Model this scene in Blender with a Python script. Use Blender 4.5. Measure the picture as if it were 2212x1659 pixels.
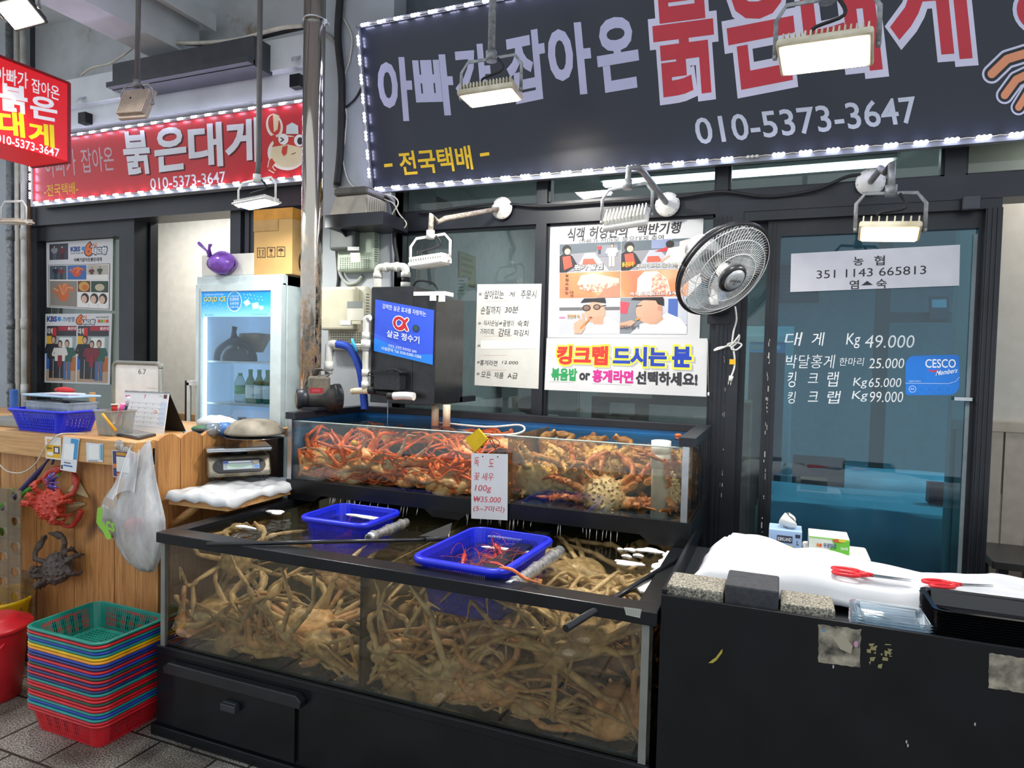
import bpy, bmesh, math, random
import numpy as np
from mathutils import Vector as V, Matrix as M, Euler, noise
from math import pi, sin, cos, radians as rad
random.seed(7)
S = bpy.context.scene
COL = S.collection
for o in list(bpy.data.objects): bpy.data.objects.remove(o)

# ---------------------------------------------------------------- camera, sky, lights, exposure
IW, IH, FPX = 2212, 1659, 1453.0
YAW, PIT, ROL = 0.383141, -0.037426, 0.023676
CAMP = V((0, 0, 1.6))
_f = V((-sin(YAW)*cos(PIT), cos(YAW)*cos(PIT), sin(PIT))); _r = V((cos(YAW), sin(YAW), 0)); _u = _r.cross(_f)
CR = cos(ROL)*_r + sin(ROL)*_u; CU = -sin(ROL)*_r + cos(ROL)*_u; CF = _f
cd = bpy.data.cameras.new('camera'); cd.sensor_width = 36; cd.lens = 36*FPX/IW; cd.clip_start = 0.02
cam = bpy.data.objects.new('camera', cd); COL.objects.link(cam)
cam.matrix_world = M(((CR.x, CU.x, -CF.x, 0), (CR.y, CU.y, -CF.y, 0), (CR.z, CU.z, -CF.z, 1.6), (0, 0, 0, 1)))
S.camera = cam
W = bpy.data.worlds.new('sky'); S.world = W; W.use_nodes = True
bg = W.node_tree.nodes['Background']; bg.inputs[0].default_value = (0.86, 0.93, 1.0, 1); bg.inputs[1].default_value = 0.88
S.view_settings.view_transform = 'Standard'; S.view_settings.look = 'None'
S.view_settings.exposure = 0.35; S.view_settings.gamma = 1; S.view_settings.use_curve_mapping = False
S.cycles.max_bounces = 8; S.cycles.transparent_max_bounces = 24; S.cycles.volume_bounces = 0
S.cycles.caustics_reflective = False; S.cycles.caustics_refractive = False
S.cycles.sample_clamp_indirect = 4
INSIDE = [('shop_ceiling_light', (-.7, 5.4, 2.78), (-.7, 5.4, 0), 2.2, .5, 18, (.93, .98, 1)), ('shop_ceiling_light', (2.2, 5.6, 2.78), (2.2, 5.6, 0), 1.2, .5, 60, (.93, .98, 1)), ('left_shop_fill_light', (-5., 4.75, 3.1), (-5., 4.9, 0), 2.4, .4, 60, (1, .97, .92)), ('entrance_fill_light', (1.7, 3.95, 2.8), (1.7, 4.1, 0), 1.0, .2, 12, (1, .97, .93))]  # left shop and entrance lights are added fill to brighten the beige walls
def arealight(name, loc, aim, sx, sy, power, col=(1, 1, 1)):
    l = bpy.data.lights.new(name, 'AREA'); l.shape = 'RECTANGLE'; l.size = sx; l.size_y = sy; l.energy = power; l.color = col
    o = bpy.data.objects.new(name, l); COL.objects.link(o); o.location = loc
    o.rotation_euler = (V(aim)-V(loc)).to_track_quat('-Z', 'Y').to_euler(); return o

for l_ in INSIDE: arealight(*l_)
# ---------------------------------------------------------------- pixel rays onto real planes
def ray(px, py): return CF + CR*((px-IW/2)/FPX) - CU*((py-IH/2)/FPX)
class Pl:
    """a real plane: point, normal (towards the street)"""
    def __init__(s, p, n): s.p = V(p); s.n = V(n).normalized()
    def __call__(s, px, py):
        d = ray(px, py); return CAMP + d*((s.p-CAMP).dot(s.n)/d.dot(s.n))
def pX(x): return Pl((x, 0, 0), (1, 0, 0))
def pY(y): return Pl((0, y, 0), (0, -1, 0))
def pZ(z): return Pl((0, 0, z), (0, 0, 1))
def aX(px, py, x): return pX(x)(px, py)
def aY(px, py, y): return pY(y)(px, py)
def aZ(px, py, z): return pZ(z)(px, py)
class Quad:
    """a flat rectangle-like sheet with four corners; (u, v) run left to right and top to bottom"""
    def __init__(s, tl, tr, br, bl):
        s.c = [V(tl), V(tr), V(br), V(bl)]; s.n = (s.c[3]-s.c[0]).cross(s.c[1]-s.c[0]).normalized()
    def __call__(s, u, v):
        a, b, c, d = s.c; return (a*(1-u)+b*u)*(1-v) + (d*(1-u)+c*u)*v
def quad_px(pl, tl, tr, br, bl): return Quad(pl(*tl), pl(*tr), pl(*br), pl(*bl))

# ---------------------------------------------------------------- materials
def lin(h):
    h = h.lstrip('#'); c = [int(h[i:i+2], 16)/255 for i in (0, 2, 4)]
    return tuple([x/12.92 if x <= .04045 else ((x+.055)/1.055)**2.4 for x in c]+[1])
class NT:
    def __init__(s, name):
        s.m = bpy.data.materials.new(name); s.m.use_nodes = True; s.t = s.m.node_tree
        s.b = s.t.nodes['Principled BSDF']; s.out = s.t.nodes['Material Output']
    def n(s, typ, **kw):
        x = s.t.nodes.new('ShaderNode'+typ)
        for k, v in kw.items():
            if k.startswith('i_'):
                key = k[2:]; key = int(key) if key.isdigit() else key.replace('_', ' ')
                if isinstance(v, bpy.types.NodeSocket): s.t.links.new(v, x.inputs[key])
                else: x.inputs[key].default_value = v
            else: setattr(x, k, v)
        return x
    def l(s, a, b): s.t.links.new(a, b)
    def set(s, **kw):
        for k, v in kw.items():
            k = k.replace('_', ' ')
            if isinstance(v, bpy.types.NodeSocket): s.l(v, s.b.inputs[k])
            else: s.b.inputs[k].default_value = v
    def ramp(s, fac, stops, interp='LINEAR'):
        r = s.n('ValToRGB', i_Fac=fac); r.color_ramp.interpolation = interp; e = r.color_ramp.elements
        while len(e) < len(stops): e.new(.5)
        for k, (p, c) in enumerate(stops): e[k].position = p; e[k].color = lin(c) if isinstance(c, str) else c
        return r.outputs[0]
    def noise(s, scale, detail=3, vec=None, rough=.5, dist=0):
        k = s.n('TexNoise'); k.inputs['Scale'].default_value = scale; k.inputs['Detail'].default_value = detail
        k.inputs['Roughness'].default_value = rough; k.inputs['Distortion'].default_value = dist
        s.l(vec if vec else s.obj(), k.inputs['Vector']); return k.outputs[0]
    def obj(s):
        if not hasattr(s, '_o'): s._o = s.n('TexCoord').outputs['Object']
        return s._o
    def mapv(s, scale, rot=(0, 0, 0), loc=(0, 0, 0)):
        k = s.n('Mapping'); k.inputs['Scale'].default_value = scale; k.inputs['Rotation'].default_value = rot; k.inputs['Location'].default_value = loc
        s.l(s.obj(), k.inputs[0]); return k.outputs[0]
    def mix(s, fac, a, b, mode='MIX'):
        k = s.n('Mix'); k.data_type = 'RGBA'; k.blend_type = mode
        for i, v in ((0, fac), (6, a), (7, b)):
            if isinstance(v, bpy.types.NodeSocket): s.l(v, k.inputs[i])
            else: k.inputs[i].default_value = lin(v) if isinstance(v, str) else v
        return k.outputs[2]
    def bump(s, h, st=.3, dist=.002):
        k = s.n('Bump', i_Strength=st, i_Distance=dist, i_Height=h); s.l(k.outputs[0], s.b.inputs['Normal']); return k
def mat(name, col, r=.5, m=0., var=.08, sc=14., bump=0., bsc=70., spec=.5, coat=0., emit=0., ecol=None, sub=0., dark=None):
    t = NT(name); nz = t.noise(sc, 4)
    a = lin(col); lo = tuple([c*(1-var*1.6) for c in a[:3]]+[1]); hi = tuple([min(1, c*(1+var*1.2)) for c in a[:3]]+[1])
    if dark: lo = lin(dark)
    t.set(Base_Color=t.ramp(nz, [(.3, lo), (.7, hi)]), Roughness=r, Metallic=m)
    t.b.inputs['Specular IOR Level'].default_value = spec; t.b.inputs['Coat Weight'].default_value = coat
    if emit: t.set(Emission_Color=lin(ecol or col), Emission_Strength=emit)
    if sub: t.b.inputs['Subsurface Weight'].default_value = sub; t.b.inputs['Subsurface Scale'].default_value = .01
    if bump: t.bump(t.noise(bsc, 4), bump)
    return t.m
_ink = {}
def ink(h, r=.55, emit=0.):
    k = (h, r, emit)
    if k not in _ink: _ink[k] = mat('ink '+h.strip('#'), h, r, var=.04, sc=6, emit=emit)
    return _ink[k]
def see_glass(name, tint='#ffffff', fac=.06, rough=.02, haze=0., hazecol='#ffffff', fmul=1.0):
    """thin pane: light passes straight through, tinted, with a mirror-like gloss and a little dust"""
    t = NT(name); t.t.nodes.remove(t.b)
    tr = t.n('BsdfTransparent'); tr.inputs[0].default_value = lin(tint)
    gl = t.n('BsdfGlossy'); gl.inputs['Roughness'].default_value = rough
    fr = t.n('LayerWeight'); fr.inputs[0].default_value = .18
    mr = t.n('MapRange', i_Value=fr.outputs['Fresnel'], i_3=fac, i_4=min(1, fac+.75*fmul))
    mx = t.n('MixShader', i_0=mr.outputs[0], i_1=tr.outputs[0], i_2=gl.outputs[0]); o = mx
    if haze:
        df = t.n('BsdfDiffuse'); df.inputs[0].default_value = lin(hazecol)
        nz = t.n('MapRange', i_Value=t.noise(9, 6, t.mapv((1, 1, .35)), .65), i_1=.35, i_2=.8, i_3=haze*.3, i_4=haze)
        o = t.n('MixShader', i_0=nz.outputs[0], i_1=mx.outputs[0], i_2=df.outputs[0])
    t.l(o.outputs[0], t.out.inputs[0]); return t.m

# ---------------------------------------------------------------- mesh builder
class MB:
    def __init__(s): s.v = []; s.f = []; s.m = []; s.s = []
    def add(s, vs, fs, mi=0, sm=False):
        b = len(s.v); s.v += [tuple(x) for x in vs]
        for f in fs: s.f.append([b+i for i in f]); s.m.append(mi); s.s.append(sm)
        return s
    def bx(s, x0, x1, y0, y1, z0, z1, mi=0, T=None):
        vs = [V((x, y, z)) for x in (x0, x1) for y in (y0, y1) for z in (z0, z1)]
        if T is not None: vs = [T @ p for p in vs]
        return s.add(vs, [(0, 1, 3, 2), (4, 6, 7, 5), (0, 4, 5, 1), (2, 3, 7, 6), (0, 2, 6, 4), (1, 5, 7, 3)], mi)
    def box(s, c, d, mi=0, rz=0., T=None):
        X = M.Translation(V(c)) @ M.Rotation(rz, 4, 'Z')
        if T is not None: X = T @ X
        return s.bx(-d[0]/2, d[0]/2, -d[1]/2, d[1]/2, -d[2]/2, d[2]/2, mi, X)
    def tube(s, pts, r, n=8, mi=0, flat=1., up=None):
        pts = [V(p) for p in pts]; k = len(pts); rs = r if isinstance(r, (list, tuple)) else [r]*k
        vs = []; prev = None
        for i in range(k):
            d = (pts[min(i+1, k-1)]-pts[max(i-1, 0)])
            d = d.normalized() if d.length > 1e-9 else V((0, 0, 1))
            if prev is None:
                a = up if up else (V((0, 0, 1)) if abs(d.z) < .9 else V((1, 0, 0)))
            else: a = prev
            x = a.cross(d)
            if x.length < 1e-6: x = V((1, 0, 0)).cross(d)
            x.normalize(); y = d.cross(x).normalized(); prev = y
            for j in range(n):
                t = 2*pi*j/n; vs.append(pts[i]+x*(cos(t)*rs[i])+y*(sin(t)*rs[i]*flat))
        fs = [(i*n+j, i*n+(j+1) % n, (i+1)*n+(j+1) % n, (i+1)*n+j) for i in range(k-1) for j in range(n)]
        s.add(vs, fs, mi, True); b = len(s.v)-len(vs)
        s.f.append([b+j for j in range(n)][::-1]); s.f.append([b+(k-1)*n+j for j in range(n)]); s.m += [mi, mi]; s.s += [False, False]
        return s
    def cyl(s, a, b, r, r2=None, n=20, mi=0): return s.tube([a, b], [r, r if r2 is None else r2], n, mi)
    def lathe(s, prof, n=24, T=None, mi=0, sx=1., sy=1., sm=True):
        T = T if T is not None else M(); vs = []; k = len(prof)
        for r, z in prof:
            for j in range(n): t = 2*pi*j/n; vs.append(T @ V((r*cos(t)*sx, r*sin(t)*sy, z)))
        fs = [(i*n+j, i*n+(j+1) % n, (i+1)*n+(j+1) % n, (i+1)*n+j) for i in range(k-1) for j in range(n)]
        if prof[0][0] > 1e-6: fs.append(list(range(n))[::-1])
        if prof[-1][0] > 1e-6: fs.append([(k-1)*n+j for j in range(n)])
        return s.add(vs, fs, mi, sm)
    def ell(s, c, r, n=14, k=8, mi=0, T=None):
        X = M.Translation(V(c)) if T is None else M.Translation(V(c)) @ T
        return s.lathe([(sin(pi*i/k) if 0 < i < k else 1e-7, -cos(pi*i/k)) for i in range(k+1)], n, X @ M.Diagonal((r[0], r[1], r[2], 1)), mi)
    def poly(s, pts, mi=0): return s.add(pts, [list(range(len(pts)))], mi)
    def prism(s, pts, vec, mi=0):
        n = len(pts); pts = [V(p) for p in pts]; vec = V(vec)
        return s.add(pts+[p+vec for p in pts], [list(range(n))[::-1], [n+i for i in range(n)]]+[(i, (i+1) % n, n+(i+1) % n, n+i) for i in range(n)], mi)
    def grid(s, fn, nu, nv, mi=0, sm=True, keep=None):
        vs = [fn(i/nu, j/nv) for j in range(nv+1) for i in range(nu+1)]
        fs = [(j*(nu+1)+i, j*(nu+1)+i+1, (j+1)*(nu+1)+i+1, (j+1)*(nu+1)+i) for j in range(nv) for i in range(nu) if keep is None or keep(i, j)]
        return s.add(vs, fs, mi, sm)
    def mesh(s, name, mats=()):
        me = bpy.data.meshes.new(name); me.from_pydata(s.v, [], s.f)
        for m_ in (mats if isinstance(mats, (list, tuple)) else [mats]): me.materials.append(m_)
        me.polygons.foreach_set('material_index', s.m); me.polygons.foreach_set('use_smooth', s.s); me.update(); return me
    def build(s, name, mats, parent=None, bev=0., seg=2, solid=0., sub=0, smooth=False, fix=True):
        if smooth: s.s = [True]*len(s.f)
        me = s.mesh(name, mats)
        if fix:
            bm = bmesh.new(); bm.from_mesh(me); bmesh.ops.recalc_face_normals(bm, faces=bm.faces); bm.to_mesh(me); bm.free()
        o = bpy.data.objects.new(name, me); COL.objects.link(o)
        if sub: k = o.modifiers.new('s', 'SUBSURF'); k.levels = k.render_levels = sub
        if solid: k = o.modifiers.new('t', 'SOLIDIFY'); k.thickness = solid; k.offset = 0
        if bev: k = o.modifiers.new('b', 'BEVEL'); k.width = bev; k.segments = seg; k.limit_method = 'ANGLE'
        if parent: attach(o, parent)
        return o
def attach(o, parent):
    o.parent = parent
    if parent.get('_w'): o.matrix_parent_inverse = M.Translation(-V(parent['_w']))
    return o
def tag(o, label=None, cat=None, group=None, kind=None):
    if label: o['label'] = label
    if cat: o['category'] = cat
    if group: o['group'] = group
    if kind: o['kind'] = kind
    return o
def thing(name, label, cat, loc=None, group=None, kind=None):
    """an Empty at the thing's base; with loc its parts are drawn in world coordinates, without it in the thing's own"""
    o = bpy.data.objects.new(name, None); COL.objects.link(o); o.empty_display_size = .05
    if loc is not None: o.location = loc; o['_w'] = tuple(loc)
    return tag(o, label, cat, group, kind)
def sub(parent_part, o):            # a sub-part: drawn in world coordinates of the same root
    o.parent = parent_part; o.matrix_parent_inverse = M(); return o
def struct(o): o['kind'] = 'structure'; return o
def dup(root, loc=None, rot=None, label=None, group=None, mats=None):
    def cp(o, par):
        c = o.copy(); COL.objects.link(c)
        if par: c.parent = par
        for k in o.children: cp(k, c)
        return c
    r = cp(root, None)
    if loc is not None: r.location = loc
    if rot is not None: r.rotation_euler = rot
    if label: r['label'] = label
    if group: r['group'] = group
    return r
def recolour(o, i, m_):
    o.material_slots[i].link = 'OBJECT'; o.material_slots[i].material = m_
def smooth_path(pts, k=6):
    """Catmull-Rom through points"""
    p = [V(q) for q in pts]; out = []
    for i in range(len(p)-1):
        a = p[max(i-1, 0)]; b = p[i]; c = p[i+1]; d = p[min(i+2, len(p)-1)]
        for j in range(k):
            t = j/k; out.append(.5*((2*b)+(c-a)*t+(2*a-5*b+4*c-d)*t*t+(3*b-a-3*c+d)*t**3))
    return out+[p[-1]]

# ---------------------------------------------------------------- lettering and print
_tc = {}
def text_mesh(s_, off=0., shear=0.):
    k = (s_, off, shear)
    if k in _tc: return _tc[k]
    c = bpy.data.curves.new('t', 'FONT'); c.body = s_; c.shear = shear; c.resolution_u = 3
    if off >= .02: c.bevel_depth = off; c.bevel_resolution = 2   # rounded, bold strokes
    else: c.offset = off
    o = bpy.data.objects.new('t', c); COL.objects.link(o)
    dg = bpy.context.evaluated_depsgraph_get(); me = bpy.data.meshes.new_from_object(o.evaluated_get(dg))
    vs = [(v.co.x, v.co.y, v.co.z/off*.45 if off >= .02 else 0) for v in me.vertices]; fs = [list(p.vertices) for p in me.polygons if p.center.z > -1e-7]
    bpy.data.objects.remove(o); bpy.data.curves.remove(c); bpy.data.meshes.remove(me)
    x0 = min(v[0] for v in vs)+off; x1 = max(v[0] for v in vs)-off; y0 = min(v[1] for v in vs)+off; y1 = max(v[1] for v in vs)-off
    _tc[k] = ([((x-x0)/(x1-x0), (y-y0)/(y1-y0), z) for x, y, z in vs], fs); return _tc[k]
class Art:
    """flat print on a sheet: f maps (u, v) to a point, n is the sheet's normal"""
    def __init__(s, f, n, step=.0006): s.f = f; s.n = V(n); s.k = step; s.b = MB(); s.mats = []; s.c = 0
    def mi(s, m_):
        m_ = ink(m_) if isinstance(m_, str) else m_
        if m_ not in s.mats: s.mats.append(m_)
        return s.mats.index(m_)
    def P(s, u, v, l): return s.f(u, v)+s.n*(s.k*l)
    def poly(s, pts, c, l=1):
        s.c += 1; l += (s.c % 24)*.02     # no two prints lie in exactly one plane
        s.b.poly([s.P(u, v, l) for u, v in pts], s.mi(c)); return s
    def rect(s, u0, v0, u1, v1, c, l=1): return s.poly([(u0, v0), (u1, v0), (u1, v1), (u0, v1)], c, l)
    def ell(s, u, v, ru, rv, c, l=1, n=24, a=0.):
        return s.poly([(u+ru*cos(2*pi*i/n)*cos(a)-rv*sin(2*pi*i/n)*sin(a), v+ru*cos(2*pi*i/n)*sin(a)+rv*sin(2*pi*i/n)*cos(a)) for i in range(n)], c, l)
    def line(s, pts, w, c, l=1, asp=1., rnd=False):
        """a stroke of width w (in v units), asp = how many u units equal one v unit"""
        if rnd:
            for u, v in pts: s.ell(u, v, w/2*asp, w/2, c, l, 14)
        for (a, b), (c2, d) in zip(pts, pts[1:]):
            dx, dy = (c2-a)/asp, d-b; L = math.hypot(dx, dy) or 1; nx, ny = -dy/L*w/2*asp, dx/L*w/2
            s.poly([(a+nx, b+ny), (c2+nx, d+ny), (c2-nx, d-ny), (a-nx, b-ny)], c, l)
        return s
    def text(s, t, bl, br, tl, c, off=0., l=1, shear=0.):
        vs, fs = text_mesh(t, off, shear)
        s.b.add([s.P(bl[0]+(br[0]-bl[0])*x+(tl[0]-bl[0])*y, bl[1]+(br[1]-bl[1])*x+(tl[1]-bl[1])*y, l+z) for x, y, z in vs], fs, s.mi(c)); return s
    def tbox(s, t, u0, v0, u1, v1, c, off=0., l=1, shear=0.): return s.text(t, (u0, v1), (u1, v1), (u0, v0), c, off, l, shear)
    def build(s, name, parent=None):
        o = s.b.build(name, s.mats, None, fix=False)
        if parent: attach(o, parent)
        return o
def sheet(q, thick, name, m_, parent=None):
    """a thin solid board on the four corners of a Quad"""
    b = MB(); b.prism([q(0, 0), q(1, 0), q(1, 1), q(0, 1)], -q.n*thick); return b.build(name, m_, parent)

# shared materials
PVC = mat('white pvc', '#dcdcd6', .35, var=.06, dark='#bdbcae', sc=9)
BLACKP = mat('black acrylic board', '#101216', .3, var=.25, sc=5, bump=.03, bsc=30, spec=.35)
BLACKM = mat('black frame aluminium', '#23262d', .38, m=.2, var=.15, sc=7)
STEEL = mat('stainless steel', '#b9bcbe', .22, m=1., var=.1)
ALU = mat('brushed aluminium', '#9a9c9e', .4, m=.8, var=.15)
GALV = mat('galvanised pipe', '#8d9092', .5, m=.55, var=.25, sc=40)
WHITEM = mat('white enamel', '#dcdcd8', .45, var=.08)
CREAMM = mat('cream lamp housing', '#cfc8b4', .5, var=.1, dark='#a9a085')
PAPER = mat('white paper', '#d6d7d8', .7, var=.03, sc=4)
BLACKR = mat('black rubber cable', '#17181a', .6, var=.2)
CABLEW = mat('white cable', '#cfcabb', .5, var=.12)
LAMPLIT = mat('lit lamp panel', '#fff6e6', .4, var=.01, emit=38., ecol='#fff4e2')
LAMPLITC = mat('lit cool lamp panel', '#f4fff8', .4, var=.01, emit=22., ecol='#eafff6')
LEDM = mat('white led', '#ffffff', .4, var=.01, emit=60., ecol='#d8d8ff')
LAMPOFF = mat('unlit lamp panel', '#d8d6cc', .35, var=.05)
BLUEP = mat('blue plastic', '#1d2bd0', .32, var=.1, sc=9, spec=.5)
WHITEP = mat('white plastic', '#e4e4e0', .35, var=.05)
CLEARP = see_glass('clear plastic', '#f2f6f8', .06, .08, haze=.14, hazecol='#dfe8ee')
# ================================================================ the setting
YW = 3.553          # plane of the crab shop's glass front
YL = 3.85           # plane of the neighbouring shop front
def wx(px, py): return aY(px, py, YW).x
# floor: grey granite pavers
t = NT('granite pavers'); o_ = t.mapv((1, 1, 1), (0, 0, 0.0), (0.06, 0.12, 0))
br = t.n('TexBrick', i_Vector=o_, i_Scale=1.0, offset=0.5); br.inputs['Brick Width'].default_value = .30; br.inputs['Row Height'].default_value = .30
br.inputs['Mortar Size'].default_value = .006; br.inputs['Color1'].default_value = (1, 1, 1, 1); br.inputs['Color2'].default_value = (.78, .78, .78, 1); br.inputs['Mortar'].default_value = (.1, .1, .1, 1)
sp = t.ramp(t.noise(160, 2), [(.38, '#57534d'), (.5, '#9a958c'), (.62, '#c6c1b6')])
st = t.ramp(t.noise(3, 5), [(.3, '#8f8b84'), (.7, '#ffffff')])
t.set(Base_Color=t.mix(1., t.mix(1., sp, st, 'MULTIPLY'), br.outputs['Color'], 'MULTIPLY'), Roughness=.45); t.bump(br.outputs['Fac'], -.4, .003)
struct(MB().bx(-9, 5, -4, 9, -.1, 0).build('floor', t.m))
FRAME = mat('charcoal window frame', '#22252b', .35, m=.15, var=.2, sc=6)
WALLG = mat('grey painted render', '#a3a8ad', .7, var=.05, sc=4, bump=.04)
DARKW = mat('dark fascia panel', '#4a5058', .45, var=.15)
INW = mat('pale interior wall', '#cdd6da', .8, var=.05)
BEIGE = mat('beige wallpaper', '#c9c3b8', .85, var=.04, bump=.05, bsc=300)
WAINS = mat('beige wainscot', '#b5a797', .6, var=.08)
GLASSW = see_glass('window glass', '#c6cfcd', .05, .02, haze=.05, hazecol='#c4cacb')
GLASST = see_glass('blue tinted door glass', '#84bccd', .07, .02, haze=.03, hazecol='#bcd3dc')
GLASSF = see_glass('faint clear glass', '#eef4f2', .04, .02)

# --- crab shop front: frame members split per window and door
xA0, xA1 = wx(868, 650), wx(1160, 650); xB0, xB1 = wx(1182, 650), wx(1541, 650)
xD0 = wx(1586, 700); xS0, xS1 = wx(1612, 700), wx(1652, 700); xG0 = wx(1680, 700); xG1 = wx(2090, 700); xP0, xP1 = wx(2114, 600), wx(2150, 600)
ZS, ZT = 1.275, 2.345     # sill top, lower glass top
def window(n, x0, x1, z0, z1, ox0, ox1, oz0, oz1, glass=GLASSW, fr=FRAME, y=YW, name='window'):
    f = MB()
    f.bx(ox0, x0, y-.045, y+.06, oz0, oz1); f.bx(x1, ox1, y-.045, y+.06, oz0, oz1)
    f.bx(x0, x1, y-.045, y+.06, oz0, z0); f.bx(x0, x1, y-.045, y+.06, z1, oz1)
    for a, b, c, d in ((x0, x0+.012, z0, z1), (x1-.012, x1, z0, z1), (x0, x1, z0, z0+.012), (x0, x1, z1-.012, z1)): f.bx(a, b, y-.02, y+.03, c, d)
    o = f.build('%s_%d' % (name, n), fr); struct(o)
    g = MB().bx(x0, x1, y, y+.006, z0, z1).build('pane', glass); g.parent = o
    return o
mAB = (xA1+xB0)/2
window(1, xA0, xA1, ZS, ZT, xA0-.05, mAB, 1.225, 2.40)
window(2, xB0, xB1, ZS, ZT, mAB, xB1+.02, 1.225, 2.40)
ZR0, ZR1 = 2.455, 2.80
window(3, xA0, xA1, ZR0, ZR1, xA0-.05, mAB, 2.40, 2.86)
window(4, xB0, xB1, ZR0, ZR1, mAB, xB1+.02, 2.40, 2.86)
xT1, xT2 = wx(2036, 380), wx(2082, 370)
window(5, xB1+.055, xT1, ZR0, ZR1, xB1+.02, (xT1+xT2)/2, 2.40, 2.86)
window(6, xT2, 1.9, ZR0, ZR1, (xT1+xT2)/2, 2.0, 2.40, 2.86)
# wall under the windows, and above behind the sign
struct(MB().bx(xA0-.05, xB1+.02, YW-.05, YW+.08, 0, 1.225).build('wall_under_windows', FRAME))
struct(MB().bx(-2.62, 3.0, YW-.02, YW+.1, 2.86, 4.3).build('wall_above_sign', DARKW))
# sliding door: fixed strip pane, moving leaf, posts, head
f = MB(); y = YW
f.bx(xB1+.02, xD0+.03, y-.06, y+.09, 0, 2.40)            # post left of the door
f.bx(xD0+.03, 2.0, y-.06, y+.09, 2.345, 2.40)
f.bx(xD0+.03, xP1, y-.055, y+.08, 2.30, 2.345)
f.bx(xP0, xP1, y-.07, y+.09, 0, 2.30)
for k in range(3): f.bx(xB1+.03+.02*k, xB1+.036+.02*k, y-.066, y-.06, 0, 2.33); f.bx(xP0+.006+.018*k, xP0+.012+.018*k, y-.076, y-.07, 0, 2.3)
door = struct(f.build('door_1', FRAME))
f = MB().bx(xD0+.03, xS0, y+.035, y+.075, 0, 2.3).bx(xS0, xS1, y+.035, y+.075, 2.22, 2.3).bx(xS0, xS1, y+.035, y+.075, 0, .12)
o = f.build('fixed_frame', FRAME); o.parent = door
o = MB().bx(xS0, xG0, y+.05, y+.056, .12, 2.22).build('fixed_pane', see_glass('pale door glass', '#a9c9cd', .06, .02, haze=.08)); o.parent = door
f = MB().bx(xS1, xG0, y-.02, y+.025, 0, 2.3).bx(xG1+.02, xP0+.005, y-.02, y+.025, 0, 2.3).bx(xG0, xG1+.02, y-.02, y+.025, 2.225, 2.3).bx(xG0, xG1+.02, y-.02, y+.025, 0, .1)
for k in range(2): f.bx(xS1+.012+.018*k, xS1+.018+.018*k, y-.026, y-.02, 0, 2.3)
o = f.build('door_leaf', FRAME); o.parent = door
o = MB().bx(xG0, xG1+.02, y, y+.006, .1, 2.225).build('door_pane', GLASST); o.parent = door
o = MB().bx(xG1+.005, xG1+.05, y-.012, y-.006, .1, 2.2).build('frosted_strip', mat('frosted strip', '#7d8a90', .6, var=.1)); o.parent = door
# worn paint flecks on the posts
b = MB(); R0 = random.Random(3)
for k in range(46):
    z = R0.uniform(.75, 1.75); w = R0.uniform(.002, .005); xx = (xS1+.022 if k % 3 else xB1+.07)+R0.uniform(-.008, .008)
    b.bx(xx, xx+w, y-(.0215 if k % 3 else .0612), y-(.02 if k % 3 else .06), z, z+R0.uniform(.003, .03))
o = b.build('paint_chips', ink('#c9c9c4')); o.parent = door

# --- interior of the crab shop
struct(MB().bx(-2.3, 4.5, 9.2, 9.3, 0, 3.0).build('wall_back_inside', INW))
struct(MB().bx(-2.42, -2.3, 3.65, 9.3, 0, 3.0).build('wall_left_inside', INW))
struct(MB().bx(4.5, 4.6, 3.65, 9.3, 0, 3.0).build('wall_right_inside', BEIGE))
struct(MB().bx(-2.4, 4.6, 3.66, 9.3, 2.86, 2.95).build('ceiling_inside', mat('white ceiling panels', '#d9e0e2', .8, var=.03)))
struct(MB().bx(xP1-.0, 2.6, 4.25, 4.35, 0, 2.86).bx(xP1, 2.6, 4.235, 4.25, 0, .95).build('wall_beige_beside_door', BEIGE))
f = MB()
for k in range(14): f.bx(xP1+.02+k*.11, xP1+.12+k*.11, 4.222, 4.236, .1, 1.28)
f.bx(xP1, 2.6, 4.215, 4.24, 1.28, 1.33)
struct(f.build('wall_wainscot_beside_door', WAINS))
pa = aY(1905, 700, 6.4).x
struct(MB().bx(pa-.05, pa+.05, 6.35, 6.45, 0, 2.86).bx(pa+.05, pa+1.6, 6.37, 6.43, 1.98, 2.06).bx(pa+1.5, pa+1.6, 6.35, 6.45, 0, 2.86).build('column_partition_inside', mat('dark timber partition', '#3f3b38', .6)))
LTUBE = mat('lit ceiling tube', '#ffffff', .5, var=.01, emit=7., ecol='#eaf6ff')
def ceil_light(name, label, p0, p1, w, group=None):
    a, b = V(p0), V(p1); d = (b-a).normalized(); s_ = V((-d.y, d.x, 0))*w/2
    r = thing(name, label, 'ceiling light', ((a+b)/2)[:], group)
    MB().prism([a-s_, b-s_, b+s_, a+s_], (0, 0, .03)).build('lamp_cover', LTUBE, r)
    MB().prism([a-s_*1.3-d*.02+V((0, 0, .03)), b-s_*1.3+d*.02+V((0, 0, .03)), b+s_*1.3+d*.02+V((0, 0, .03)), a+s_*1.3-d*.02+V((0, 0, .03))], (0, 0, .025)).build('fitting', WHITEM, r)
L0, L1 = aZ(1305, 403, 2.80), aZ(1930, 350, 2.80); L1.y = L0.y
ceil_light('fluorescent_light', 'long fluorescent tube glowing behind the transom windows above the posters', L0, L1, .07)
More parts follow.
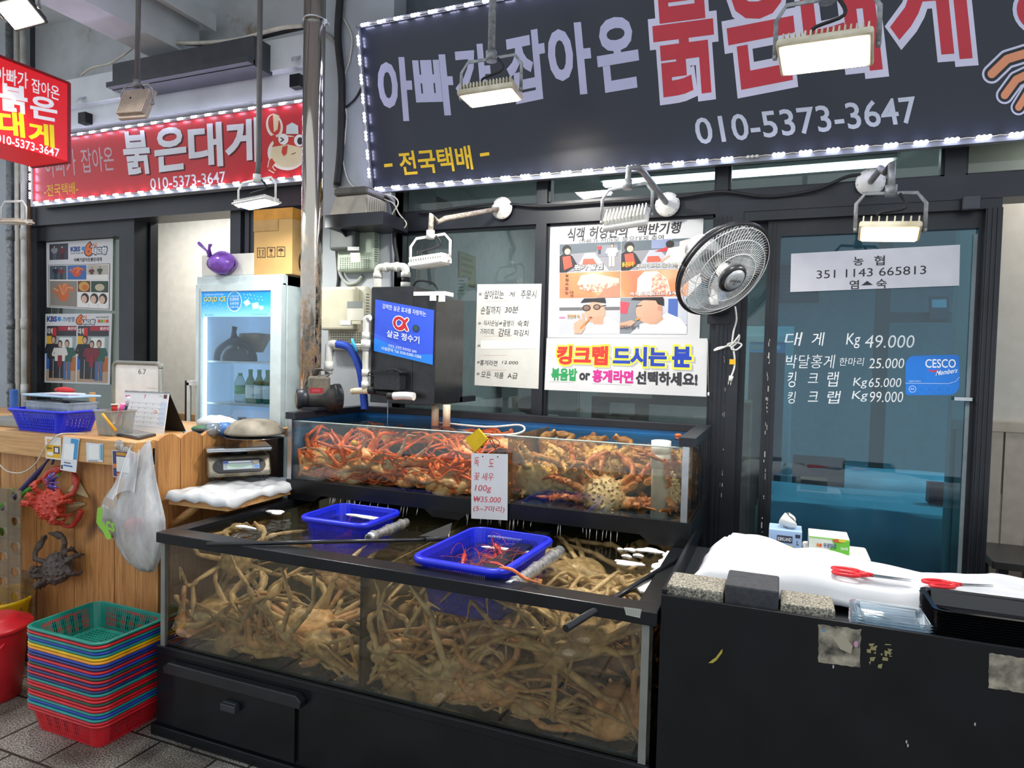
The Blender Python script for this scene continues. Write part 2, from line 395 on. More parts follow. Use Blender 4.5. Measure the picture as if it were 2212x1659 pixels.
for lab, a, b_, w in (('flat glowing ceiling panel seen through the door glass between fan and lit wall lamp', (1724, 497), (1786, 494), .26),
                      ('short round-ended glowing ceiling light seen through the door, nearest the lit wall lamp', (1822, 488), (1846, 486), .3),
                      ('thin glowing ceiling light seen through the door behind the lit lamp bracket', (1950, 466), (1996, 463), .1),
                      ('glowing ceiling panel behind the window above the handwritten sheet', (1068, 517), (1098, 517), .2)):
    p, q = aZ(a[0], a[1], 2.80), aZ(b_[0], b_[1], 2.80); q.y = p.y = min(p.y, 8.9)
    ceil_light('ceiling_light', lab, p, q, w)
# tables with plastic covers
CLOTHB = mat('white plastic table cover', '#d8e2e8', .35, var=.06, sc=5, bump=.35, bsc=9)
def table(label, x0, x1, y0, y1, z, drop):
    r = thing('dining_table', label, 'table', ((x0+x1)/2, (y0+y1)/2, 0))
    MB().bx(x0, x1, y0, y1, z-.03, z).build('table_top', mat('table board', '#8a735a', .5), r)
    for x in (x0+.06, x1-.06):
        for yy in (y0+.06, y1-.06): MB().bx(x-.02, x+.02, yy-.02, yy+.02, 0, z-.03).build('leg', BLACKM, r)
    Rn = random.Random(int(x0*100)); ph = Rn.uniform(0, 6)
    def fn(u, v):
        # drape: the rim hangs below the top
        U = (u*2-1)*1.12; W_ = (v*2-1)*1.15; px = max(-1, min(1, U)); py = max(-1, min(1, W_)); ex = max(abs(U)-1, abs(W_)-1, 0)
        xx = (x0+x1)/2+px*((x1-x0)/2+.008)+(.015*sin(20*v+ph) if abs(U) > 1 else 0); yy = (y0+y1)/2+py*((y1-y0)/2+.008)+(.015*sin(24*u+ph) if abs(W_) > 1 else 0)
        return V((xx, yy, z+.006-min(1, ex/.12)*drop*(1+.12*sin(9*u+7*v+ph)) + .004*sin(13*u+ph)*cos(11*v)))
    c = MB().grid(fn, 44, 30).build('table_cover', CLOTHB); tag(c, label.replace('table under', 'plastic cover over table under') if 0 else 'white plastic sheet draped over the '+label, 'tablecloth')
table('dining table inside standing close behind the glass door', aY(1640, 1050, 4.2).x, 1.45, 4.45, 5.15, .76, .34)
table('dining table inside standing farther back behind the door', .35, 1.5, 5.7, 6.3, .76, .25)
# notice boards and small things seen through the glass
def framed(name, label, cat, pl, tl, br_, thick, fcol, icol, lines=0, lcol='#7f93a3', asp=1.):
    q = Quad(pl(*tl), pl(br_[0], tl[1]), pl(*br_), pl(tl[0], br_[1])); q.c[1].z = q.c[0].z; q.c[2].z = q.c[3].z; q.n = pl.n
    r = thing(name, label, cat, q(.5, 1)[:]); sheet(q, thick, 'frame', mat('frame '+fcol, fcol, .5), r)
    a = Art(q, q.n); a.rect(.05, .05, .95, .95, icol, 2)
    for k in range(lines): a.rect(.12, .14+.78*k/lines, random.uniform(.55, .88), .14+.78*k/lines+.35/lines, lcol, 3)
    a.build('print', r); return r
framed('notice_board', 'dark blue notice board with rows of lines inside, behind the bank number sheet', 'notice board', pY(9.165), (1676, 575), (1768, 654), .03, '#22384a', '#34567a', 7)
framed('picture_frame', 'dark framed gold pattern picture on the wall inside, behind the window under the black sign', 'picture', pX(-2.265), (930, 417), (978, 466), .03, '#23262b', '#77714f', 5, '#3b3b30')
framed('certificate', 'small white certificate sheet hanging inside behind the window next to the filter box', 'sheet', pY(YW+.012), (988, 600), (1010, 636), .003, '#cfd8dc', '#dfe6e8', 4)
framed('menu_sheet', 'yellow-green poster inside behind the window, left of the handwritten sheet', 'poster', pX(-2.29), (992, 542), (1028, 612), .003, '#8c966a', '#a5ac7a', 4, '#7c8458')
framed('clock', 'dark round-edged wall clock panel inside near the right stile of the door', 'clock', pY(6.33), (2008, 640), (2050, 690), .03, '#1b2530', '#26323e', 1, '#8fa0aa')
cab_ = thing('cabinet', 'grey cupboard standing inside behind the window between filter box and handwritten sheet', 'cabinet', (-1.95, 5.6, 0))
MB().bx(-2.25, -1.55, 5.35, 5.9, 0, 2.0).build('body', mat('grey cupboard', '#98a4a6', .5), cab_)
for k in range(2): MB().bx(-2.24+.345*k, -1.905+.345*k, 5.33, 5.35, .05, 1.95).build('cabinet_door', mat('grey cupboard door', '#a3afb1', .5), cab_)
sh = thing('shelf_unit', 'dark low shelf with boxes inside, seen under the king crab banner', 'shelf', (-.75, 5.0, 0))
MB().bx(-1.3, -.2, 4.8, 5.2, 1.02, 1.06).bx(-1.3, -1.26, 4.8, 5.2, 0, 1.32).bx(-.24, -.2, 4.8, 5.2, 0, 1.32).bx(-1.3, -.2, 4.8, 5.2, 1.3, 1.34).bx(-.98, -.95, 4.8, 5.2, 1.06, 1.3).build('carcass', mat('brown shelf', '#6d5b4b', .6), sh)
tag(MB().bx(-.85, -.45, 4.75, 5.1, 1.345, 1.44).build('printer', mat('dark printer', '#2b2e31', .4)), 'dark box-shaped machine on the shelf inside, under the king crab banner', 'printer')
tag(MB().bx(-1.2, -1.02, 4.82, 5.05, 1.06, 1.2).build('storage_box', mat('cream box', '#c8bda2', .6), bev=.005), 'cream box in the brown shelf inside behind the window', 'box')
bag_ = MB(); bag_.ell((-1.47, 4.0, 1.31), (.11, .07, .06)); tag(bag_.build('black_bag', mat('black leather bag', '#15171a', .4), smooth=True), 'rounded black bag lying inside on the sill behind the handwritten sheet', 'bag')
tag(MB().bx(-1.62, -1.32, 3.635, 4.08, 1.21, 1.25).build('window_board', WHITEM), 'white narrow board inside the window under the black bag', 'board')

# --- pillar between the two shops
struct(MB().bx(-2.78, -2.16, 3.40, 3.95, 0, 4.3).build('pillar', WALLG))
struct(MB().bx(-2.16, xA0-.05, 3.45, 3.6, 0, 2.86).build('trim_1', FRAME))
# --- neighbouring shop front on the left
def lx(px, py): return aY(px, py, YL).x
zt = aY(180, 500, YL).z
f = MB(); X0, X1, X2, X3 = lx(72, 650), lx(95, 650), lx(272, 650), lx(304, 650); X4, X5 = lx(508, 560), lx(530, 560)
f.bx(X0-.02, X1, YL-.06, YL+.06, 0, zt+.05).bx(X2, X3, YL-.06, YL+.06, 0, zt+.05).bx(X1, X2, YL-.06, YL+.06, zt-.07, zt+.05).bx(X1, X2, YL-.06, YL+.06, 0, .2)
d2 = struct(f.build('door_2', FRAME))
o = MB().bx(X1, X2, YL, YL+.008, .2, zt-.07).build('pane', see_glass('grey door glass', '#b9c4c0', .10, .03, haze=.1, hazecol='#9aa39e')); o.parent = d2
o = MB().bx(X3-.05, X3+.02, YL+.07, YL+.14, 0, zt+.05).build('track', FRAME); o.parent = d2
struct(MB().bx(X0-.02, X5+1.2, YL-.10, YL+.12, zt+.05, zt+.42).bx(X4, X5, YL-.05, YL+.07, 0, zt+.05).bx(X5+.02, X5+.06, YL-.03, YL+.05, 0, zt+.05).build('door_frame_left_shop', mat('charcoal frame board', '#33363d', .35, var=.2, sc=3)))
struct(MB().bx(X5+.06, -2.78, YL-.02, YL+.06, 0, zt+.05).build('wall_behind_fridge', mat('dark shop panel', '#3b4046', .4)))
struct(MB().bx(-9, -2.6, 5.6, 5.7, .9, 4).build('wall_left_shop_inside', BEIGE))
struct(MB().bx(-9, -2.6, 5.56, 5.7, 0, .9).build('wall_left_shop_wainscot', mat('wood wainscot', '#9d7648', .55, var=.2, sc=7)))
struct(MB().bx(-9, -2.6, 3.95, 5.7, 3.2, 3.3).build('ceiling_left_shop', INW))
struct(MB().bx(-9, X0-.02, YL-.05, YL+.15, 0, 4.3).build('wall_left', WALLG))
ceil_light('ceiling_light', 'glowing strip light inside the left shop behind the poster door', (-6.2, 5.0, 3.15), (-4.6, 5.0, 3.15), .25)
# upper beams and ceiling over the arcade
CONC = mat('stained concrete', '#8d9093', .8, var=.2, sc=3, dark='#5f6265', bump=.1, bsc=20)
WBEAM = mat('white painted steel beam', '#d6dbde', .5, var=.06, sc=5)
t = NT('rusty concrete'); nn = t.noise(2.3, 6, None, .6)
t.set(Base_Color=t.ramp(nn, [(.35, '#c0c4c6'), (.6, '#aeb1b2'), (.68, '#8a7a5c'), (.76, '#5f4a34')]), Roughness=.8); RUSTC = t.m
struct(MB().bx(-9, 3, 1.9, 8, 4.3, 4.4).build('ceiling', mat('grey arcade ceiling', '#d6dbdd', .8, var=.08, sc=2)))
za = aY(150, 205, 3.75).z
struct(MB().bx(-9, -2.6, 3.85, 3.97, 3.25, 4.3).build('wall_above_left_shop', RUSTC))
zb0, zb1 = aY(400, 249, 3.72).z, aY(400, 205, 3.72).z
struct(MB().bx(-9, -2.78, 3.66, 3.84, zb0, zb0+.22).build('beam_lower', WBEAM))
zc = aY(400, 145, 3.6).z
struct(MB().bx(-9, -2.6, 3.6, 3.9, zc-.13, zc+.07).build('beam_upper', WBEAM))
p = aZ(339, 130, 3.72)
struct(MB().bx(p.x, p.x+.30, .8, 3.75, 3.72, 3.98).bx(p.x-.05, p.x+.42, .8, 3.75, 3.98, 4.0).bx(p.x+.42, p.x+.46, .8, 3.75, 3.9, 4.02).bx(p.x, p.x+.305, 2.6, 2.612, 3.71, 3.985).build('beam_cross', WBEAM))
q0, q1 = aY(243, 190, 3.45), aY(548, 152, 3.45)
db = MB().bx(q0.x, q1.x, 3.45, 3.62, q0.z-.02, q0.z+.17).bx(q0.x, q1.x, 3.40, 3.46, q0.z-.015, q0.z+.02)
tag(db.build('sign_light_box', mat('dark grey steel box', '#3a3d42', .5, var=.1)), 'long dark grey steel channel box mounted above the red crab sign', 'box')
# brackets and little junction boxes under the beams
def gusset(px, py, lab):
    p = aY(px, py, 3.62); r = thing('beam_bracket', lab, 'bracket', p[:])
    MB().prism([p+V((-.07, .1, .1)), p+V((.1, .1, .1)), p+V((.1, -.1, -.08))], (.012, 0, 0)).prism([p+V((-.09, 0, .1)), p+V((.1, 0, .1)), p+V((.08, 0, -.06))], (0, .012, 0)).build('plate', WBEAM, r)
    MB().bx(p.x+.02, p.x+.1, p.y-.02, p.y+.1, p.z-.2, p.z-.12).build('junction_box', BLACKP, r)
gusset(170, 212, 'triangular steel bracket with black box under the beam near the red box sign')
gusset(625, 125, 'triangular steel bracket with black box under the beam beside the shiny pole')
# left wall conduits
for k, (px, rr, m_) in enumerate(((22, .028, GALV), (38, .018, CABLEW), (52, .024, PVC), (64, .012, mat('rusty rod', '#5c452f', .8, var=.3)))):
    p = aY(px, 500, 3.72); lab = ['grey metal conduit pipe up the left wall, outermost', 'thin cream conduit on the left wall between grey and white pipes', 'white plastic conduit pipe on the left wall with couplings', 'rusty thin rod beside the left shop door frame'][k]
    r = thing('conduit_pipe', lab, 'pipe', (p.x, p.y, 0)); MB().cyl((p.x, p.y, .0), (p.x, p.y, 4.3), rr, n=12).build('pipe', m_, r)
    if k in (0, 2):
        for z in (1.2, 1.75, 2.5): MB().cyl((p.x, p.y, z), (p.x, p.y, z+.09), rr*1.18, n=12).build('coupling', m_, r)
# loose cables
def cable(name, label, pts, r, m_, cat='cable', k=6, group=None):
    return tag(MB().tube(smooth_path(pts, k), r, 7).build(name, m_), label, cat, group)
Yc = 3.56
cable('cable_bundle', 'cream cables strung along the upper beam towards the shiny pole', [aY(x, y_, 3.55) for x, y_ in ((330, 80), (380, 92), (450, 92), (520, 84), (600, 62), (655, 55))], .014, CABLEW)
cable('cable_bundle', 'black cables running along the upper beam behind the cream ones', [aY(x, y_, 3.58) for x, y_ in ((400, 95), (470, 96), (540, 86), (610, 70), (655, 60))], .012, BLACKR)
cable('cable', 'thin cream cable curving up behind the hanging grey lamp', [aY(x, y_, 3.6) for x, y_ in ((175, 162), (200, 146), (235, 138), (262, 122), (285, 105))], .008, CABLEW)
# ================================================================ signs
NAVY = mat('dark navy sign face', '#262a36', .3, var=.06, sc=2, spec=.4)
# black sign: tilted forward, real plane through bottom and top edge
SB, ST_ = aY(805, 409, 3.40), aY(774, 61, 3.245)
up_ = V((0, ST_.y-SB.y, ST_.z-SB.z)).normalized(); sn = V((1, 0, 0)).cross(up_).normalized()
if sn.y > 0: sn = -sn
PS = Pl(SB, sn)
xl = SB.x; xr = 1.62; H_ = (ST_.z-SB.z)/up_.z
def sp_(x, h, o=0): return V((x, SB.y, SB.z))+up_*h+sn*o
sign = thing('shop_sign', 'big black shop sign with white, red and yellow lettering above the right shop', 'sign', SB[:])
MB().prism([sp_(xl, 0), sp_(xr, 0), sp_(xr, H_), sp_(xl, H_)], -sn*.10).build('panel', NAVY, sign)
fb = MB()
for a, b_ in ((sp_(xl-.012, -.012), sp_(xr, 0)), ):
    fb.prism([sp_(xl-.015, -.022, .012), sp_(xr, -.022, .012), sp_(xr, .004, .012), sp_(xl-.015, .004, .012)], -sn*.115)
    fb.prism([sp_(xl-.015, 0, .012), sp_(xl+.004, 0, .012), sp_(xl+.004, H_+.01, .012), sp_(xl-.015, H_+.01, .012)], -sn*.115)
    fb.prism([sp_(xl-.015, H_-.004, .012), sp_(xr, H_-.004, .012), sp_(xr, H_+.018, .012), sp_(xl-.015, H_+.018, .012)], -sn*.115)
fb.build('frame', mat('grey sign frame', '#8b8f98', .4, m=.3), sign)
a = Art(PS, sn, .0008); LAV = '#b9b9d8'
K = .022
# (string, bottom-left, bottom-right, top-left)
for ch, bl, br_, tl in (('아', (825, 258), (893, 256), (815, 130)), ('빠', (905, 246), (982, 244), (893, 124)), ('가', (990, 222), (1062, 216), (980, 104)), ('잡', (1104, 222), (1182, 206), (1092, 82)), ('아', (1195, 204), (1280, 196), (1182, 60)), ('온', (1300, 196), (1382, 182), (1286, 50))):
    a.text(ch, bl, br_, tl, LAV, .036)
a.build('slogan_lettering', sign); a = Art(PS, sn, .0008)
RED_, EDG = '#c22f3e', '#d5d3ea'
for ch, bl, br_, tl, of in (('붉', (1424, 206), (1546, 190), (1407, -40), .05), ('은', (1588, 188), (1722, 162), (1562, -60), .05), ('대', (1752, 158), (1900, 142), (1722, -100), .05), ('게', (1936, 130), (2094, 118), (1910, -120), .05)):
    a.text(ch, bl, br_, tl, EDG, .088, 1); a.text(ch, bl, br_, tl, RED_, .03, 2)
a.build('name_lettering', sign); a = Art(PS, sn, .0008)
a.text('010-5373-3647', (1508, 312), (1985, 264), (1498, 256), '#c3c8d8', .012)
a.build('phone_number', sign); a = Art(PS, sn, .0008)
a.text('전국택배', (868, 379), (1022, 365), (860, 329), '#f2c51f', .02)
a.line([(830, 358), (848, 356)], 7, '#f2c51f'); a.line([(1037, 335), (1057, 332)], 7, '#f2c51f')
a.build('delivery_lettering', sign)
# crab legs painted at the right end
a = Art(PS, sn, .0008)
def leg_(pts, w):
    a.line(pts, w*1.9, '#cfd0ea', 1); a.line(pts, w*1.45, '#20232b', 2); a.line(pts, w*.85, '#e2946c', 3)
    for (u, v) in pts: a.ell(u, v, w*.95, w*.95, '#cfd0ea', 1); a.ell(u, v, w*.72, w*.72, '#20232b', 2); a.ell(u, v, w*.42, w*.42, '#e2946c', 3)
leg_([(2142, 160), (2175, 128), (2240, 108)], 22); leg_([(2170, 206), (2195, 172), (2250, 146)], 20); leg_([(2200, 232), (2222, 196), (2270, 180)], 18)
a.ell(2262, 20, 75, 62, '#cfd0ea', 1, 30); a.ell(2262, 20, 66, 54, RED_, 2, 30)
a.build('crab_picture', sign)
# LED strips: cord + modules of three diodes
def led_strip(label, A, B, n, nrm, upv, group=None, skip=()):
    A, B = V(A), V(B); r = thing('led_light_strip', label, 'light strip', A[:], group); d = (B-A).normalized()
    pts = []
    for i in range(n*2+1): pts.append(A+(B-A)*(i/(2*n))+upv*(-.004 if i % 2 else 0.003)+nrm*.006)
    MB().tube(pts, .0028, 5).build('wire', CABLEW, r)
    for i in range(n):
        c = A+(B-A)*((i+.5)/n)+nrm*.008; m = MB()
        if (i in skip): lit = LAMPOFF
        else: lit = LEDM
        m.prism([c-d*.029-upv*.005, c+d*.029-upv*.005, c+d*.029+upv*.005, c-d*.029+upv*.005], nrm*.004, 0)
        for k in (-1, 0, 1):
            e = c+d*(.019*k)+nrm*.004; m.lathe([(.0085, 0), (.0075, .004), (.001, .006)], 8, M.Translation(e) @ nrm.to_track_quat('Z', 'Y').to_matrix().to_4x4(), 1)
        m.build('led_module', [ALU, lit], r, fix=False)
XX = V((1, 0, 0))
led_strip('white LED strip along the bottom edge of the black sign', sp_(xl, .0, .012), sp_(1.6, .0, .012), 34, sn, up_, skip=(18,))
led_strip('white LED strip down the left edge of the black sign', sp_(xl, .04, .012), sp_(xl, H_-.02, .012), 8, sn, XX)
led_strip('white LED strip along the top edge of the black sign', sp_(xl, H_+.004, .012), sp_(xl+1.6, H_+.004, .012), 15, sn, up_)

# red crab sign over the left shop
YR = 3.66
PR = pY(YR); rb0, rb1 = PR(70, 437), PR(650, 385)
rl, rr_ = PR(72, 400).x, PR(700, 330).x; rz0 = (rb0.z+rb1.z)/2; rz1 = PR(400, 260).z
REDS = mat('red sign face', '#c8252c', .35, var=.05, sc=2)
rs = thing('shop_sign', 'long red shop sign with white lettering and a cartoon crab above the left shop', 'sign', (rl, YR, rz0))
MB().bx(rl, rr_, YR, YR+.05, rz0, rz1).build('panel', REDS, rs)
MB().bx(rl-.02, rr_+.02, YR-.01, YR+.06, rz0-.03, rz0).bx(rl-.02, rr_+.02, YR-.01, YR+.06, rz1, rz1+.02).bx(rl-.02, rl, YR-.01, YR+.06, rz0, rz1).bx(rr_, rr_+.02, YR-.01, YR+.06, rz0, rz1).build('frame', mat('white sign frame', '#aab0b2', .45), rs)
a = Art(PR, (0, -1, 0), .0008); WH = '#e6e9ee'
for ch, bl, br_, tl in (('붉', (274, 376), (327, 372), (264, 288)), ('은', (338, 370), (402, 362), (334, 282)), ('대', (412, 362), (480, 356), (408, 272)), ('게', (490, 352), (560, 346), (488, 262))):
    a.text(ch, (bl[0]+3, bl[1]+3), (br_[0]+3, br_[1]+3), (tl[0]+3, tl[1]+3), '#5b1719', .03, 1); a.text(ch, bl, br_, tl, WH, .03, 2)
a.build('name_lettering', rs); a = Art(PR, (0, -1, 0), .0008)
a.text('아빠가', (100, 384), (166, 378), (95, 328), '#c9aab0', .005); a.text('잡아온', (178, 374), (248, 368), (173, 322), '#c9aab0', .005)
a.build('slogan_lettering', rs); a = Art(PR, (0, -1, 0), .0008)
a.text('010-5373-3647', (326, 410), (488, 394), (324, 386), WH, .01); a.text('-전국택배-', (96, 425), (169, 418), (95, 400), '#e8b32c', .012)
a.build('phone_number', rs)
# cartoon crab on the sign
a = Art(PR, (0, -1, 0), .0008); CRM, RR = '#e9d9b0', '#cf3a2c'
a.ell(620, 330, 42, 38, '#f2ead8', 1); a.ell(622, 332, 36, 30, CRM, 3); a.poly([(588, 318), (600, 296), (650, 296), (656, 320), (622, 312)], RR, 4)
a.ell(593, 272, 18, 26, '#f2ead8', 1, a=-.2); a.ell(593, 270, 13, 22, RR, 2, a=-.2); a.poly([(590, 245), (604, 250), (600, 280), (592, 286)], CRM, 3)
a.line([(590, 292), (600, 316)], 10, RR, 2)
a.ell(613, 301, 11, 12, '#f4f4ee', 5); a.ell(648, 304, 12, 13, '#f4f4ee', 5); a.ell(649, 305, 6, 8, '#2a2a2a', 6); a.line([(607, 298), (614, 302), (607, 307)], 2.5, '#2a2a2a', 6)
a.poly([(619, 290), (620, 272), (632, 265), (645, 272), (646, 290)], '#d9e4e2', 6)
a.poly([(611, 318), (622, 314), (620, 332), (614, 338), (609, 330)], '#d2412f', 6); a.line([(630, 334), (640, 330)], 1.6, '#8c5a3c', 6)
for k in range(4):
    a.line([(600-k*2, 340+k*3), (585-k, 346+k*6), (582+k*4, 362+k*3)], 9, '#f2ead8', 1); a.line([(600-k*2, 340+k*3), (585-k, 346+k*6), (582+k*4, 362+k*3)], 5, RR, 2)
a.build('crab_picture', rs)
led_strip('white LED strip along the top edge of the red crab sign', (rl, YR-.012, rz1+.005), (rr_, YR-.012, rz1+.005), 22, V((0, -1, 0)), V((0, 0, 1)))
led_strip('white LED strip along the bottom edge of the red crab sign', (rl, YR-.012, rz0-.005), (rr_, YR-.012, rz0-.005), 22, V((0, -1, 0)), V((0, 0, 1)))
led_strip('white LED strip down the far left edge of the red crab sign', (rl-.005, YR-.012, rz0+.02), (rl-.005, YR-.012, rz1-.02), 6, V((0, -1, 0)), XX)
led_strip('white LED strip down the right edge of the red crab sign behind the shiny pole', (rr_+.005, YR-.012, rz0+.02), (rr_+.005, YR-.012, rz1-.02), 5, V((0, -1, 0)), XX)

# projecting red box sign
XJ = aY(150, 265, 2.8).x; PJ = pX(XJ)
j1 = PJ(150, 182); j2 = PJ(146, 350); jy1 = j1.y; jz1 = j1.z; jz0 = j2.z; jy0 = jy1-.62
REDL = mat('backlit red sign skin', '#d8232b', .4, var=.03, sc=2, emit=.32, ecol='#e01822')
js = thing('box_sign', 'red illuminated box sign with white and yellow lettering projecting from the left wall', 'sign', (XJ, jy1, jz0))
MB().bx(XJ-.34, XJ, jy0, jy1, jz0, jz1).build('light_box', REDL, js, bev=.006)
MB().bx(XJ-.345, XJ+.002, jy1-.012, jy1+.008, jz0-.005, jz1+.008).bx(XJ-.345, XJ+.003, jy0, jy1, jz1, jz1+.012).build('frame', mat('dark red trim', '#8c1a20', .4), js)
MB().bx(XJ-.2, XJ-.17, jy1-.12, jy1-.09, jz1+.01, 4.3).bx(XJ-.2, XJ-.17, jy0+.09, jy0+.12, jz1+.01, 4.3).build('hanging_rod', BLACKM, js)
a = Art(PJ, (1, 0, 0), .0008); WL = ink('#f4f4f8', .5, .22); YLW = ink('#f7e324', .5, .2)
a.text('아빠가', (-10, 176), (60, 192), (-10, 142), WL, .012); a.text('잡아온', (68, 198), (128, 218), (68, 168), WL, .012)
a.build('slogan_lettering', js); a = Art(PJ, (1, 0, 0), .0008)
a.text('붉', (2, 236), (58, 246), (0, 180), WL, .035); a.text('은', (68, 252), (122, 262), (66, 206), WL, .035)
a.text('대', (0, 290), (52, 296), (-4, 240), YLW, .035); a.text('게', (64, 308), (116, 318), (62, 262), YLW, .035)
a.build('name_lettering', js); a = Art(PJ, (1, 0, 0), .0008)
a.text('010-5373-3647', (-8, 306), (128, 340), (-8, 288), WL, .015)
a.build('phone_number', js)

# ================================================================ flood lamps
def flood(label, c, aim, side, w, d, lit, pole=None, pole_m=GALV, pole_r=.014, hang_h=.2, t=.055, housing=CREAMM, power=0, fins=16, cord=None, flange=None, name='flood_lamp', thick_br=.004, br_m=None):
    """c: middle of the lens; aim: way it shines; side: the long axis of the housing"""
    c = V(c); z = -V(aim).normalized(); x = V(side); x = (x-z*x.dot(z)).normalized(); y = z.cross(x)
    T = M.Translation(c) @ M((x, y, z)).transposed().to_4x4()
    r = thing(name, label, 'lamp', c[:])
    h = MB(); h.bx(-w/2, w/2, -d/2, d/2, .004, t*.55, 0, T)
    h.build('housing', housing, r, bev=.008)
    fb = MB()
    for k in range(fins):
        xx = -w*.44+w*.88*k/(fins-1); fb.bx(xx-.0025, xx+.0025, -d*.42, d*.42, t*.5, t, 0, T)
    fb.build('cooling_fins', housing, r)
    MB().bx(-w*.43, w*.43, -d*.40, d*.40, -.001, .005, 0, T).build('lens', lit, r)
    brk = MB(); hz = t*.4; side_w = w/2+.012; upd = V((0, 0, 1)); upl = T.to_3x3().inverted() @ upd
    p0 = T @ V((-side_w, 0, hz)); p1 = T @ V((side_w, 0, hz)); hp = upd*hang_h; ins = x*.03
    path = [p0, p0+hp*.72, p0+hp+ins, p1+hp-ins, p1+hp*.72, p1]
    brk.tube(path, .0075, 8, 0, .35, up=y)
    for p in (p0, p1): brk.cyl(p-x*.006, p+x*.006, .009, n=10)
    brk.build('bracket', br_m or GALV, r)
    top = (p0+p1)/2+hp
    if pole: MB().tube([top]+[V(q) for q in pole], pole_r, 12).build('pole', pole_m, r)
    if pole: MB().cyl(top-V((0, 0, .012)), top+V((0, 0, .03)), pole_r*1.5, n=12).build('collar', br_m or GALV, r)
    if cord: MB().tube(smooth_path([top+x*.03, top+x*.05-V((0, 0, .05))+y*.01, top-x*.04-V((0, 0, hang_h*.55)), T @ V((-.02, .02, t))], 5), .006, 6).build('cord', BLACKR, r)
    if flange:
        fp = V(flange); MB().lathe([(.062, 0), (.062, .008), (.05, .014), (.028, .03), (.018, .034)], 20, M.Translation(fp) @ M.Rotation(pi/2, 4, 'X')).build('flange', WHITEM, r)
        m = MB()
        for k in range(8): m.lathe([(.006, 0), (.006, .011)], 8, M.Translation(fp+V((.05*cos(k*pi/4+.2), -.001, .05*sin(k*pi/4+.2)))) @ M.Rotation(pi/2, 4, 'X'))
        m.build('bolts', BLACKM, r)
    if power:
        l = bpy.data.lights.new(name+'_light', 'AREA'); l.shape = 'RECTANGLE'; l.size = w*.8; l.size_y = d*.75; l.energy = power; l.color = (1, .96, .9); l.spread = rad(170)
        o = bpy.data.objects.new(name+'_light', l); COL.objects.link(o); o.matrix_world = M.Translation(-z*.01) @ T; o.parent = r; o.matrix_parent_inverse = M.Translation(-c)
    return r
ZC = 4.3
c1 = aY(1060, 214, 2.7)
flood('lit cream flood lamp on a pole hanging before the white letters of the black sign', c1, (.05, .05, -1), (1, .1, 0), .25, .17, LAMPLIT, [(c1.x+.0, 2.7, ZC)], pole_r=.016, hang_h=.15, power=24, cord=1)
c2 = aY(1780, 124, 2.32)
flood('lit cream flood lamp on a pole before the big red letters of the black sign', c2, (-.1, -.30, -1), (1, -.1, .05), .27, .15, LAMPLIT, [(c2.x, 2.32, ZC)], pole_r=.016, hang_h=.16, power=11, cord=1)
# wall lamps on bent pipes
fA, fB, fC = aY(1085, 450, YW-.065), aY(1442, 442, YW-.065), aY(1880, 394, YW-.065)
cA, cB, cC = aY(930, 576, 3.02), aY(1355, 482, 2.98), aY(1920, 508, 2.93)
def top_of(c, hh): return V((c.x, c.y, c.z+.022+hh))
tA = top_of(cA, .15)
flood('unlit white flood lamp on a rusty bent pipe above the filter box', cA, (.12, .1, -1), (1, .15, 0), .19, .14, LAMPOFF, [tA+V((0, 0, .09)), aY(946, 480, 3.05), aY(962, 472, 3.08), aY(1020, 462, 3.3), fA], mat('rusty pipe', '#8f8b84', .6, var=.3, dark='#6b5a48', sc=60), hang_h=.13, housing=WHITEM, br_m=WHITEM, flange=fA, cord=1, fins=14)
tB = top_of(cB, .13)
flood('unlit white finned flood lamp turned away above the poster of people eating', cB, (.1, .75, -1), (1, .1, 0), .2, .14, LAMPOFF, [tB+V((0, 0, .09)), aY(1378, 362, 3.0), aY(1390, 372, 3.08), fB], GALV, hang_h=.14, housing=WHITEM, br_m=GALV, flange=fB, fins=12)
tC = top_of(cC, .13)
flood('lit cream flood lamp on a bent pipe above the bank number sheet', cC, (-.1, -.40, -1), (1, -.05, .02), .21, .11, mat('warm lit lens', '#ffe9c8', .4, var=.01, emit=26., ecol='#ffe6c4'), [tC+V((0, 0, .12)), aY(1912, 372, 2.96), aY(1902, 364, 3.02), fC], GALV, hang_h=.14, flange=fC, power=4, cord=1, fins=8)
# lamps on the left
c4 = aY(302, 232, 2.85)
flood('unlit cream flood lamp seen from its ribbed back before the red crab sign', c4, (-.1, .93, -.35), (1, .05, 0), .2, .19, LAMPOFF, [(c4.x, 2.85, ZC)], mat('grey painted pole', '#5d5a58', .5), hang_h=.11, housing=mat('dusty cream housing', '#b9aa9c', .6), fins=18, cord=1)
c5 = aY(555, 443, 2.85)
flood('thin lit flood lamp on a long pole above the cardboard box', c5, (.1, .02, -1), (1, .05, -.18), .22, .14, LAMPLITC, [(aY(558, 380, 2.85).x, 2.85, 2.60), (aY(562, 20, 2.85).x, 2.85, ZC)], mat('grey painted pole', '#5d5a58', .5), hang_h=.12, t=.03, housing=WHITEM, br_m=WHITEM, power=8, cord=1)
c6 = aY(42, 30, 2.3)
flood('brightly lit flood lamp in the top left corner above the red box sign', c6, (.35, -.5, -.9), (1, .0, -.25), .19, .16, LAMPLIT, [(c6.x-.05, 2.3, ZC)], hang_h=.12, power=18, t=.04, housing=mat('dark grey lamp housing', '#3b3d40', .5))
c7 = aY(30, 484, 2.6)
flood('unlit flood lamp seen edge-on at the far left below the red box sign', c7, (-.05, .1, -1), (1, 0, .04), .2, .12, LAMPOFF, None, hang_h=.12, t=.03, housing=mat('rusty white housing', '#c2b6a6', .6), br_m=WHITEM)
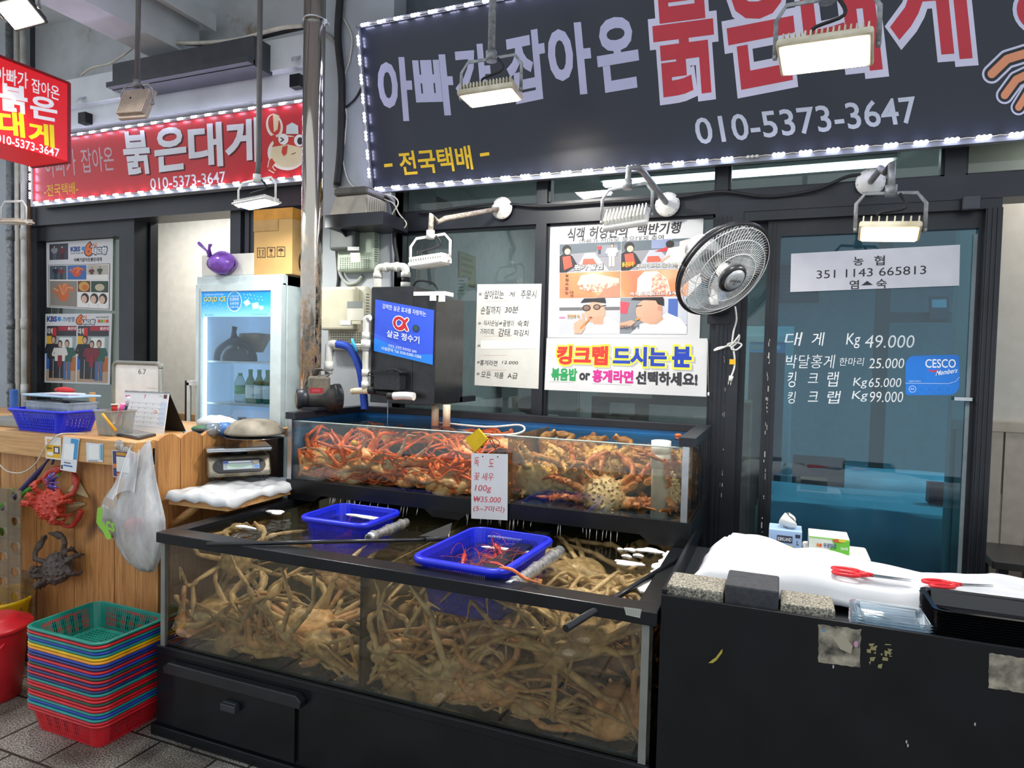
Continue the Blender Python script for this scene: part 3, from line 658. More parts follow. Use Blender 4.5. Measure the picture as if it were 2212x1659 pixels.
cable('power_cable', 'black cable sagging along the window rail between the wall lamps', [aY(x, y_, YW-.07) for x, y_ in ((905, 462), (1000, 448), (1080, 440), (1170, 446), (1290, 438), (1400, 432), (1470, 425), (1560, 414), (1660, 425), (1760, 410), (1830, 382), (1870, 378))], .008, BLACKR)
# ================================================================ tanks
LX0, LX1, LY0, LY1 = -2.36, -.335, 2.014, 3.39
UX0, UX1, UY0, UY1 = -2.34, -.325, 2.76, 3.375
TGL = see_glass('tank glass', '#f4f2ec', .05, .02)
TBLUE = mat('blue tank lining', '#1f6fb5', .4, var=.12, sc=4)
def water_mat(name, tint, dens, vcol, absd, acol, wave=6., wst=.5):
    t = NT(name); t.t.nodes.remove(t.b)
    tr = t.n('BsdfTransparent'); tr.inputs[0].default_value = lin(tint)
    gl = t.n('BsdfGlossy'); gl.inputs['Roughness'].default_value = .02
    geo = t.n('NewGeometry'); sx = t.n('SeparateXYZ'); t.l(geo.outputs['Normal'], sx.inputs[0])
    up = t.n('Math', operation='GREATER_THAN', i_0=sx.outputs[2], i_1=.5)
    fr = t.n('LayerWeight'); fr.inputs[0].default_value = .2
    mr = t.n('MapRange', i_Value=fr.outputs['Fresnel'], i_3=.03, i_4=.85)
    fa = t.n('Math', operation='MULTIPLY', i_0=mr.outputs[0], i_1=up.outputs[0])
    bp = t.n('Bump', i_Strength=wst, i_Distance=.02, i_Height=t.noise(wave, 3, None, .5, .8)); t.l(bp.outputs[0], gl.inputs['Normal'])
    mx = t.n('MixShader', i_0=fa.outputs[0], i_1=tr.outputs[0], i_2=gl.outputs[0]); t.l(mx.outputs[0], t.out.inputs[0])
    sc = t.n('VolumeScatter'); sc.inputs[0].default_value = lin(vcol); sc.inputs[1].default_value = dens
    ab = t.n('VolumeAbsorption'); ab.inputs[0].default_value = lin(acol); ab.inputs[1].default_value = absd
    ad = t.n('AddShader', i_0=sc.outputs[0], i_1=ab.outputs[0]); t.l(ad.outputs[0], t.out.inputs['Volume']); return t.m
# ---- lower tank
lt = thing('crab_tank', 'large black framed lower glass tank full of tan snow crabs standing on the pavement', 'tank', (-1.35, 2.7, 0))
b = MB().bx(LX0-.02, LX1, LY0, LY1, .045, .376).bx(LX0-.035, LX1+.01, LY0-.015, LY1, 0, .045).bx(LX0-.02, LX1, LY0-.006, LY0, .345, .376)
base = b.build('base_cabinet', BLACKP, lt, bev=.004)
# drawer in the base
dl, dr = aY(376, 1455, LY0-.01).x, aY(637, 1560, LY0-.01).x
dw = MB().bx(dl, dr, LY0-.012, LY0, .06, .285).build('drawer', BLACKP, lt)
dz = aY(500, 1470, LY0-.03).z
o = MB().prism([(dl-.03, LY0-.035, .285), (dr+.04, LY0-.035, .285), (dr+.045, LY0-.035, .312), (dr+.02, LY0-.035, .332), (dl-.01, LY0-.035, .332), (dl-.035, LY0-.035, .312)], (0, .034, 0)).build('drawer_hood', mat('black plastic strip', '#1b1d21', .35, var=.2), lt, bev=.003)
hx = aY(500, 1527, LY0-.02).x; hz = aY(500, 1527, LY0-.02).z
o = MB().bx(hx-.04, hx+.035, LY0-.04, LY0-.012, hz-.013, hz+.015).bx(hx-.035, hx+.03, LY0-.03, LY0-.012, hz+.015, hz+.02).build('handle', mat('dark grey handle', '#2d3036', .35), None, bev=.004); o.parent = dw
g = MB().bx(LX0+.012, LX1-.012, LY0+.006, LY0+.016, .376, .815).bx(LX0+.002, LX0+.012, LY0+.01, LY1-.01, .376, .815).bx(LX1-.012, LX1-.002, LY0+.01, LY1-.01, .376, .815)
g.build('glass_panes', TGL, lt)
MB().bx(LX0+.012, LX1-.012, LY1-.03, LY1, .376, .83).bx(LX0+.012, LX1-.012, LY0+.016, LY1-.03, .376, .385).build('lining', [mat('dark algae tank back', '#2c3a33', .6, var=.3, sc=3)], lt)
xm = aY(780, 1370, LY0+.02).x
MB().bx(xm-.2, xm+.3, LY0+.02, LY0+.5, .3855, .388).bx(LX1-.35, LX1-.02, LY0+.02, LY0+.6, .3855, .388).bx(LX0+.02, LX0+.12, LY0+.02, LY0+.3, .3855, .388).build('blue_floor_patch', TBLUE, lt)
fr = MB(); RZ0, RZ1, RW = .81, .853, .075
fr.bx(LX0-.012, LX1+.012, LY0-.012, LY0+RW, RZ0, RZ1).bx(LX0-.012, LX0+RW*.8, LY0+RW, LY1, RZ0, RZ1).bx(LX1-RW*.8, LX1+.012, LY0+RW, LY1, RZ0, RZ1).bx(LX0, LX1, LY1-.05, LY1, RZ0, RZ1)
fr.bx(xm+.40, xm+.47, LY0+RW, LY1-.05, RZ0+.005, RZ1-.004)
fr.build('rim', mat('black rim acrylic', '#14171b', .3, var=.2, sc=6, spec=.35), lt, bev=.003)
GE = mat('grey glass edge', '#7b7d78', .4)
MB().bx(LX0, LX0+.022, LY0+.002, LY0+.02, .376, RZ0).build('corner_post', GE, lt); MB().bx(LX1-.035, LX1-.012, LY0+.002, LY0+.018, .376, RZ0).build('corner_post', GE, lt)
# silicone line and label scrap on the rim
pl_ = pY(LY0-.013); a = Art(pl_, (0, -1, 0)); a.poly([(1348, 1311), (1386, 1316), (1383, 1335), (1352, 1328)], '#b9bab2'); 
for k in range(8): a.line([(1352+k*4.4, 1313+k*.6), (1352+k*4.4, 1327+k*.8)], 1.2, '#6c6d68', 2)
a.build('sticker_scrap', lt)
dv = MB()
def pdiv(x, y0, y1, z0, z1): dv.grid(lambda u, v: V((x, y0+(y1-y0)*u, z0+(z1-z0)*v)), 40, 24, keep=lambda i, j: not (i % 4 == 2 and j % 4 == 2), sm=False)
pdiv(xm, LY0+.02, LY1-.05, .39, .80); dv.build('divider', mat('tan perforated divider', '#6e6246', .5, var=.15), lt, solid=.006)
MB().bx(xm-.004, xm+.004, LY0+.0165, LY0+.02, .386, .80).build('divider_edge', ink('#15150f'), lt)
# ---- upper tank
ut = thing('crab_tank', 'upper open glass tank with blue lining holding red and king crabs', 'tank', (-1.33, 3.1, .853))
b = MB()
for (x0, x1) in ((UX0, UX0+.16), (-1.50, -1.36), (UX1-.16, UX1)):
    s0 = .05 if x0 > UX0+.1 else 0; s1 = .05 if x1 < UX1-.1 else 0
    b.prism([(x0-s0, UY0, .892), (x1+s1, UY0, .892), (x1, UY0, .8535), (x0, UY0, .8535)], (0, .02, 0))
b.bx(UX0, UX1, UY0, UY1, .888, .94).bx(UX0-.004, UX1+.006, UY0-.01, UY0, .89, .957).bx(UX1, UX1+.006, UY0, UY1, .86, .957).bx(UX0-.004, UX0, UY0, UY1, .86, .957).bx(UX0, UX1, UY0, UY0+.004, .94, .957)
for x in (UX0+.02, UX1-.06): b.bx(x, x+.04, UY1-.04, UY1, .8535, .89)
b.build('base', BLACKP, ut)
MB().bx(UX0+.01, UX1-.01, UY0+.003, UY0+.013, .955, 1.256).bx(UX1-.012, UX1-.002, UY0+.012, UY1-.01, .955, 1.27).build('glass_panes', TGL, ut)
MB().bx(UX0+.002, UX0+.014, UY0+.012, UY1, .94, 1.27).bx(UX0+.01, UX1-.012, UY1-.02, UY1-.004, .94, 1.29).bx(UX0+.01, UX1-.012, UY0+.014, UY1, .94, .952).build('lining', TBLUE, ut)
MB().bx(UX0-.012, UX0+.05, UY0-.012, UY1+.02, 1.266, 1.301).bx(UX1-.055, UX1+.012, UY0-.012, UY1+.02, 1.264, 1.301).bx(UX0+.05, UX1-.055, UY1-.03, UY1+.02, 1.266, 1.301).build('rim', BLACKM, ut, bev=.002)
MB().bx(UX0-.004, UX0+.022, UY0-.004, UY0+.003, .955, 1.266).build('corner_post', STEEL, ut); MB().bx(UX1-.04, UX1-.014, UY0-.003, UY0+.003, .955, 1.264).build('corner_post', STEEL, ut)
MB().tube([(UX0+.02, UY0+.006, 1.2575), (UX1-.02, UY0+.006, 1.2575)], .0035, 6).build('glass_edge', mat('pale glass edge', '#bcc9bd', .2), ut)
xd = -1.13
dv = MB(); pdiv(xd, UY0+.016, UY1-.03, .957, 1.25); dv.build('divider', see_glass('clear perforated divider', '#e8ddc8', .06, .05, haze=.25, hazecol='#cbb79a'), ut, solid=.004)
# ---- water
WL_ = mat
wl = MB().bx(LX0+.0125, LX1-.0125, LY0+.0165, LY1-.031, .3885, .832).build('tank_water', water_mat('murky tank water', '#f1eedd', .30, '#aba183', .16, '#d8c8a4', 7, .35))
tag(wl, 'murky brown green water filling the lower tank', 'water', kind='stuff')
wu = MB().bx(UX0+.0145, UX1-.0125, UY0+.0135, UY1-.021, .9525, 1.243).build('tank_water', water_mat('clearer tank water', '#f6f4ee', .2, '#b5b08c', .2, '#dccfa6', 9, .25))
tag(wu, 'clear faintly yellow water filling the upper tank', 'water', kind='stuff')

# ================================================================ crabs
def spike(b, p, n_, h, r): b.tube([p-n_*r, p+n_*h*.5, p+n_*h], [r*1.3, r*.8, r*.15], 6)
def crab_mesh(kind, seed, spread=1., curl=1., fit=None):
    """fit(point, margin): keeps a joint inside the tank"""
    R = random.Random(seed); b = MB()
    king = kind == 'king'
    w, l, h = {'snow': (.074, .078, .033), 'red': (.058, .062, .029), 'king': (.098, .094, .052)}[kind]
    def shell(u, v):
        th = 2*pi*u; ph = pi*v; c = cos(th); s_ = sin(th)
        k = 1-.22*max(0, s_) if kind != 'king' else 1-.12*max(0, s_)+.06*abs(c)
        z = -cos(ph)*h*(1 if v > .5 else .75)
        return V((w*k*sin(ph)**.7*c, l*sin(ph)**.7*s_*(1.08 if s_ > 0 else .95), z))
    b.grid(shell, 26, 14)
    b.ell((0, l*.98, -.002), (w*.28, .016, .012)); 
    for sd in (-1, 1):
        b.tube([(sd*w*.18, l*.98, .004), (sd*w*.26, l*1.18, .010)], [.0055, .006], 6)
        for i in range(3 if king else 4):
            az = ([36, 4, -32] if king else [44, 15, -13, -42])[i]+R.uniform(-16, 16)
            ln = [.125, .032, .105, .082] if kind == 'snow' else [.105, .028, .09, .075] if kind == 'red' else [.115, .05, .10, .095]
            ln = [x*spread*R.uniform(.9, 1.06)*(.85 if i == 3 else 1) for x in ln]
            if curl > 1: els = [R.uniform(50, 75), R.uniform(-10, 30), -R.uniform(60, 90), -R.uniform(95, 130)]
            else: els = [R.uniform(-4, 36), -R.uniform(-12, 18), -R.uniform(-10, 45), -R.uniform(5, 75)]
            RB = {'snow': .0116, 'red': .0118, 'king': .0195}[kind]; rk = [RB, RB*.9, RB*.72, RB*.52] if not king else [RB, RB*.95, RB*.82, RB*.62]
            p = V((sd*w*.78, l*(.42-.30*i)+(0 if not king else -.01), -.006)); pts = []; rad_ = []; daz = R.uniform(-13, 13)
            for k in range(4):
                a_ = rad(az+daz*k); e = rad(els[k]); q = p+V((sd*cos(e)*cos(a_), cos(e)*sin(a_), sin(e)))*ln[k]
                if fit:
                    mg = RB*.8+R.uniform(0, .03)
                    for _ in range(4):
                        d_ = fit(q, mg)-p
                        if d_.length > .25*ln[k]: q = p+d_.normalized()*ln[k]
                    q = fit(q, mg)
                for t_, f_ in (((.0, .66), (.12, 1.0), (.5, 1.06), (.86, .92), (.97, .7)) if k < 3 else ((0, .7), (.2, .95), (.65, .6), (1., .12))): pts.append(p+(q-p)*t_); rad_.append(rk[k]*f_)
                p = q
            b.tube(pts, rad_, 8, 0, .72)
            if king:
                for k in range(22):
                    j = R.randrange(len(pts)-2); t_ = R.random(); c = pts[j]*(1-t_)+pts[j+1]*t_; dd = (pts[j+1]-pts[j]).normalized()
                    n_ = V((R.uniform(-1, 1), R.uniform(-1, 1), R.uniform(-.5, 1))); n_ = (n_-dd*n_.dot(dd)).normalized(); r_ = rad_[j]*.9
                    spike(b, c+n_*r_*.8, n_, .017, .0052)
        # claw arm
        k = 1.25 if king else .9 if kind == 'red' else 1.05
        F_ = (lambda q_: fit(q_, .02)) if fit else (lambda q_: q_); p0 = V((sd*w*.55, l*.72, -.004)); p1 = p0+V((sd*.05*k, .045*k, .02*R.uniform(.2, 1.4))); p1 = F_(p1); p2 = F_(p1+V((-sd*.006, .035*k, -.012))); p3 = F_(p2+V((-sd*.045*k, .035*k, -.012))); 
        rc = {'snow': .0125, 'red': .0095, 'king': .017}[kind]
        b.tube([p0, (p0+p1)/2, p1, p2], [rc*.8, rc, rc*.95, rc*.9], 8); b.tube([p2, (p2+p3)/2, p3], [rc*.8, rc*1.5, rc*1.2], 8, 0, .75)
        for s2 in (-1, 1):
            f1 = p3+V((-sd*.02*k, .012*k+s2*.004, .004*s2)); f2 = F_(p3+V((-sd*.036*k, .020*k, .001)))
            b.tube([p3+V((0, 0, .006*s2)), f1+V((0, 0, .006*s2)), f2], [rc*.75, rc*.55, rc*.16], 7)
    if king:
        for k in range(70):
            u = R.random(); v = .5+.5*R.random()**1.2*.92; p = shell(u, v); n_ = V((p.x/w**2, p.y/l**2, p.z/h**2)).normalized(); spike(b, p, n_, R.uniform(.010, .019), .0062)
    else:
        for k in range(16):
            u = k/16; p = shell(u, .52); n_ = V((p.x, p.y, 0)).normalized(); spike(b, p, n_, .005, .003)
    me = b.mesh('crab', []); o = bpy.data.objects.new('crab', me); COL.objects.link(o)
    m_ = o.modifiers.new('r', 'REMESH'); m_.mode = 'VOXEL'; m_.voxel_size = .0038 if kind == 'snow' else .0033 if kind == 'red' else .0042
    dg = bpy.context.evaluated_depsgraph_get(); out = bpy.data.meshes.new_from_object(o.evaluated_get(dg)); bpy.data.objects.remove(o); bpy.data.meshes.remove(me)
    out.polygons.foreach_set('use_smooth', [True]*len(out.polygons)); return out
def crab_mat(name, body, body2, legc, legtip, belly, r0, spots=None, rough=.38):
    t = NT(name); ln = t.n('VectorMath', operation='LENGTH'); t.l(t.obj(), ln.inputs[0])
    nz = t.noise(38, 4); k = t.n('MapRange', i_Value=ln.outputs['Value'], i_1=r0*.85, i_2=r0*1.35)
    bod = t.ramp(nz, [(.35, body2), (.6, body)])
    if spots:
        v = t.n('TexVoronoi'); v.inputs['Scale'].default_value = 48; t.l(t.obj(), v.inputs['Vector']); bod = t.mix(t.ramp(v.outputs['Distance'], [(.2, (1, 1, 1, 1)), (.34, (0, 0, 0, 1))]), bod, spots)
    leg = t.mix(t.n('MapRange', i_Value=ln.outputs['Value'], i_1=r0*1.3, i_2=r0*3.4).outputs[0], legc, legtip)
    leg = t.mix(1., leg, t.ramp(nz, [(.3, '#b9b0a4'), (.65, '#ffffff')]), 'MULTIPLY')
    c = t.mix(k.outputs[0], bod, leg)
    tc = t.n('TexCoord'); sx = t.n('SeparateXYZ'); t.l(tc.outputs['Normal'], sx.inputs[0])
    c = t.mix(t.n('MapRange', i_Value=sx.outputs[2], i_1=-.15, i_2=-.75, i_3=0, i_4=.85).outputs[0], c, t.ramp(nz, [(.32, tuple([x*.55 for x in lin(belly)[:3]]+[1])), (.6, belly)]))
    t.set(Base_Color=c, Roughness=rough); t.bump(t.noise(140, 3), .25, .003); return t.m
SNOWM = crab_mat('snow crab shell', '#b59c7a', '#877258', '#cfb794', '#b89e7e', '#e6d6bc', .078, spots='#8f785e')
SNOWP = crab_mat('pinkish snow crab shell', '#d8ad86', '#a07c58', '#d9a886', '#caa07a', '#ecdabc', .07)
REDM = crab_mat('red snow crab shell', '#efd8a8', '#e2b070', '#fb8a3e', '#f0682c', '#f6e6c0', .055, rough=.3)
KINGM = crab_mat('king crab shell', '#dcb868', '#bd9450', '#cf9f58', '#c2733a', '#e2cf9c', .095, spots='#7d4f22')
KINGW = crab_mat('pale king crab shell', '#d8c8a0', '#b8a67a', '#cb8440', '#c0622a', '#e2cf9c', .095, spots='#6d4526')
SNOW, REDC, KING = ('snow', 1.12, SNOWM), ('red', .95, REDM), ('king', .8, KINGM)
def bbox_rot(me, Rm):
    if 'bb' not in me: me['bb'] = [c for i in range(0, len(me.vertices), 23) for c in me.vertices[i].co]
    d = list(me['bb']); P = [Rm @ V(d[i:i+3]) for i in range(0, len(d), 3)]
    return [min(p[k] for p in P) for k in range(3)], [max(p[k] for p in P) for k in range(3)]
RC = random.Random(21)
def put(libr, name, label, cat, group, c, rot, sc, lim, m_=None):
    """stand a crab in the tank: its body keeps clear of the walls, its legs bend along floor and glass"""
    kind, spread, m0 = libr; Rm = Euler(rot).to_matrix()*sc; inv = Rm.inverted()
    bw = {'snow': .07, 'red': .05, 'king': .085}[kind]
    c = V([min(max(c[k], lim[k][0]+bw*(.6 if k == 2 else .85)*sc), lim[k][1]-bw*(.75 if k == 2 else .9)*sc) for k in range(3)])
    def fit(q, mg):
        w = Rm @ q+c; mg *= sc
        return inv @ (V([min(max(w[k], lim[k][0]+mg), lim[k][1]-mg) for k in range(3)])-c)
    put.n = getattr(put, 'n', 100)+7
    me = crab_mesh(kind, put.n, spread, 1., fit); me.materials.append(m0)
    o = bpy.data.objects.new(name, me); COL.objects.link(o); o.location = c; o.rotation_euler = rot; o.scale = (sc,)*3
    if m_: recolour(o, 0, m_)
    return tag(o, label, cat, group)
limL = ((LX0+.016, xm-.006), (LY0+.02, LY1-.035), (.389, .826)); limR = ((xm+.006, LX1-.016), (LY0+.02, LY1-.035), (.389, .826))
gl_, gr_ = 'snow crabs piled in the left compartment of the lower tank', 'snow crabs piled in the right compartment of the lower tank'
ll_, lr_ = 'tan long-legged snow crab in the lower tank, left of the divider', 'tan long-legged snow crab in the lower tank, right of the divider'
o = put(SNOW, 'snow_crab', 'lone snow crab climbing high in the left part of the lower tank, legs spread', 'crab', None, (aY(510, 1290, 2.3).x, 2.3, .68), (1.15, .15, .3), 1.0, limL)
o = put(SNOW, 'snow_crab', 'pink tinged snow crab facing the glass with raised claws, left of the divider', 'crab', None, (aY(690, 1395, 2.2).x, 2.16, .53), (-.4, -.1, 3.3), 1.15, limL, SNOWP)
o = put(SNOW, 'snow_crab', 'large snow crab lying low against the glass near the left end of the lower tank', 'crab', None, (aY(470, 1385, 2.2).x, 2.2, .50), (-.15, .05, 3.0), 1.2, limL)
def pile_rot():
    k = RC.random()
    if k < .42: return (RC.uniform(.5, 1.25), RC.uniform(-.3, .3), RC.uniform(-.9, .9)+(pi if RC.random() < .5 else 0)*0)
    if k < .60: return (RC.uniform(-1.3, -.7), RC.uniform(-.3, .3), RC.uniform(-.8, .8))
    return (RC.uniform(-.35, .35), RC.uniform(-.3, .3), RC.uniform(0, 6.28))
def pile(n, x0, x1, lim, lab, grp, top):
    for i in range(n):
        x = x0+(x1-x0)*((i*.618) % 1); y = LY0+.10+(0 if i < n*.45 else RC.random()**1.3*.9); z = .42+RC.random()*top(x)+(.06*RC.random() if y > 2.5 else 0)
        put(SNOW, 'snow_crab', lab, 'crab', grp, (x, y, z), pile_rot(), RC.uniform(1.02, 1.3), lim, SNOWP if i % 4 == 0 else None)
pile(13, LX0+.1, xm-.1, limL, ll_, gl_, lambda x: .03+.08*(x-LX0))
o = put(SNOW, 'snow_crab', 'snow crab with pinkish raised shell high in the middle of the right compartment', 'crab', None, (aY(1060, 1390, 2.2).x, 2.2, .63), (-.35, .2, 3.4), 1.15, limR, SNOWP)
o = put(SNOW, 'snow_crab', 'orange tinged snow crab clinging upright just right of the sunken basket', 'crab', None, (aY(1160, 1350, 2.3).x, 2.3, .66), (1.2, .5, 2.6), 1.05, limR, crab_mat('orange snow crab shell', '#c0905c', '#8a6a48', '#d98a5c', '#c9764a', '#e2cba8', .07))
o = put(SNOW, 'snow_crab', 'snow crab with yellow claws folded before it, middle of the right compartment', 'crab', None, (aY(1070, 1450, 2.15).x, 2.16, .52), (-.3, 0, 3.2), 1.15, limR, SNOWP)
pile(34, xm+.1, LX1-.09, limR, lr_, gr_, lambda x: .09 if -1.3 < x < -.75 else .20+.12*(x-xm))
for i in range(7):
    put(SNOW, 'snow_crab', 'snow crab seen through the water surface near the right rim of the lower tank', 'crab', 'snow crabs under the surface at the right rim', (RC.uniform(-.9, -.45), RC.uniform(2.25, 2.7), RC.uniform(.66, .74)), (RC.uniform(-.25, .25), RC.uniform(-.25, .25), RC.uniform(0, 6.28)), 1.1, limR)
# upper tank
limU = ((UX0+.018, xd-.004), (UY0+.016, UY1-.025), (.9535, 1.238)); limK = ((xd+.004, UX1-.016), (UY0+.016, UY1-.025), (.9535, 1.238))
def up_(px, py, y): return aY(px, py, y)
for (px, py, y, rot, lab) in ((690, 990, 2.9, (.9, .2, .4), 'red snow crab at the left end of the upper tank reaching up the heap'), (785, 995, 2.86, (1.35, -.3, .5), 'red snow crab standing on edge with its pale shell facing out, under the yellow cap'),
      (765, 1022, 2.83, (1.3, .4, .6), 'red snow crab low in the heap with pale shell facing out at left'), (930, 1040, 2.83, (.25, 0, 3.1), 'red snow crab at the front bottom facing the glass, left of the price card'), (955, 1052, 2.82, (1.2, .1, -.4), 'red snow crab with pale shell pressed to the glass bottom by the price card'),
      (900, 1002, 2.9, (.3, .1, 3.3), 'red snow crab on top of the middle of the heap, legs arched'), (1010, 985, 2.95, (.5, -.3, 2.8), 'red snow crab high on the heap behind the price card')):
    put(REDC, 'red_crab', lab, 'crab', None, up_(px, py, y), rot, 1.05, limU)
for i in range(24):
    x = UX0+.09+(xd-.1-UX0-.09)*((i*.618) % 1); y = UY0+.07+(0 if i < 13 else RC.random()*.38); z = .975+RC.random()*(.11-.06*(x-UX0))
    put(REDC, 'red_crab', 'orange red snow crab in the tangled heap left of the price card', 'crab', 'red snow crabs heaped in the upper tank', (x, y, z), pile_rot(), RC.uniform(.9, 1.05), limU)
for i in range(7):
    put(REDC, 'red_crab', 'dim red crab close under the surface at the back of the upper tank', 'crab', 'red crabs under the surface of the upper tank', (RC.uniform(-2.1, -1.3), RC.uniform(3.1, 3.3), RC.uniform(1.1, 1.17)), (RC.uniform(-.3, .3), RC.uniform(-.3, .3), RC.uniform(0, 6.28)), 1., limU)
for (px, py, y, rot, lab, m_) in ((1155, 1035, 2.92, (-1.2, .1, .15), 'yellowish king crab just right of the price card, underside and claws facing out', None), (1305, 1075, 2.90, (1.05, .1, .1), 'pale king crab with dark spotted shell at the front bottom of the upper tank', KINGW),
      (1310, 1000, 3.08, (1.0, .2, .4), 'spiny king crab near the back with rounded shell, left of the white pipe', None), (1205, 985, 3.15, (.9, -.2, .5), 'king crab against the divider at the back, high up', None), (1440, 1060, 2.93, (1.4, .3, 1.5), 'dark orange king crab squeezed between white pipe and tank corner', KINGW),
      (1230, 1030, 3.0, (.6, .2, 2.2), 'king crab in the middle of the upper tank with orange tipped legs', None), (1370, 1050, 3.12, (.3, .5, 3.6), 'king crab behind the white pipe', None), (1480, 1010, 3.2, (1.2, 1.0, .8), 'king crab clinging to the right side pane of the upper tank', None)):
    put(KING, 'king_crab', lab, 'crab', None, up_(px, py, y), rot, .92, limK, m_)
for i in range(4):
    put(KING, 'king_crab', 'brownish king crab close under the surface at the back of the upper tank', 'crab', 'king crabs under the surface of the upper tank', (RC.uniform(-1.0, -.5), RC.uniform(3.15, 3.3), 1.13), (RC.uniform(-.2, .2), RC.uniform(-.2, .2), RC.uniform(0, 6.28)), .85, limK)

# ================================================================ baskets
def rrect(w, d, r, n=4):
    pts = []
    for cx, cy, a0 in ((w/2-r, d/2-r, 0), (-w/2+r, d/2-r, pi/2), (-w/2+r, -d/2+r, pi), (w/2-r, -d/2+r, 3*pi/2)):
        for k in range(n+1): t_ = a0+pi/2*k/n; pts.append((cx+r*cos(t_), cy+r*sin(t_), k))
    return pts
def basket_mesh(name, w, d, h, taper, r, nslot=30, rows=(1,), rim=.014, wall=.0022, floor=True, rimh=.012):
    """open basket: rim band at z=h, slotted walls, slotted floor; origin at the middle of its floor"""
    b = MB()
    def loop(z):
        k = 1-taper*(1-z/h); base = rrect(w*k, d*k, r*k, 4); out = []
        n = len(base)
        for i in range(n):
            a_ = base[i]; c = base[(i+1) % n]; out.append((a_[0], a_[1], True))
            if a_[2] == 4:   # a straight run: split into bars and slots
                for q in range(1, nslot*2): t_ = q/(nslot*2); out.append((a_[0]+(c[0]-a_[0])*t_, a_[1]+(c[1]-a_[1])*t_, False))
        return out
    rowz = [0, h*.10]
    nr = rows[0]
    for k in range(nr):
        z0 = h*.10+(h*.80)*(k/nr); z1 = h*.10+(h*.80)*((k+1)/nr); rowz += [z1-(h*.03 if nr > 1 else h*.02), z1]
    rowz += [h]
    L = [loop(z) for z in rowz]; n = len(L[0]); vs = [(p[0], p[1], rowz[j]) for j in range(len(rowz)) for p in L[j]]
    runs = []; k = 0; flags = [p[2] for p in L[0]]
    fs = []
    for j in range(len(rowz)-1):
        hole_row = (j >= 1 and (j-1) % 2 == 0 and j < len(rowz)-2); pos = 0
        for i in range(n):
            if flags[i]: pos = 0
            else: pos += 1
            straight = not (flags[i] and flags[(i+1) % n])
            if hole_row and straight and 2 <= pos <= nslot*2-3 and pos % 2 == 0: continue
            fs.append((j*n+i, j*n+(i+1) % n, (j+1)*n+(i+1) % n, (j+1)*n+i))
    b.add(vs, fs, 0, False)
    k0 = 1-taper
    if floor:
        fw, fd = w*k0-r*k0*.4, d*k0-r*k0*.4; nx, ny = 46, 30
        b.grid(lambda u, v: V(((u-.5)*fw, (v-.5)*fd, 0)), nx, ny, keep=lambda i, j: not (2 < i < nx-3 and 2 < j < ny-3 and i % 2 == 0 and j % 2 == 0), sm=False)
    me = b.mesh(name); o = bpy.data.objects.new(name, me); COL.objects.link(o); s_ = o.modifiers.new('s', 'SOLIDIFY'); s_.thickness = wall; s_.offset = 0
    dg = bpy.context.evaluated_depsgraph_get(); m2 = bpy.data.meshes.new_from_object(o.evaluated_get(dg)); bpy.data.objects.remove(o); bpy.data.meshes.remove(me)
    # rim: a flattened rounded band round the top
    q = rrect(w, d, r, 5); rb = MB(); n = len(q); prof = [(0, -rimh), (rim, -rimh), (rim+.002, -rimh*.3), (rim*.8, 0), (0, .001)]
    vs = []
    for i in range(n):
        a_ = q[i-1]; c = q[(i+1) % n]; tx, ty = c[0]-a_[0], c[1]-a_[1]; L_ = math.hypot(tx, ty); nx, ny = ty/L_, -tx/L_
        for (o_, z) in prof: vs.append((q[i][0]+nx*o_, q[i][1]+ny*o_, h+z))
    kk = len(prof); rb.add(vs, [(i*kk+j, i*kk+(j+1) % kk, ((i+1) % n)*kk+(j+1) % kk, ((i+1) % n)*kk+j) for i in range(n) for j in range(kk)], 0, True)
    bm = bmesh.new(); bm.from_mesh(m2); r2 = rb.mesh('r'); bm.from_mesh(r2); bmesh.ops.recalc_face_normals(bm, faces=bm.faces); bm.to_mesh(m2); bm.free(); bpy.data.meshes.remove(r2)
    m2.name = name; return m2
def add_mesh(name, me, m_, loc=(0, 0, 0), rz=0.):
    o = bpy.data.objects.new(name, me)
    if not me.materials: me.materials.append(m_)
    COL.objects.link(o); recolour(o, 0, m_); o.location = loc; o.rotation_euler = (0, 0, rz); return o
# two blue baskets floating in the lower tank
def float_basket(label, pts, zr, depth, nsl):
    """pts: rim corners in px (left, near/front, right, back)"""
    P = [aZ(px, py, zr) for px, py in pts]; c = (P[0]+P[1]+P[2]+P[3])/4
    e1 = ((P[1]-P[0])+(P[2]-P[3]))/2; e2 = ((P[3]-P[0])+(P[2]-P[1]))/2
    rz = math.atan2(e1.y, e1.x); w, d = e1.length-.03, e2.length-.03
    me = basket_mesh('basket', w, d, depth, .16, .045, nsl, (1,), .018, .003, True, .022)
    r = thing('floating_basket', label, 'basket'); r.location = (c.x, c.y, zr-depth); r.rotation_euler = (0, 0, rz)
    o = add_mesh('basket_body', me, BLUEP); o.parent = r
    return r, w, d, rz, c
fb1, w1, d1, rz1, cc1 = float_basket('blue plastic basket floating empty in the left part of the lower tank', ((640, 1113), (785, 1136), (872, 1100), (738, 1086)), .882, .16, 34)
fb2, w2, d2_, rz2, cc2 = float_basket('blue plastic basket of red shrimp floating at the front of the lower tank', ((890, 1200), (1085, 1238), (1200, 1158), (1020, 1136)), .888, .20, 34)
FOIL = mat('foil wrapped float', '#c9ccd0', .25, m=.7, var=.25, sc=60, bump=.8, bsc=60)
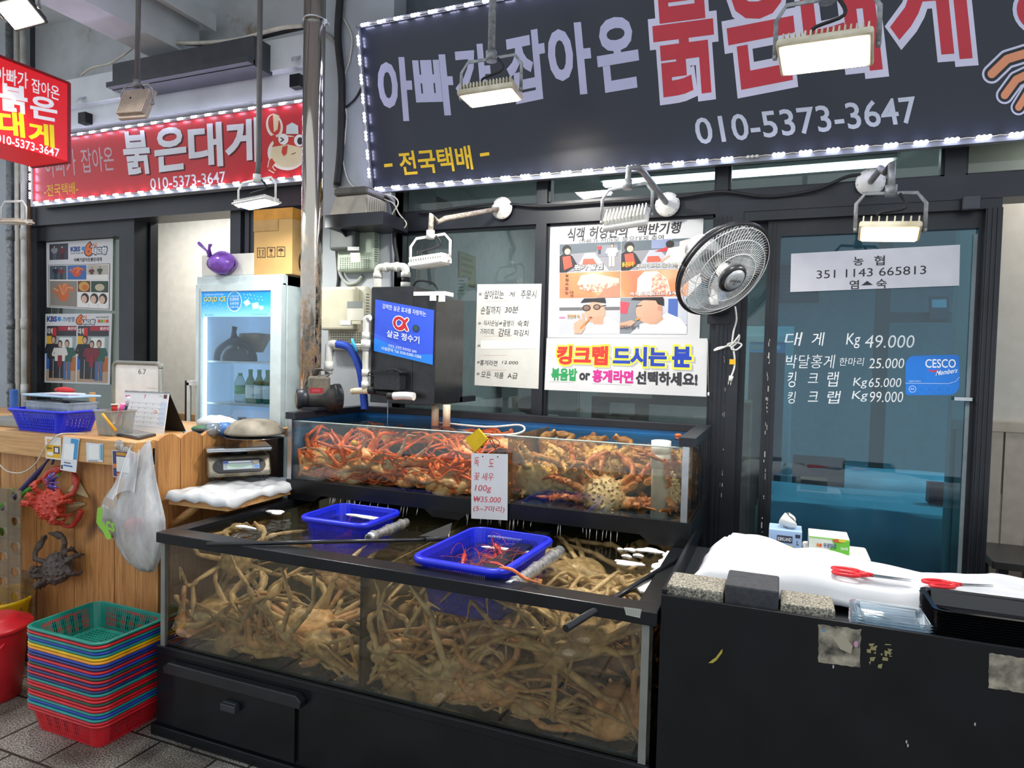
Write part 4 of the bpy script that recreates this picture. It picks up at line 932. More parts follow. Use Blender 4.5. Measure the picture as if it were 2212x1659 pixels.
def foil_float(label, parent_c, rz, w, d, zr):
    T = M.Translation((parent_c.x, parent_c.y, zr)) @ M.Rotation(rz, 4, 'Z'); x = w/2+.035
    a_, b_ = T @ V((x, -d*.52, -.055)), T @ V((x, d*.52, -.055)); r = thing('foil_float', label, 'float', ((a_+b_)/2)[:])
    b = MB(); n = 14; pts = [a_+(b_-a_)*(i/n) for i in range(n+1)]; b.tube(pts, [.022+random.uniform(-.003, .003) for _ in pts], 10); b.build('foil_roll', FOIL, r)
    for t_ in (.12, .5, .85):
        p = a_+(b_-a_)*t_; dd = (b_-a_).normalized(); tb = MB(); tb.lathe([(.0235, -.004), (.026, 0), (.0235, .004)], 12, M.Translation(p) @ dd.to_track_quat('Z', 'Y').to_matrix().to_4x4()); tb.build('rope_tie', ink('#8d8a80'), r)
    MB().cyl(a_-(b_-a_).normalized()*.004, a_, .012, n=10).build('tube_end', ink('#3a3d40'), r)
foil_float('silver foil wrapped float tied along the side of the empty blue basket', cc1, rz1, w1, d1, .882)
foil_float('silver foil wrapped float tied along the side of the shrimp basket', cc2, rz2, w2, d2_, .888)
# shrimp
def shrimp_mesh(seed):
    R = random.Random(seed); b = MB(); pts = []; rs = []
    for i in range(9):
        t_ = i/8; a_ = t_*2.0-.3; pts.append(V((.035*sin(a_*.8)+.09*t_-.045, .0, .025*cos(a_*1.3)))); rs.append([.004, .009, .0105, .0105, .010, .009, .0075, .006, .003][i])
    b.tube(pts, rs, 8); b.tube([pts[0], pts[0]+V((-.03, 0, .012))], [.003, .0006], 5)
    for s_ in (-1, 1):
        b.tube(smooth_path([pts[0], pts[0]+V((-.03, .02*s_, .02)), pts[0]+V((.02, .045*s_, .03)), pts[0]+V((.1, .06*s_, .02))], 4), .0009, 4)
        b.poly([pts[-1], pts[-1]+V((.025, .016*s_, .003)), pts[-1]+V((.03, .004*s_, 0))])
        for k in range(5): b.tube([pts[2+k], pts[2+k]+V((R.uniform(-.01, .01), .01*s_, -.025))], [.0016, .0006], 4)
    return b.mesh('shrimp', [mat('red shrimp', '#b4301e', .3, var=.3, sc=60, dark='#6f1420')])
SHR = [shrimp_mesh(i) for i in range(3)]
for i in range(34):
    u, v = RC.uniform(-.40, .40), RC.uniform(-.38, .38); T = M.Translation((cc2.x, cc2.y, 0)) @ M.Rotation(rz2, 4, 'Z'); p = T @ V((u*w2*.82, v*d2_*.82, 0))
    o = bpy.data.objects.new('shrimp', SHR[i % 3]); COL.objects.link(o); o.location = (p.x, p.y, RC.uniform(.705, .825)); o.rotation_euler = (RC.uniform(-1.2, 1.2), RC.uniform(-.4, .4), RC.uniform(0, 6.28))
    tag(o, 'red shrimp lying in the floating blue basket', 'shrimp', 'shrimp in the blue basket')
for i in range(6):
    T = M.Translation((cc1.x, cc1.y, 0)) @ M.Rotation(rz1, 4, 'Z'); p = T @ V((RC.uniform(-.3, .3)*w1, RC.uniform(-.3, .3)*d1, 0))
    o = bpy.data.objects.new('shrimp', SHR[i % 3]); COL.objects.link(o); o.location = (p.x, p.y, RC.uniform(.74, .78)); o.rotation_euler = (RC.uniform(-1.2, 1.2), 0, RC.uniform(0, 6.28))
    tag(o, 'brownish shrimp at the bottom of the left floating basket', 'shrimp', 'shrimp in the left floating basket')
# red leg reaching over the basket edge
pth = [aZ(1080, 1226, .895), aZ(1105, 1230, .90), aZ(1130, 1247, .872), aZ(1142, 1252, .866)]
lg = MB().tube(smooth_path(pth, 4), [.004]*2+[.006]*6+[.0055]*4+[.004], 7); e_ = pth[-1]
for k in range(5): lg.tube([e_, e_+V((.035+.004*k, -.004*k, -.004+.001*k))], [.003, .0008], 5)
tag(lg.build('crab_limb', mat('orange crab leg', '#e27a45', .35)), 'orange crab leg lying over the edge of the shrimp basket', 'crab leg')
# foam on the water
FOAM = mat('white foam', '#e3e4e2', .6, var=.1, sc=90, bump=.6, bsc=150)
def foam(label, px, py, rx, ry, n=9, zz=.8325, sq=1.):
    R = random.Random(int(px)); c = aZ(px, py, zz); b = MB(); N = 30
    rr = [1+.28*sin(3*t_*.21+px)+.2*R.uniform(-1, 1) for t_ in range(N)]
    rr = [(rr[i-1]+rr[i]+rr[(i+1) % N])/3 for i in range(N)]
    b.add([c+V((rx*rr[i]*k*cos(2*pi*i/N), ry*rr[i]*k*sin(2*pi*i/N), h)) for k, h in ((1, 0), (.9, .004), (.5, .007)) for i in range(N)]+[c+V((0, 0, .007))],
          [(j*N+i, j*N+(i+1) % N, (j+1)*N+(i+1) % N, (j+1)*N+i) for j in range(2) for i in range(N)]+[(2*N+i, 2*N+(i+1) % N, 3*N) for i in range(N)], 0, True)
    return tag(b.build('foam', FOAM), label, 'foam', kind='stuff')
for lab, px, py, rx, ry in (('white foam patch on the water by the left end of the rim', 530, 1139, .05, .012), ('pale foam streak at the far left corner of the lower tank', 595, 1106, .05, .03), ('white foam patch floating inside the empty blue basket', 790, 1116, .10, .022),
     ('large white foam island on the water near the right rim', 1358, 1217, .055, .022), ('round bubble mat under the upper tank at the right', 1404, 1189, .05, .028), ('small foam dot left of the round bubble mat', 1362, 1188, .026, .014), ('tiny foam dot farthest from the rim', 1339, 1187, .012, .006),
     ('small foam dot above the large foam island', 1355, 1202, .02, .008), ('small foam dot right of the foam dot pair', 1379, 1200, .02, .009)): foam(lab, px, py, rx, ry)
fe = MB(); R = random.Random(4)
c0, c1_ = V((LX1-.062, 2.75, .834)), V((LX1-.062, 2.22, .834)); pts = []
for k in range(19): p = c0+(c1_-c0)*(k/18); pts.append(p+V((-.012-.02*R.random()*(1.6 if k % 3 else .4), 0, 0)))
fe.poly([c0]+pts+[c1_]); tag(fe.build('foam', FOAM, solid=.006), 'jagged white foam edge along the right rim of the lower tank', 'foam', kind='stuff')
c = aZ(1095, 1180, .834)
for lab, px, py, rx, ry in (('curved foam streak inside the shrimp basket along its back', 1115, 1165, .13, .012), ('foam streak crossing the shrimp basket before the price card reflection', 1110, 1190, .12, .014)): foam(lab, px, py, rx, ry)
# poles
POLEM = mat('black lacquered pole', '#1a1c20', .25, var=.15)
a0, a1 = aZ(447, 1176, .862), aZ(962, 1165, .872); r = thing('net_pole', 'black pole with flat black scoop lying across the front rim of the lower tank', 'scoop', a0[:])
MB().tube([a0, a1], [.0085, .0075], 10).build('pole', POLEM, r)
s0, s1, s2 = aZ(968, 1162, .873), aZ(976, 1131, .885), aZ(905, 1160, .870)
MB().prism([s2, s0, s1], (0, 0, .004)).build('scoop_blade', mat('dark scoop net', '#2a2f30', .4), r); MB().tube([s0, s1], .003, 6).build('wire_edge', STEEL, r); MB().tube([aZ(920, 1166, .873), s0], .010, 8).build('binding', BLACKR, r)
a0, a1 = aZ(1222, 1358, .867), aZ(1470, 1204, .861)
fwd = (a1-a0).normalized(); a0 = aY(1222, 1358, LY0-.16)
r = thing('net_pole', 'long black pole resting over the right front corner of the lower tank', 'pole', a0[:])
a1 = aZ(1474, 1202, .862); MB().tube([a0, a1], [.0115, .0095], 12).build('pole', POLEM, r); MB().cyl(a0-(a1-a0).normalized()*.001, a0, .008, n=12).build('pole_mouth', ink('#050506'), r)
# pvc overflow pipe and small things in the upper tank
c = aY(1424, 1080, 2.83); r = thing('overflow_pipe', 'white plastic overflow pipe with slotted collar standing in the upper tank', 'pipe', (c.x, 2.835, .953))
MB().cyl((c.x, 2.835, .953), (c.x, 2.835, 1.27), .036, n=24).build('pipe', PVC, r)
m = MB().lathe([(.037, 1.16), (.042, 1.165), (.042, 1.215), (.038, 1.218), (.041, 1.222), (.041, 1.272), (.034, 1.274)], 24, M.Translation((c.x, 2.835, 0))); m.build('collar', WHITEP, r)
c = aY(767, 957, 2.80); MB_ = MB().lathe([(.0135, 0), (.0135, .012), (.009, .014), (.009, .022), (.004, .023)], 18, M.Translation(c) @ M.Rotation(pi/2, 4, 'X')); tag(MB_.build('bottle_cap', mat('yellow cap', '#e2c513', .4)), 'round yellow cap floating before the red crabs in the upper tank', 'cap')
# bubbles
b = MB(); R = random.Random(9); c = aY(782, 945, 2.9)
for k in range(170):
    h = R.random(); b.ell((c.x+R.gauss(0, .012+.012*h), 2.9+R.gauss(0, .012), 1.12+.115*h), (.0022,)*3, 5, 4)
tag(b.build('air_bubbles', ink('#dfe3e0')), 'column of fine air bubbles rising in the upper tank over the red crabs', 'bubbles', kind='stuff')
# ladle/hook laid over the tank
pts = [aZ(940, 912, 1.25), aZ(1050, 922, 1.262), aZ(1120, 918, 1.275), aZ(1133, 929, 1.265), aZ(1110, 938, 1.262), aZ(1060, 940, 1.258)]
tag(MB().tube(smooth_path(pts, 5), .005, 8).build('hose', mat('clear tubing', '#d5d8d4', .2, var=.05)), 'looped clear white tube lying on the water of the upper tank', 'tube')
b = MB(); b.ell(aZ(1012, 905, 1.245), (.13, .03, .012), 20, 8); tag(b.build('crab_limb', mat('beige crab leg', '#c0a877', .5, var=.15), smooth=True), 'beige flat crab leg breaking the surface beside the filter outlet', 'crab leg')
for lab, px, py in (('orange red claw sticking out of the water at the back of the upper tank', 1152, 915), ('orange knob of shell above the water, left of its twin', 1197, 922), ('orange knob of shell above the water, right of its twin', 1226, 922), ('orange leg tip above the water beside the tank corner', 1465, 940)):
    p = aZ(px, py, 1.246); b = MB(); 
    if px == 1152: b.tube([p+V((-.03, 0, 0)), p+V((-.02, 0, .02)), p+V((.012, 0, .024)), p+V((.02, 0, -.01))], [.004, .009, .011, .009], 8)
    else: b.ell(p, (.018, .014, .009), 12, 8)
    tag(b.build('crab_limb', mat('orange shell', '#dc7434', .4, var=.15), smooth=True), lab, 'crab leg')
b = MB(); R = random.Random(2)
for k in range(46):
    x = R.choice((R.uniform(-2.1, -1.55), R.uniform(-1.32, -1.0), R.uniform(-.9, -.55))); h = R.uniform(.02, .055); b.tube([(x, UY0-.003, .889), (x+R.uniform(-.003, .003), UY0-.006-R.random()*.01, .889-h)], [.0022, .0012], 5)
tag(b.build('water_trickles', see_glass('trickling water', '#ffffff', .3, .05, haze=.35)), 'thin trickles of water dripping from the upper tank base into the lower tank', 'water', kind='stuff')
# price card hung on the glass edge, and yellow pads
q = quad_px(pY(UY0-.022), (1018, 979), (1097, 981), (1096, 1124), (1018, 1120)); r = thing('price_card', 'white card with red handwritten shrimp price hung on the front of the upper tank', 'card', q(.5, 1)[:]); sheet(q, .0015, 'card', PAPER, r)
a = Art(q, q.n); RI = '#cc3340'
for s_, bx_ in (('독', (.08, .06, .22, .20)), ('도', (.48, .08, .62, .20)), ('꽃 새우', (.08, .29, .62, .41)), ('100g', (.10, .48, .56, .60)), ('₩35.000', (.06, .65, .82, .74)), ('(5~7마리)', (.06, .79, .92, .90))): a.tbox(s_, *bx_, RI, .0, 1, .15)
for u in (.32, .73): a.ell(u, .045, .018, .012, '#4a4a48', 1)
a.build('lettering', r)
PW = pY(UY0-.012); w_ = MB()
for pts in (((1026, 979), (1036, 960), (1052, 945), (1057, 944)), ((1075, 984), (1068, 960), (1061, 944), (1056, 944)), ((1057, 944), (1066, 946), (1080, 956), (1070, 968), (1058, 950))): w_.tube(smooth_path([PW(*p)+V((0, -.004, 0)) for p in pts], 4), .0016, 5)
w_.build('wire_hook', BLACKR, r)
q = quad_px(pY(UY0-.02), (1033, 926), (1053, 949), (1025, 977), (1004, 948)); r = thing('sponge_pad', 'two yellow square pads clipped on the upper tank glass beside the price card', 'pad', q(.5, 1)[:]); sheet(q, .012, 'pad', mat('yellow pad', '#d9b400', .6, var=.08), r)
q2 = Quad(*[c+V((-.006, .014, -.004)) for c in q.c]); sheet(q2, .008, 'pad', mat('dull yellow pad', '#bd9b10', .6, var=.08), r)
# ================================================================ timber counter on the left
t = NT('pine boards'); mv = t.mapv((9, 9, .55)); g1 = t.noise(6, 6, mv, .6, 1.2); kn = t.noise(5, 2, t.mapv((1, 1, .5)))
t.set(Base_Color=t.mix(t.ramp(kn, [(.62, (0, 0, 0, 1)), (.74, (1, 1, 1, 1))]), t.ramp(g1, [(.25, '#8d5d33'), (.5, '#b98148'), (.75, '#cf9c60')]), '#5f3a1e'), Roughness=.55); t.bump(g1, .2); PINE_V = t.m
t = NT('pine beam'); mv = t.mapv((.5, 9, 9)); g1 = t.noise(6, 6, mv, .6, 1.); kn = t.noise(4, 2, t.mapv((1, 2, 2)))
t.set(Base_Color=t.mix(t.ramp(kn, [(.64, (0, 0, 0, 1)), (.76, (1, 1, 1, 1))]), t.ramp(g1, [(.25, '#a9794a'), (.5, '#cc9a60'), (.75, '#dcb27c')]), '#7a5230'), Roughness=.5); t.bump(g1, .15); PINE_H = t.m
YB, CX1 = 2.26, 0
zt_ = aY(291, 956, YB).z; CX1 = aY(291, 980, YB).x; zb_ = aY(291, 1012, YB).z; CX0 = -5.2
cn = thing('market_counter', 'pine plank counter with a thick beam edge on the left, knick-knacks on and below it', 'counter', ((CX0+CX1)/2, 2.8, 0))
MB().bx(CX0, CX1, YB, YB+.10, zb_, zt_).build('beam', PINE_H, cn, bev=.005)
MB().bx(CX0, CX1-.01, YB+.10, 3.12, zt_-.04, zt_).build('counter_top', PINE_H, cn)
xs = CX1+.02; k = 0
xw = CX0; XE = aY(345, 1230, YB+.06).x
while xw < XE-.02:
    x2 = min(xw+.145, XE); MB().bx(xw+.0015, x2-.0015, YB+.055+.002*(k % 2), YB+.08, 0, zb_+.01).build('front_board', PINE_V, cn, bev=.003); xw += .145; k += 1
MB().bx(XE-.06, XE-.001, YB+.09, YB+.16, 0, zb_).build('post', mat('dark timber post', '#4a2d18', .6, var=.25), cn)
ySB = [aX(px, 945, XE+.0).y for px in (334, 383, 430, 480, 530)]
for i in range(4):
    y0, y1 = ySB[i], ySB[i+1]; prof = [(XE, y0+.002, .3)]
    for q in range(9): prof.append((XE, y0+.002+(y1-y0-.004)*q/8, zt_+.012+.028*sin(pi*q/8)))
    prof.append((XE, y1-.002, .3)); MB().prism(prof, (.022, 0, 0)).build('side_board', PINE_V, cn)
MB().bx(XE, XE+.05, ySB[4], 3.36, zt_-.05, zt_).build('back_ledge', PINE_H, cn)
MB().bx(XE-.9, XE, 3.12, 3.17, .2, zt_-.05).build('back_board', mat('dark counter inside', '#2b1d12', .7), cn)
# shelf bracket with plastic cover and scale
ZS_ = .93
c4_ = [aZ(364, 1066, ZS_-.0), aZ(492, 1081, ZS_-.0), aZ(646, 1042, ZS_)]; A_, B_, C_ = c4_
XE2 = XE+.024
A_ = V((max(A_.x, XE2), A_.y, ZS_)); 
if A_.x-XE2 > .05: A_.x = XE2
D_ = V((XE2, C_.y+.05, ZS_))
shf = thing('wall_shelf', 'pine shelf bracket jutting from the counter side and carrying the scale', 'shelf', ((A_+C_)/2)[:])
MB().prism([p-V((0, 0, .052)) for p in (A_, B_, C_, D_)], (0, 0, .052)).build('board', PINE_H, shf, bev=.003)
b0 = aX(378, 1135, XE2); b1 = A_+(B_-A_)*.36+V((0, .05, -.05)); MB().tube([V((XE2+.005, b1.y, .76)), b1], .022, 4).build('brace', PINE_H, shf)
PLAS = mat('white plastic sheet', '#cccfd1', .3, var=.05, sc=6, bump=.5, bsc=14)
def shelf_cover(u, v):
    U, W_ = (u*2-1)*1.1, (v*2-1)*1.1; uu, vv = max(0, min(1, (U+1)/2)), max(0, min(1, (W_+1)/2)); p = (A_*(1-uu)+B_*uu)*(1-vv)+(D_*(1-uu)+C_*uu)*vv
    ex = max(abs(U)-1, abs(W_)-1, 0); out = V((max(abs(U)-1, 0)*(1 if U > 0 else -1), max(abs(W_)-1, 0)*(1 if W_ > 0 else -1), 0))*.12
    return p+out+V((0, 0, .007+.007*noise.noise(V((u*5, v*5, 7)))+.008*(.5-abs(noise.noise(V((u*9, v*6, 3)))))+.004*sin(23*u+9*v)+.004*sin(31*v-12*u)-ex*.36*(1+.7*noise.noise(V((u*4, v*4, 2))))))
tag(MB().grid(shelf_cover, 46, 46).build('plastic_cover', PLAS, solid=.002), 'white crinkled plastic sheet wrapped over the scale shelf', 'plastic sheet')
# scale
ps_ = aZ(513, 1040, ZS_+.03); rz = math.atan2((B_-A_).y, (B_-A_).x)+.32
f1, f2 = aZ(452, 1030, ZS_+.03), aZ(582, 1036, ZS_+.03); rz = math.atan2(f2.y-f1.y, f2.x-f1.x)+.60; wS = (f2-f1).length
sc_ = thing('weighing_scale', 'worn steel digital weighing scale with black display panel on the plastic covered shelf', 'scale'); fc = (f1+f2)/2; dirn = V((-sin(rz), cos(rz), 0))
sc_.location = (fc.x+dirn.x*.085+.0, fc.y+dirn.y*.085, ZS_+.028); sc_.rotation_euler = (0, 0, rz); wS *= .93
h_ = .118; SCM = mat('worn scale steel', '#8d8778', .35, m=.75, var=.3, sc=12, dark='#5f5644')
b = MB(); b.prism([(-wS/2, -.12, .015), (-wS/2, -.125, .04), (-wS/2, -.07, h_*.98), (-wS/2, .09, h_*.98), (-wS/2, .12, .05), (-wS/2, .12, .015)], (wS, 0, 0)); o = b.build('body', SCM, sc_, bev=.022, seg=4)
pt = MB().bx(-wS*.52, wS*.52, -.115, .125, h_+.022, h_+.044).build('platform', STEEL, sc_, bev=.008, seg=3); MB().cyl((0, .01, h_*.9), (0, .01, h_+.03), .05, n=16).build('column', BLACKM, sc_)
sl = V((0, .055, h_*.98-.04)).normalized(); nn_ = V((0, -sl.z, sl.y)); o0 = V((0, -.127, .034))
def sq(u, v, o=0.): return V(((u-.5)*wS*.86, 0, 0))+o0+sl*((1-v)*.082)+nn_*o
class _F:
    pass
ov = MB(); pr = []
for i in range(28):
    t_ = 2*pi*i/28; cx = .5+(.33 if cos(t_) > 0 else -.33)+.15*cos(t_); pr.append(sq(cx, .5+.46*sin(t_), .0))
ov.prism(pr, nn_*.010); pn = ov.build('display_panel', mat('black scale panel', '#1a1b20', .35, var=.2), sc_)
a = Art(lambda u, v: sq(u, v, .011), nn_); a.rect(.2, .2, .86, .8, '#9aa3ae', 1); a.rect(.27, .40, .72, .74, '#b7cdbf', 2); a.rect(.3, .23, .7, .33, '#e3e5ea', 2); a.rect(.205, .23, .29, .35, '#3a52b5', 2); a.ell(.79, .34, .045, .1, '#e0b98a', 2); a.ell(.81, .64, .05, .1, '#5b90d6', 2); a.ell(.12, .4, .02, .05, '#3a3d44', 1)
o = a.build('display', None); o.parent = pn
for x in (-wS*.42, wS*.42):
    for y_ in (-.09, .09): MB().cyl((x, y_, -.0), (x, y_, .018), .014, n=10).build('foot', BLACKR, sc_)
# ---- things on the counter
ZC_ = zt_
def onc(px, py): return aZ(px, py, ZC_)
p = onc(130, 938); bw, bd, bh = .40, .27, .125
q_l, q_r = onc(36, 929), onc(130, 938); bw = (q_r-q_l).length/.80*.98; rzb = math.atan2(q_r.y-q_l.y, q_r.x-q_l.x); q_b = onc(186, 938); bd = max(.22, (q_b-q_r).length)
me = basket_mesh('basket', bw, bd, .115, .2, .03, 22, (6,), .012, .002, True, .012)
cb = (q_l+q_r)/2+V((-sin(rzb), cos(rzb), 0))*(bd*.4)
r = thing('storage_basket', 'blue slotted plastic basket on the counter holding a clear box', 'basket'); r.location = (cb.x, cb.y, ZC_+.002); r.rotation_euler = (0, 0, rzb); o = add_mesh('basket_body', me, BLUEP); o.parent = r
PLIN = M.Translation(cb) @ M.Rotation(rzb, 4, 'Z')
def openbox(name, label, cat, T, w, d, h, m_, th=.003, rim=.006):
    b = MB(); b.bx(-w/2, w/2, -d/2, d/2, 0, th, 0, T).bx(-w/2, w/2, -d/2, -d/2+th, th, h, 0, T).bx(-w/2, w/2, d/2-th, d/2, th, h, 0, T).bx(-w/2, -w/2+th, -d/2+th, d/2-th, th, h, 0, T).bx(w/2-th, w/2, -d/2+th, d/2-th, th, h, 0, T)
    b.bx(-w/2-rim, w/2+rim, -d/2-rim, -d/2, h-.006, h, 0, T).bx(-w/2-rim, w/2+rim, d/2, d/2+rim, h-.006, h, 0, T).bx(-w/2-rim, -w/2, -d/2, d/2, h-.006, h, 0, T).bx(w/2, w/2+rim, -d/2, d/2, h-.006, h, 0, T)
    return tag(b.build(name, m_), label, cat)
MILKY = see_glass('milky clear box', '#dfe7ea', .05, .1, haze=.5, hazecol='#d7dfe4')
openbox('clear_box', 'clear milky plastic box standing inside the blue counter basket', 'box', PLIN @ M.Translation((.02, .02, .07)), bw*.78, bd*.72, .085, MILKY)
tag(MB().bx(-.10, .03, -.03, .03, .085, .16, 0, PLIN @ M.Translation((.06, 0, 0))).build('black_case', mat('black case', '#2a2d30', .4), bev=.015), 'dark rounded case lying in the clear box in the basket', 'case')
T2 = PLIN @ M.Translation((-.055, .06, .175)); b = MB().bx(-.19, .19, -.08, .1, 0, .012, 0, T2); tag(b.build('flat_cover', mat('pale blue lid', '#a9c4dc', .3), bev=.005), 'pale blue plastic lid laid over the clear box', 'lid')
tag(MB().bx(-.05, .12, -.05, .05, .0125, .02, 0, T2 @ M.Rotation(.12, 4, 'Z')).build('paper_stack', PAPER), 'white paper pad lying on the pale blue lid', 'paper pad')
tag(MB().bx(-.07, .15, -.06, .02, .0122, .0125, 0, T2 @ M.Rotation(-.05, 4, 'Z')).build('purple_folder', ink('#6b3f94')), 'thin purple folder edge under the paper pad', 'folder')
b = MB(); b.ell(T2 @ V((-.05, .06, .03)), (.075, .03, .018), 16, 8); tag(b.build('red_cloth', mat('red cloth', '#b92a2e', .8, var=.2), smooth=True), 'bundled red and white cloth behind the paper pad on the lid', 'cloth')
# small things at the far left on the counter
p = onc(15, 925); tag(MB().bx(p.x-.25, p.x+.07, p.y+.03, p.y+.22, ZC_, ZC_+.045).build('metal_tray', mat('grey tray', '#8f928e', .4, m=.5), bev=.006), 'stack of grey metal trays at the far left end of the counter', 'tray')
p = aY(40, 850, 2.95); tag(MB().bx(p.x-.02, p.x+.02, 2.9, 2.94, ZC_, p.z+.03).build('blue_bottle', mat('blue bottle', '#2f63b8', .4), bev=.008), 'slim blue bottle standing behind the basket lid', 'bottle')
p = aY(203, 868, 2.92); tag(MB().bx(p.x-.018, p.x+.018, 2.9, 2.92, ZC_, p.z+.06).build('wood_block', mat('light wood block', '#c59a5f', .6), bev=.003), 'upright light wooden block behind the pen tub', 'block')
# pen tub and its pens
p = onc(225, 942); T = M.Translation(p+V((0, .06, .001)))
r_ = thing('pen_tub', 'clear plastic tub of pens and scraps on the counter beside the basket', 'tub', (p.x, p.y+.06, ZC_))
hT = aY(225, 885, p.y+.03).z-ZC_
MB().lathe([(.062, 0), (.064, .003), (.078, hT-.01), (.084, hT-.008), (.084, hT), (.079, hT), (.075, hT-.01), (.061, .004)], 4, T @ M.Rotation(pi/4, 4, 'Z') @ M.Diagonal((1.2, 1.2, 1, 1)), sm=False).build('tub', see_glass('cloudy tub', '#e2e4e0', .05, .1, haze=.55, hazecol='#cfd0cb'), r_, bev=.01, solid=.0)
def pen(label, col, a_, b_, r0, cap=None):
    A2, B2 = T @ V(a_), T @ V(b_); rr = thing('pen', label, 'pen', A2[:]); MB().cyl(A2, B2, r0, n=10).build('barrel', ink(col, .35), rr)
    if cap: MB().cyl(B2-(B2-A2).normalized()*.045, B2+(B2-A2).normalized()*.002, r0*1.25, n=10).build('cap', ink(cap, .35), rr)
pen('pink highlighter pen sticking up from the clear tub', '#e64f93', (.0, .0, .02), (.055, .0, hT+.03), .009, '#ef5aa0')
pen('dark blue pen with white end leaning out of the tub farthest over', '#2a2f55', (.01, .02, .02), (.085, .01, hT+.065), .006, '#cfd2da')
pen('yellow flat knife leaning across the outside of the tub', '#e0a11c', (.085, -.06, .03), (.02, -.085, hT-.015), .007)
p2 = T @ V((-.03, .02, hT)); rr = thing('thread_spool', 'red thread spool on top of the clear tub', 'spool', p2[:]); MB().cyl(p2-V((0, 0, .02)), p2+V((0, 0, .02)), .014, n=14).build('thread', mat('red thread', '#c9302c', .7), rr); MB().cyl(p2+V((0, 0, .02)), p2+V((0, 0, .026)), .018, n=14).build('spool_end', ink('#d8cfb8'), rr)
tag(MB().bx(-.055, .0, -.045, -.042, .03, hT-.03, 0, T @ M.Rotation(.12, 4, 'Y')).build('printed_slip', PAPER), 'white printed slip standing inside the clear tub', 'paper slip')
b = MB(); b.ell(T @ V((0, -.01, .03)), (.05, .045, .028), 12, 8); tag(b.build('odds_and_ends', mat('dark scraps', '#5b5148', .7, var=.5, sc=40), smooth=True), 'dark scraps filling the bottom of the clear tub', 'scraps', kind='stuff')
# tape roll
p = onc(240, 937); rr = thing('tape_roll', 'white tape roll leaning in front of the calendar', 'tape', p[:])
MB().lathe([(.024, -.008), (.03, -.008), (.03, .008), (.024, .008)], 22, M.Translation(p+V((0, 0, .031))) @ M.Rotation(pi/2-.25, 4, 'X')).build('roll', WHITEP, rr); MB().grid(lambda u, v: p+V((.03+.08*u, -.004+.02*v, .012+.01*sin(5*u))), 8, 3).build('loose_end', PAPER, rr, solid=.001)
# calendar
yc = onc(300, 934).y+.01
PCL = Pl((0, yc, ZC_), (0, -1, .28)); q = quad_px(PCL, (270, 845), (365, 849), (353, 938), (255, 930))
r = thing('desk_calendar', 'white desk calendar with wire binding and a red 7 standing on the counter', 'calendar', q(.5, 1)[:]); sheet(q, .004, 'page', PAPER, r)
a = Art(q, q.n); a.text('7', (.46, .16), (.5, .16), (.46, .07), '#c9474c', .01); a.rect(.02, .22, .13, .84, '#eecfd0'); a.rect(.86, .22, .985, .80, '#c3d0e4')
for k in range(6): a.line([(.03, .26+.115*k), (.97, .28+.115*k)], .004, '#9a9a9a', 2)
for k in range(5):
    for j in range(6): a.rect(.06+.155*j, .275+.115*k+.004*j, .075+.155*j, .29+.115*k+.004*j, '#6d6d70', 2)
a.ell(.76, .48, .035, .04, '#cf4a4a', 2); a.ell(.76, .48, .026, .03, '#e6e6e4', 3); a.tbox('해', .745, .46, .775, .5, '#cf4a4a', 0, 4); a.rect(.03, .1, .14, .13, '#d35a62', 2); a.rect(.9, .05, .97, .14, '#5a2a22', 2); a.rect(.8, .08, .88, .09, '#888888', 2)
a.build('print', r)
bk = [q(1, 0), q(1, 1)+V((.03, .12, 0)), q(0, 1)+V((.03, .12, 0)), q(0, 0)]; bk = [V((p.x, p.y, p.z)) for p in bk]; b1, b2 = V((q(1, 1).x, yc+.14, ZC_+.001)), V((q(0, 1).x, yc+.14, ZC_+.001))
MB().prism([q(0, 0), q(1, 0), b1, b2], q.n*-.004).build('stand', mat('black calendar card', '#17181b', .5), r)
m = MB()
for k in range(30): m.lathe([(.0055, -.0008), (.0065, 0), (.0055, .0008)], 8, M.Translation(q((k+.5)/30, 0)) @ M.Rotation(pi/2, 4, 'Y'))
m.build('wire_binding', STEEL, r)
# dark framed card lying in front of the calendar
q = Quad(onc(280, 932), onc(337, 942), onc(300, 951), onc(229, 938)); q.n = V((0, 0, 1)); r = thing('photo_card', 'dark framed glossy card lying flat at the counter corner', 'card', q(.5, 1)[:])
MB().prism([p+V((0, 0, .001)) for p in q.c], (0, 0, .011)).build('frame', mat('black card frame', '#202226', .3), r); a = Art(lambda u, v: q(u, v)+V((0, 0, .0125)), (0, 0, 1)); a.rect(.08, .08, .92, .92, mat('glossy print', '#77756f', .15, var=.4, sc=30)); a.build('print', r)
# whiteboard behind
yw = onc(300, 934).y+.42; PWB = pY(yw); q = quad_px(PWB, (248, 786), (349, 786), (346, 905), (243, 905)); q.c[0].z = q.c[1].z; q.c[2].z = q.c[3].z = ZC_+.002
r = thing('whiteboard', 'small whiteboard in a rounded grey frame standing behind the calendar', 'whiteboard', q(.5, 1)[:])
w_ = q(1, 0).x-q(0, 0).x; hh = q(0, 0).z-q(0, 1).z; cx = q(.5, .5)
MB().bx(cx.x-w_/2, cx.x+w_/2, yw, yw+.015, cx.z-hh/2, cx.z+hh/2).build('board', WHITEP, r)
pts = [(x+cx.x, z+cx.z) for x, z, _ in rrect(w_, hh, .03, 5)]; pts.append(pts[0]); MB().tube([(x, yw, z) for x, z in pts], .013, 8).build('frame', mat('grey plastic frame', '#7d8078', .45), r)
a = Art(q, (0, -1, 0)); a.tbox('6.7', .52, .1, .68, .19, '#2d2f33', -.012, 2); a.rect(.72, .42, .92, .425, '#8f9196', 2); a.rect(.42, .5, .5, .505, '#8f9196', 2); a.build('lettering', r)
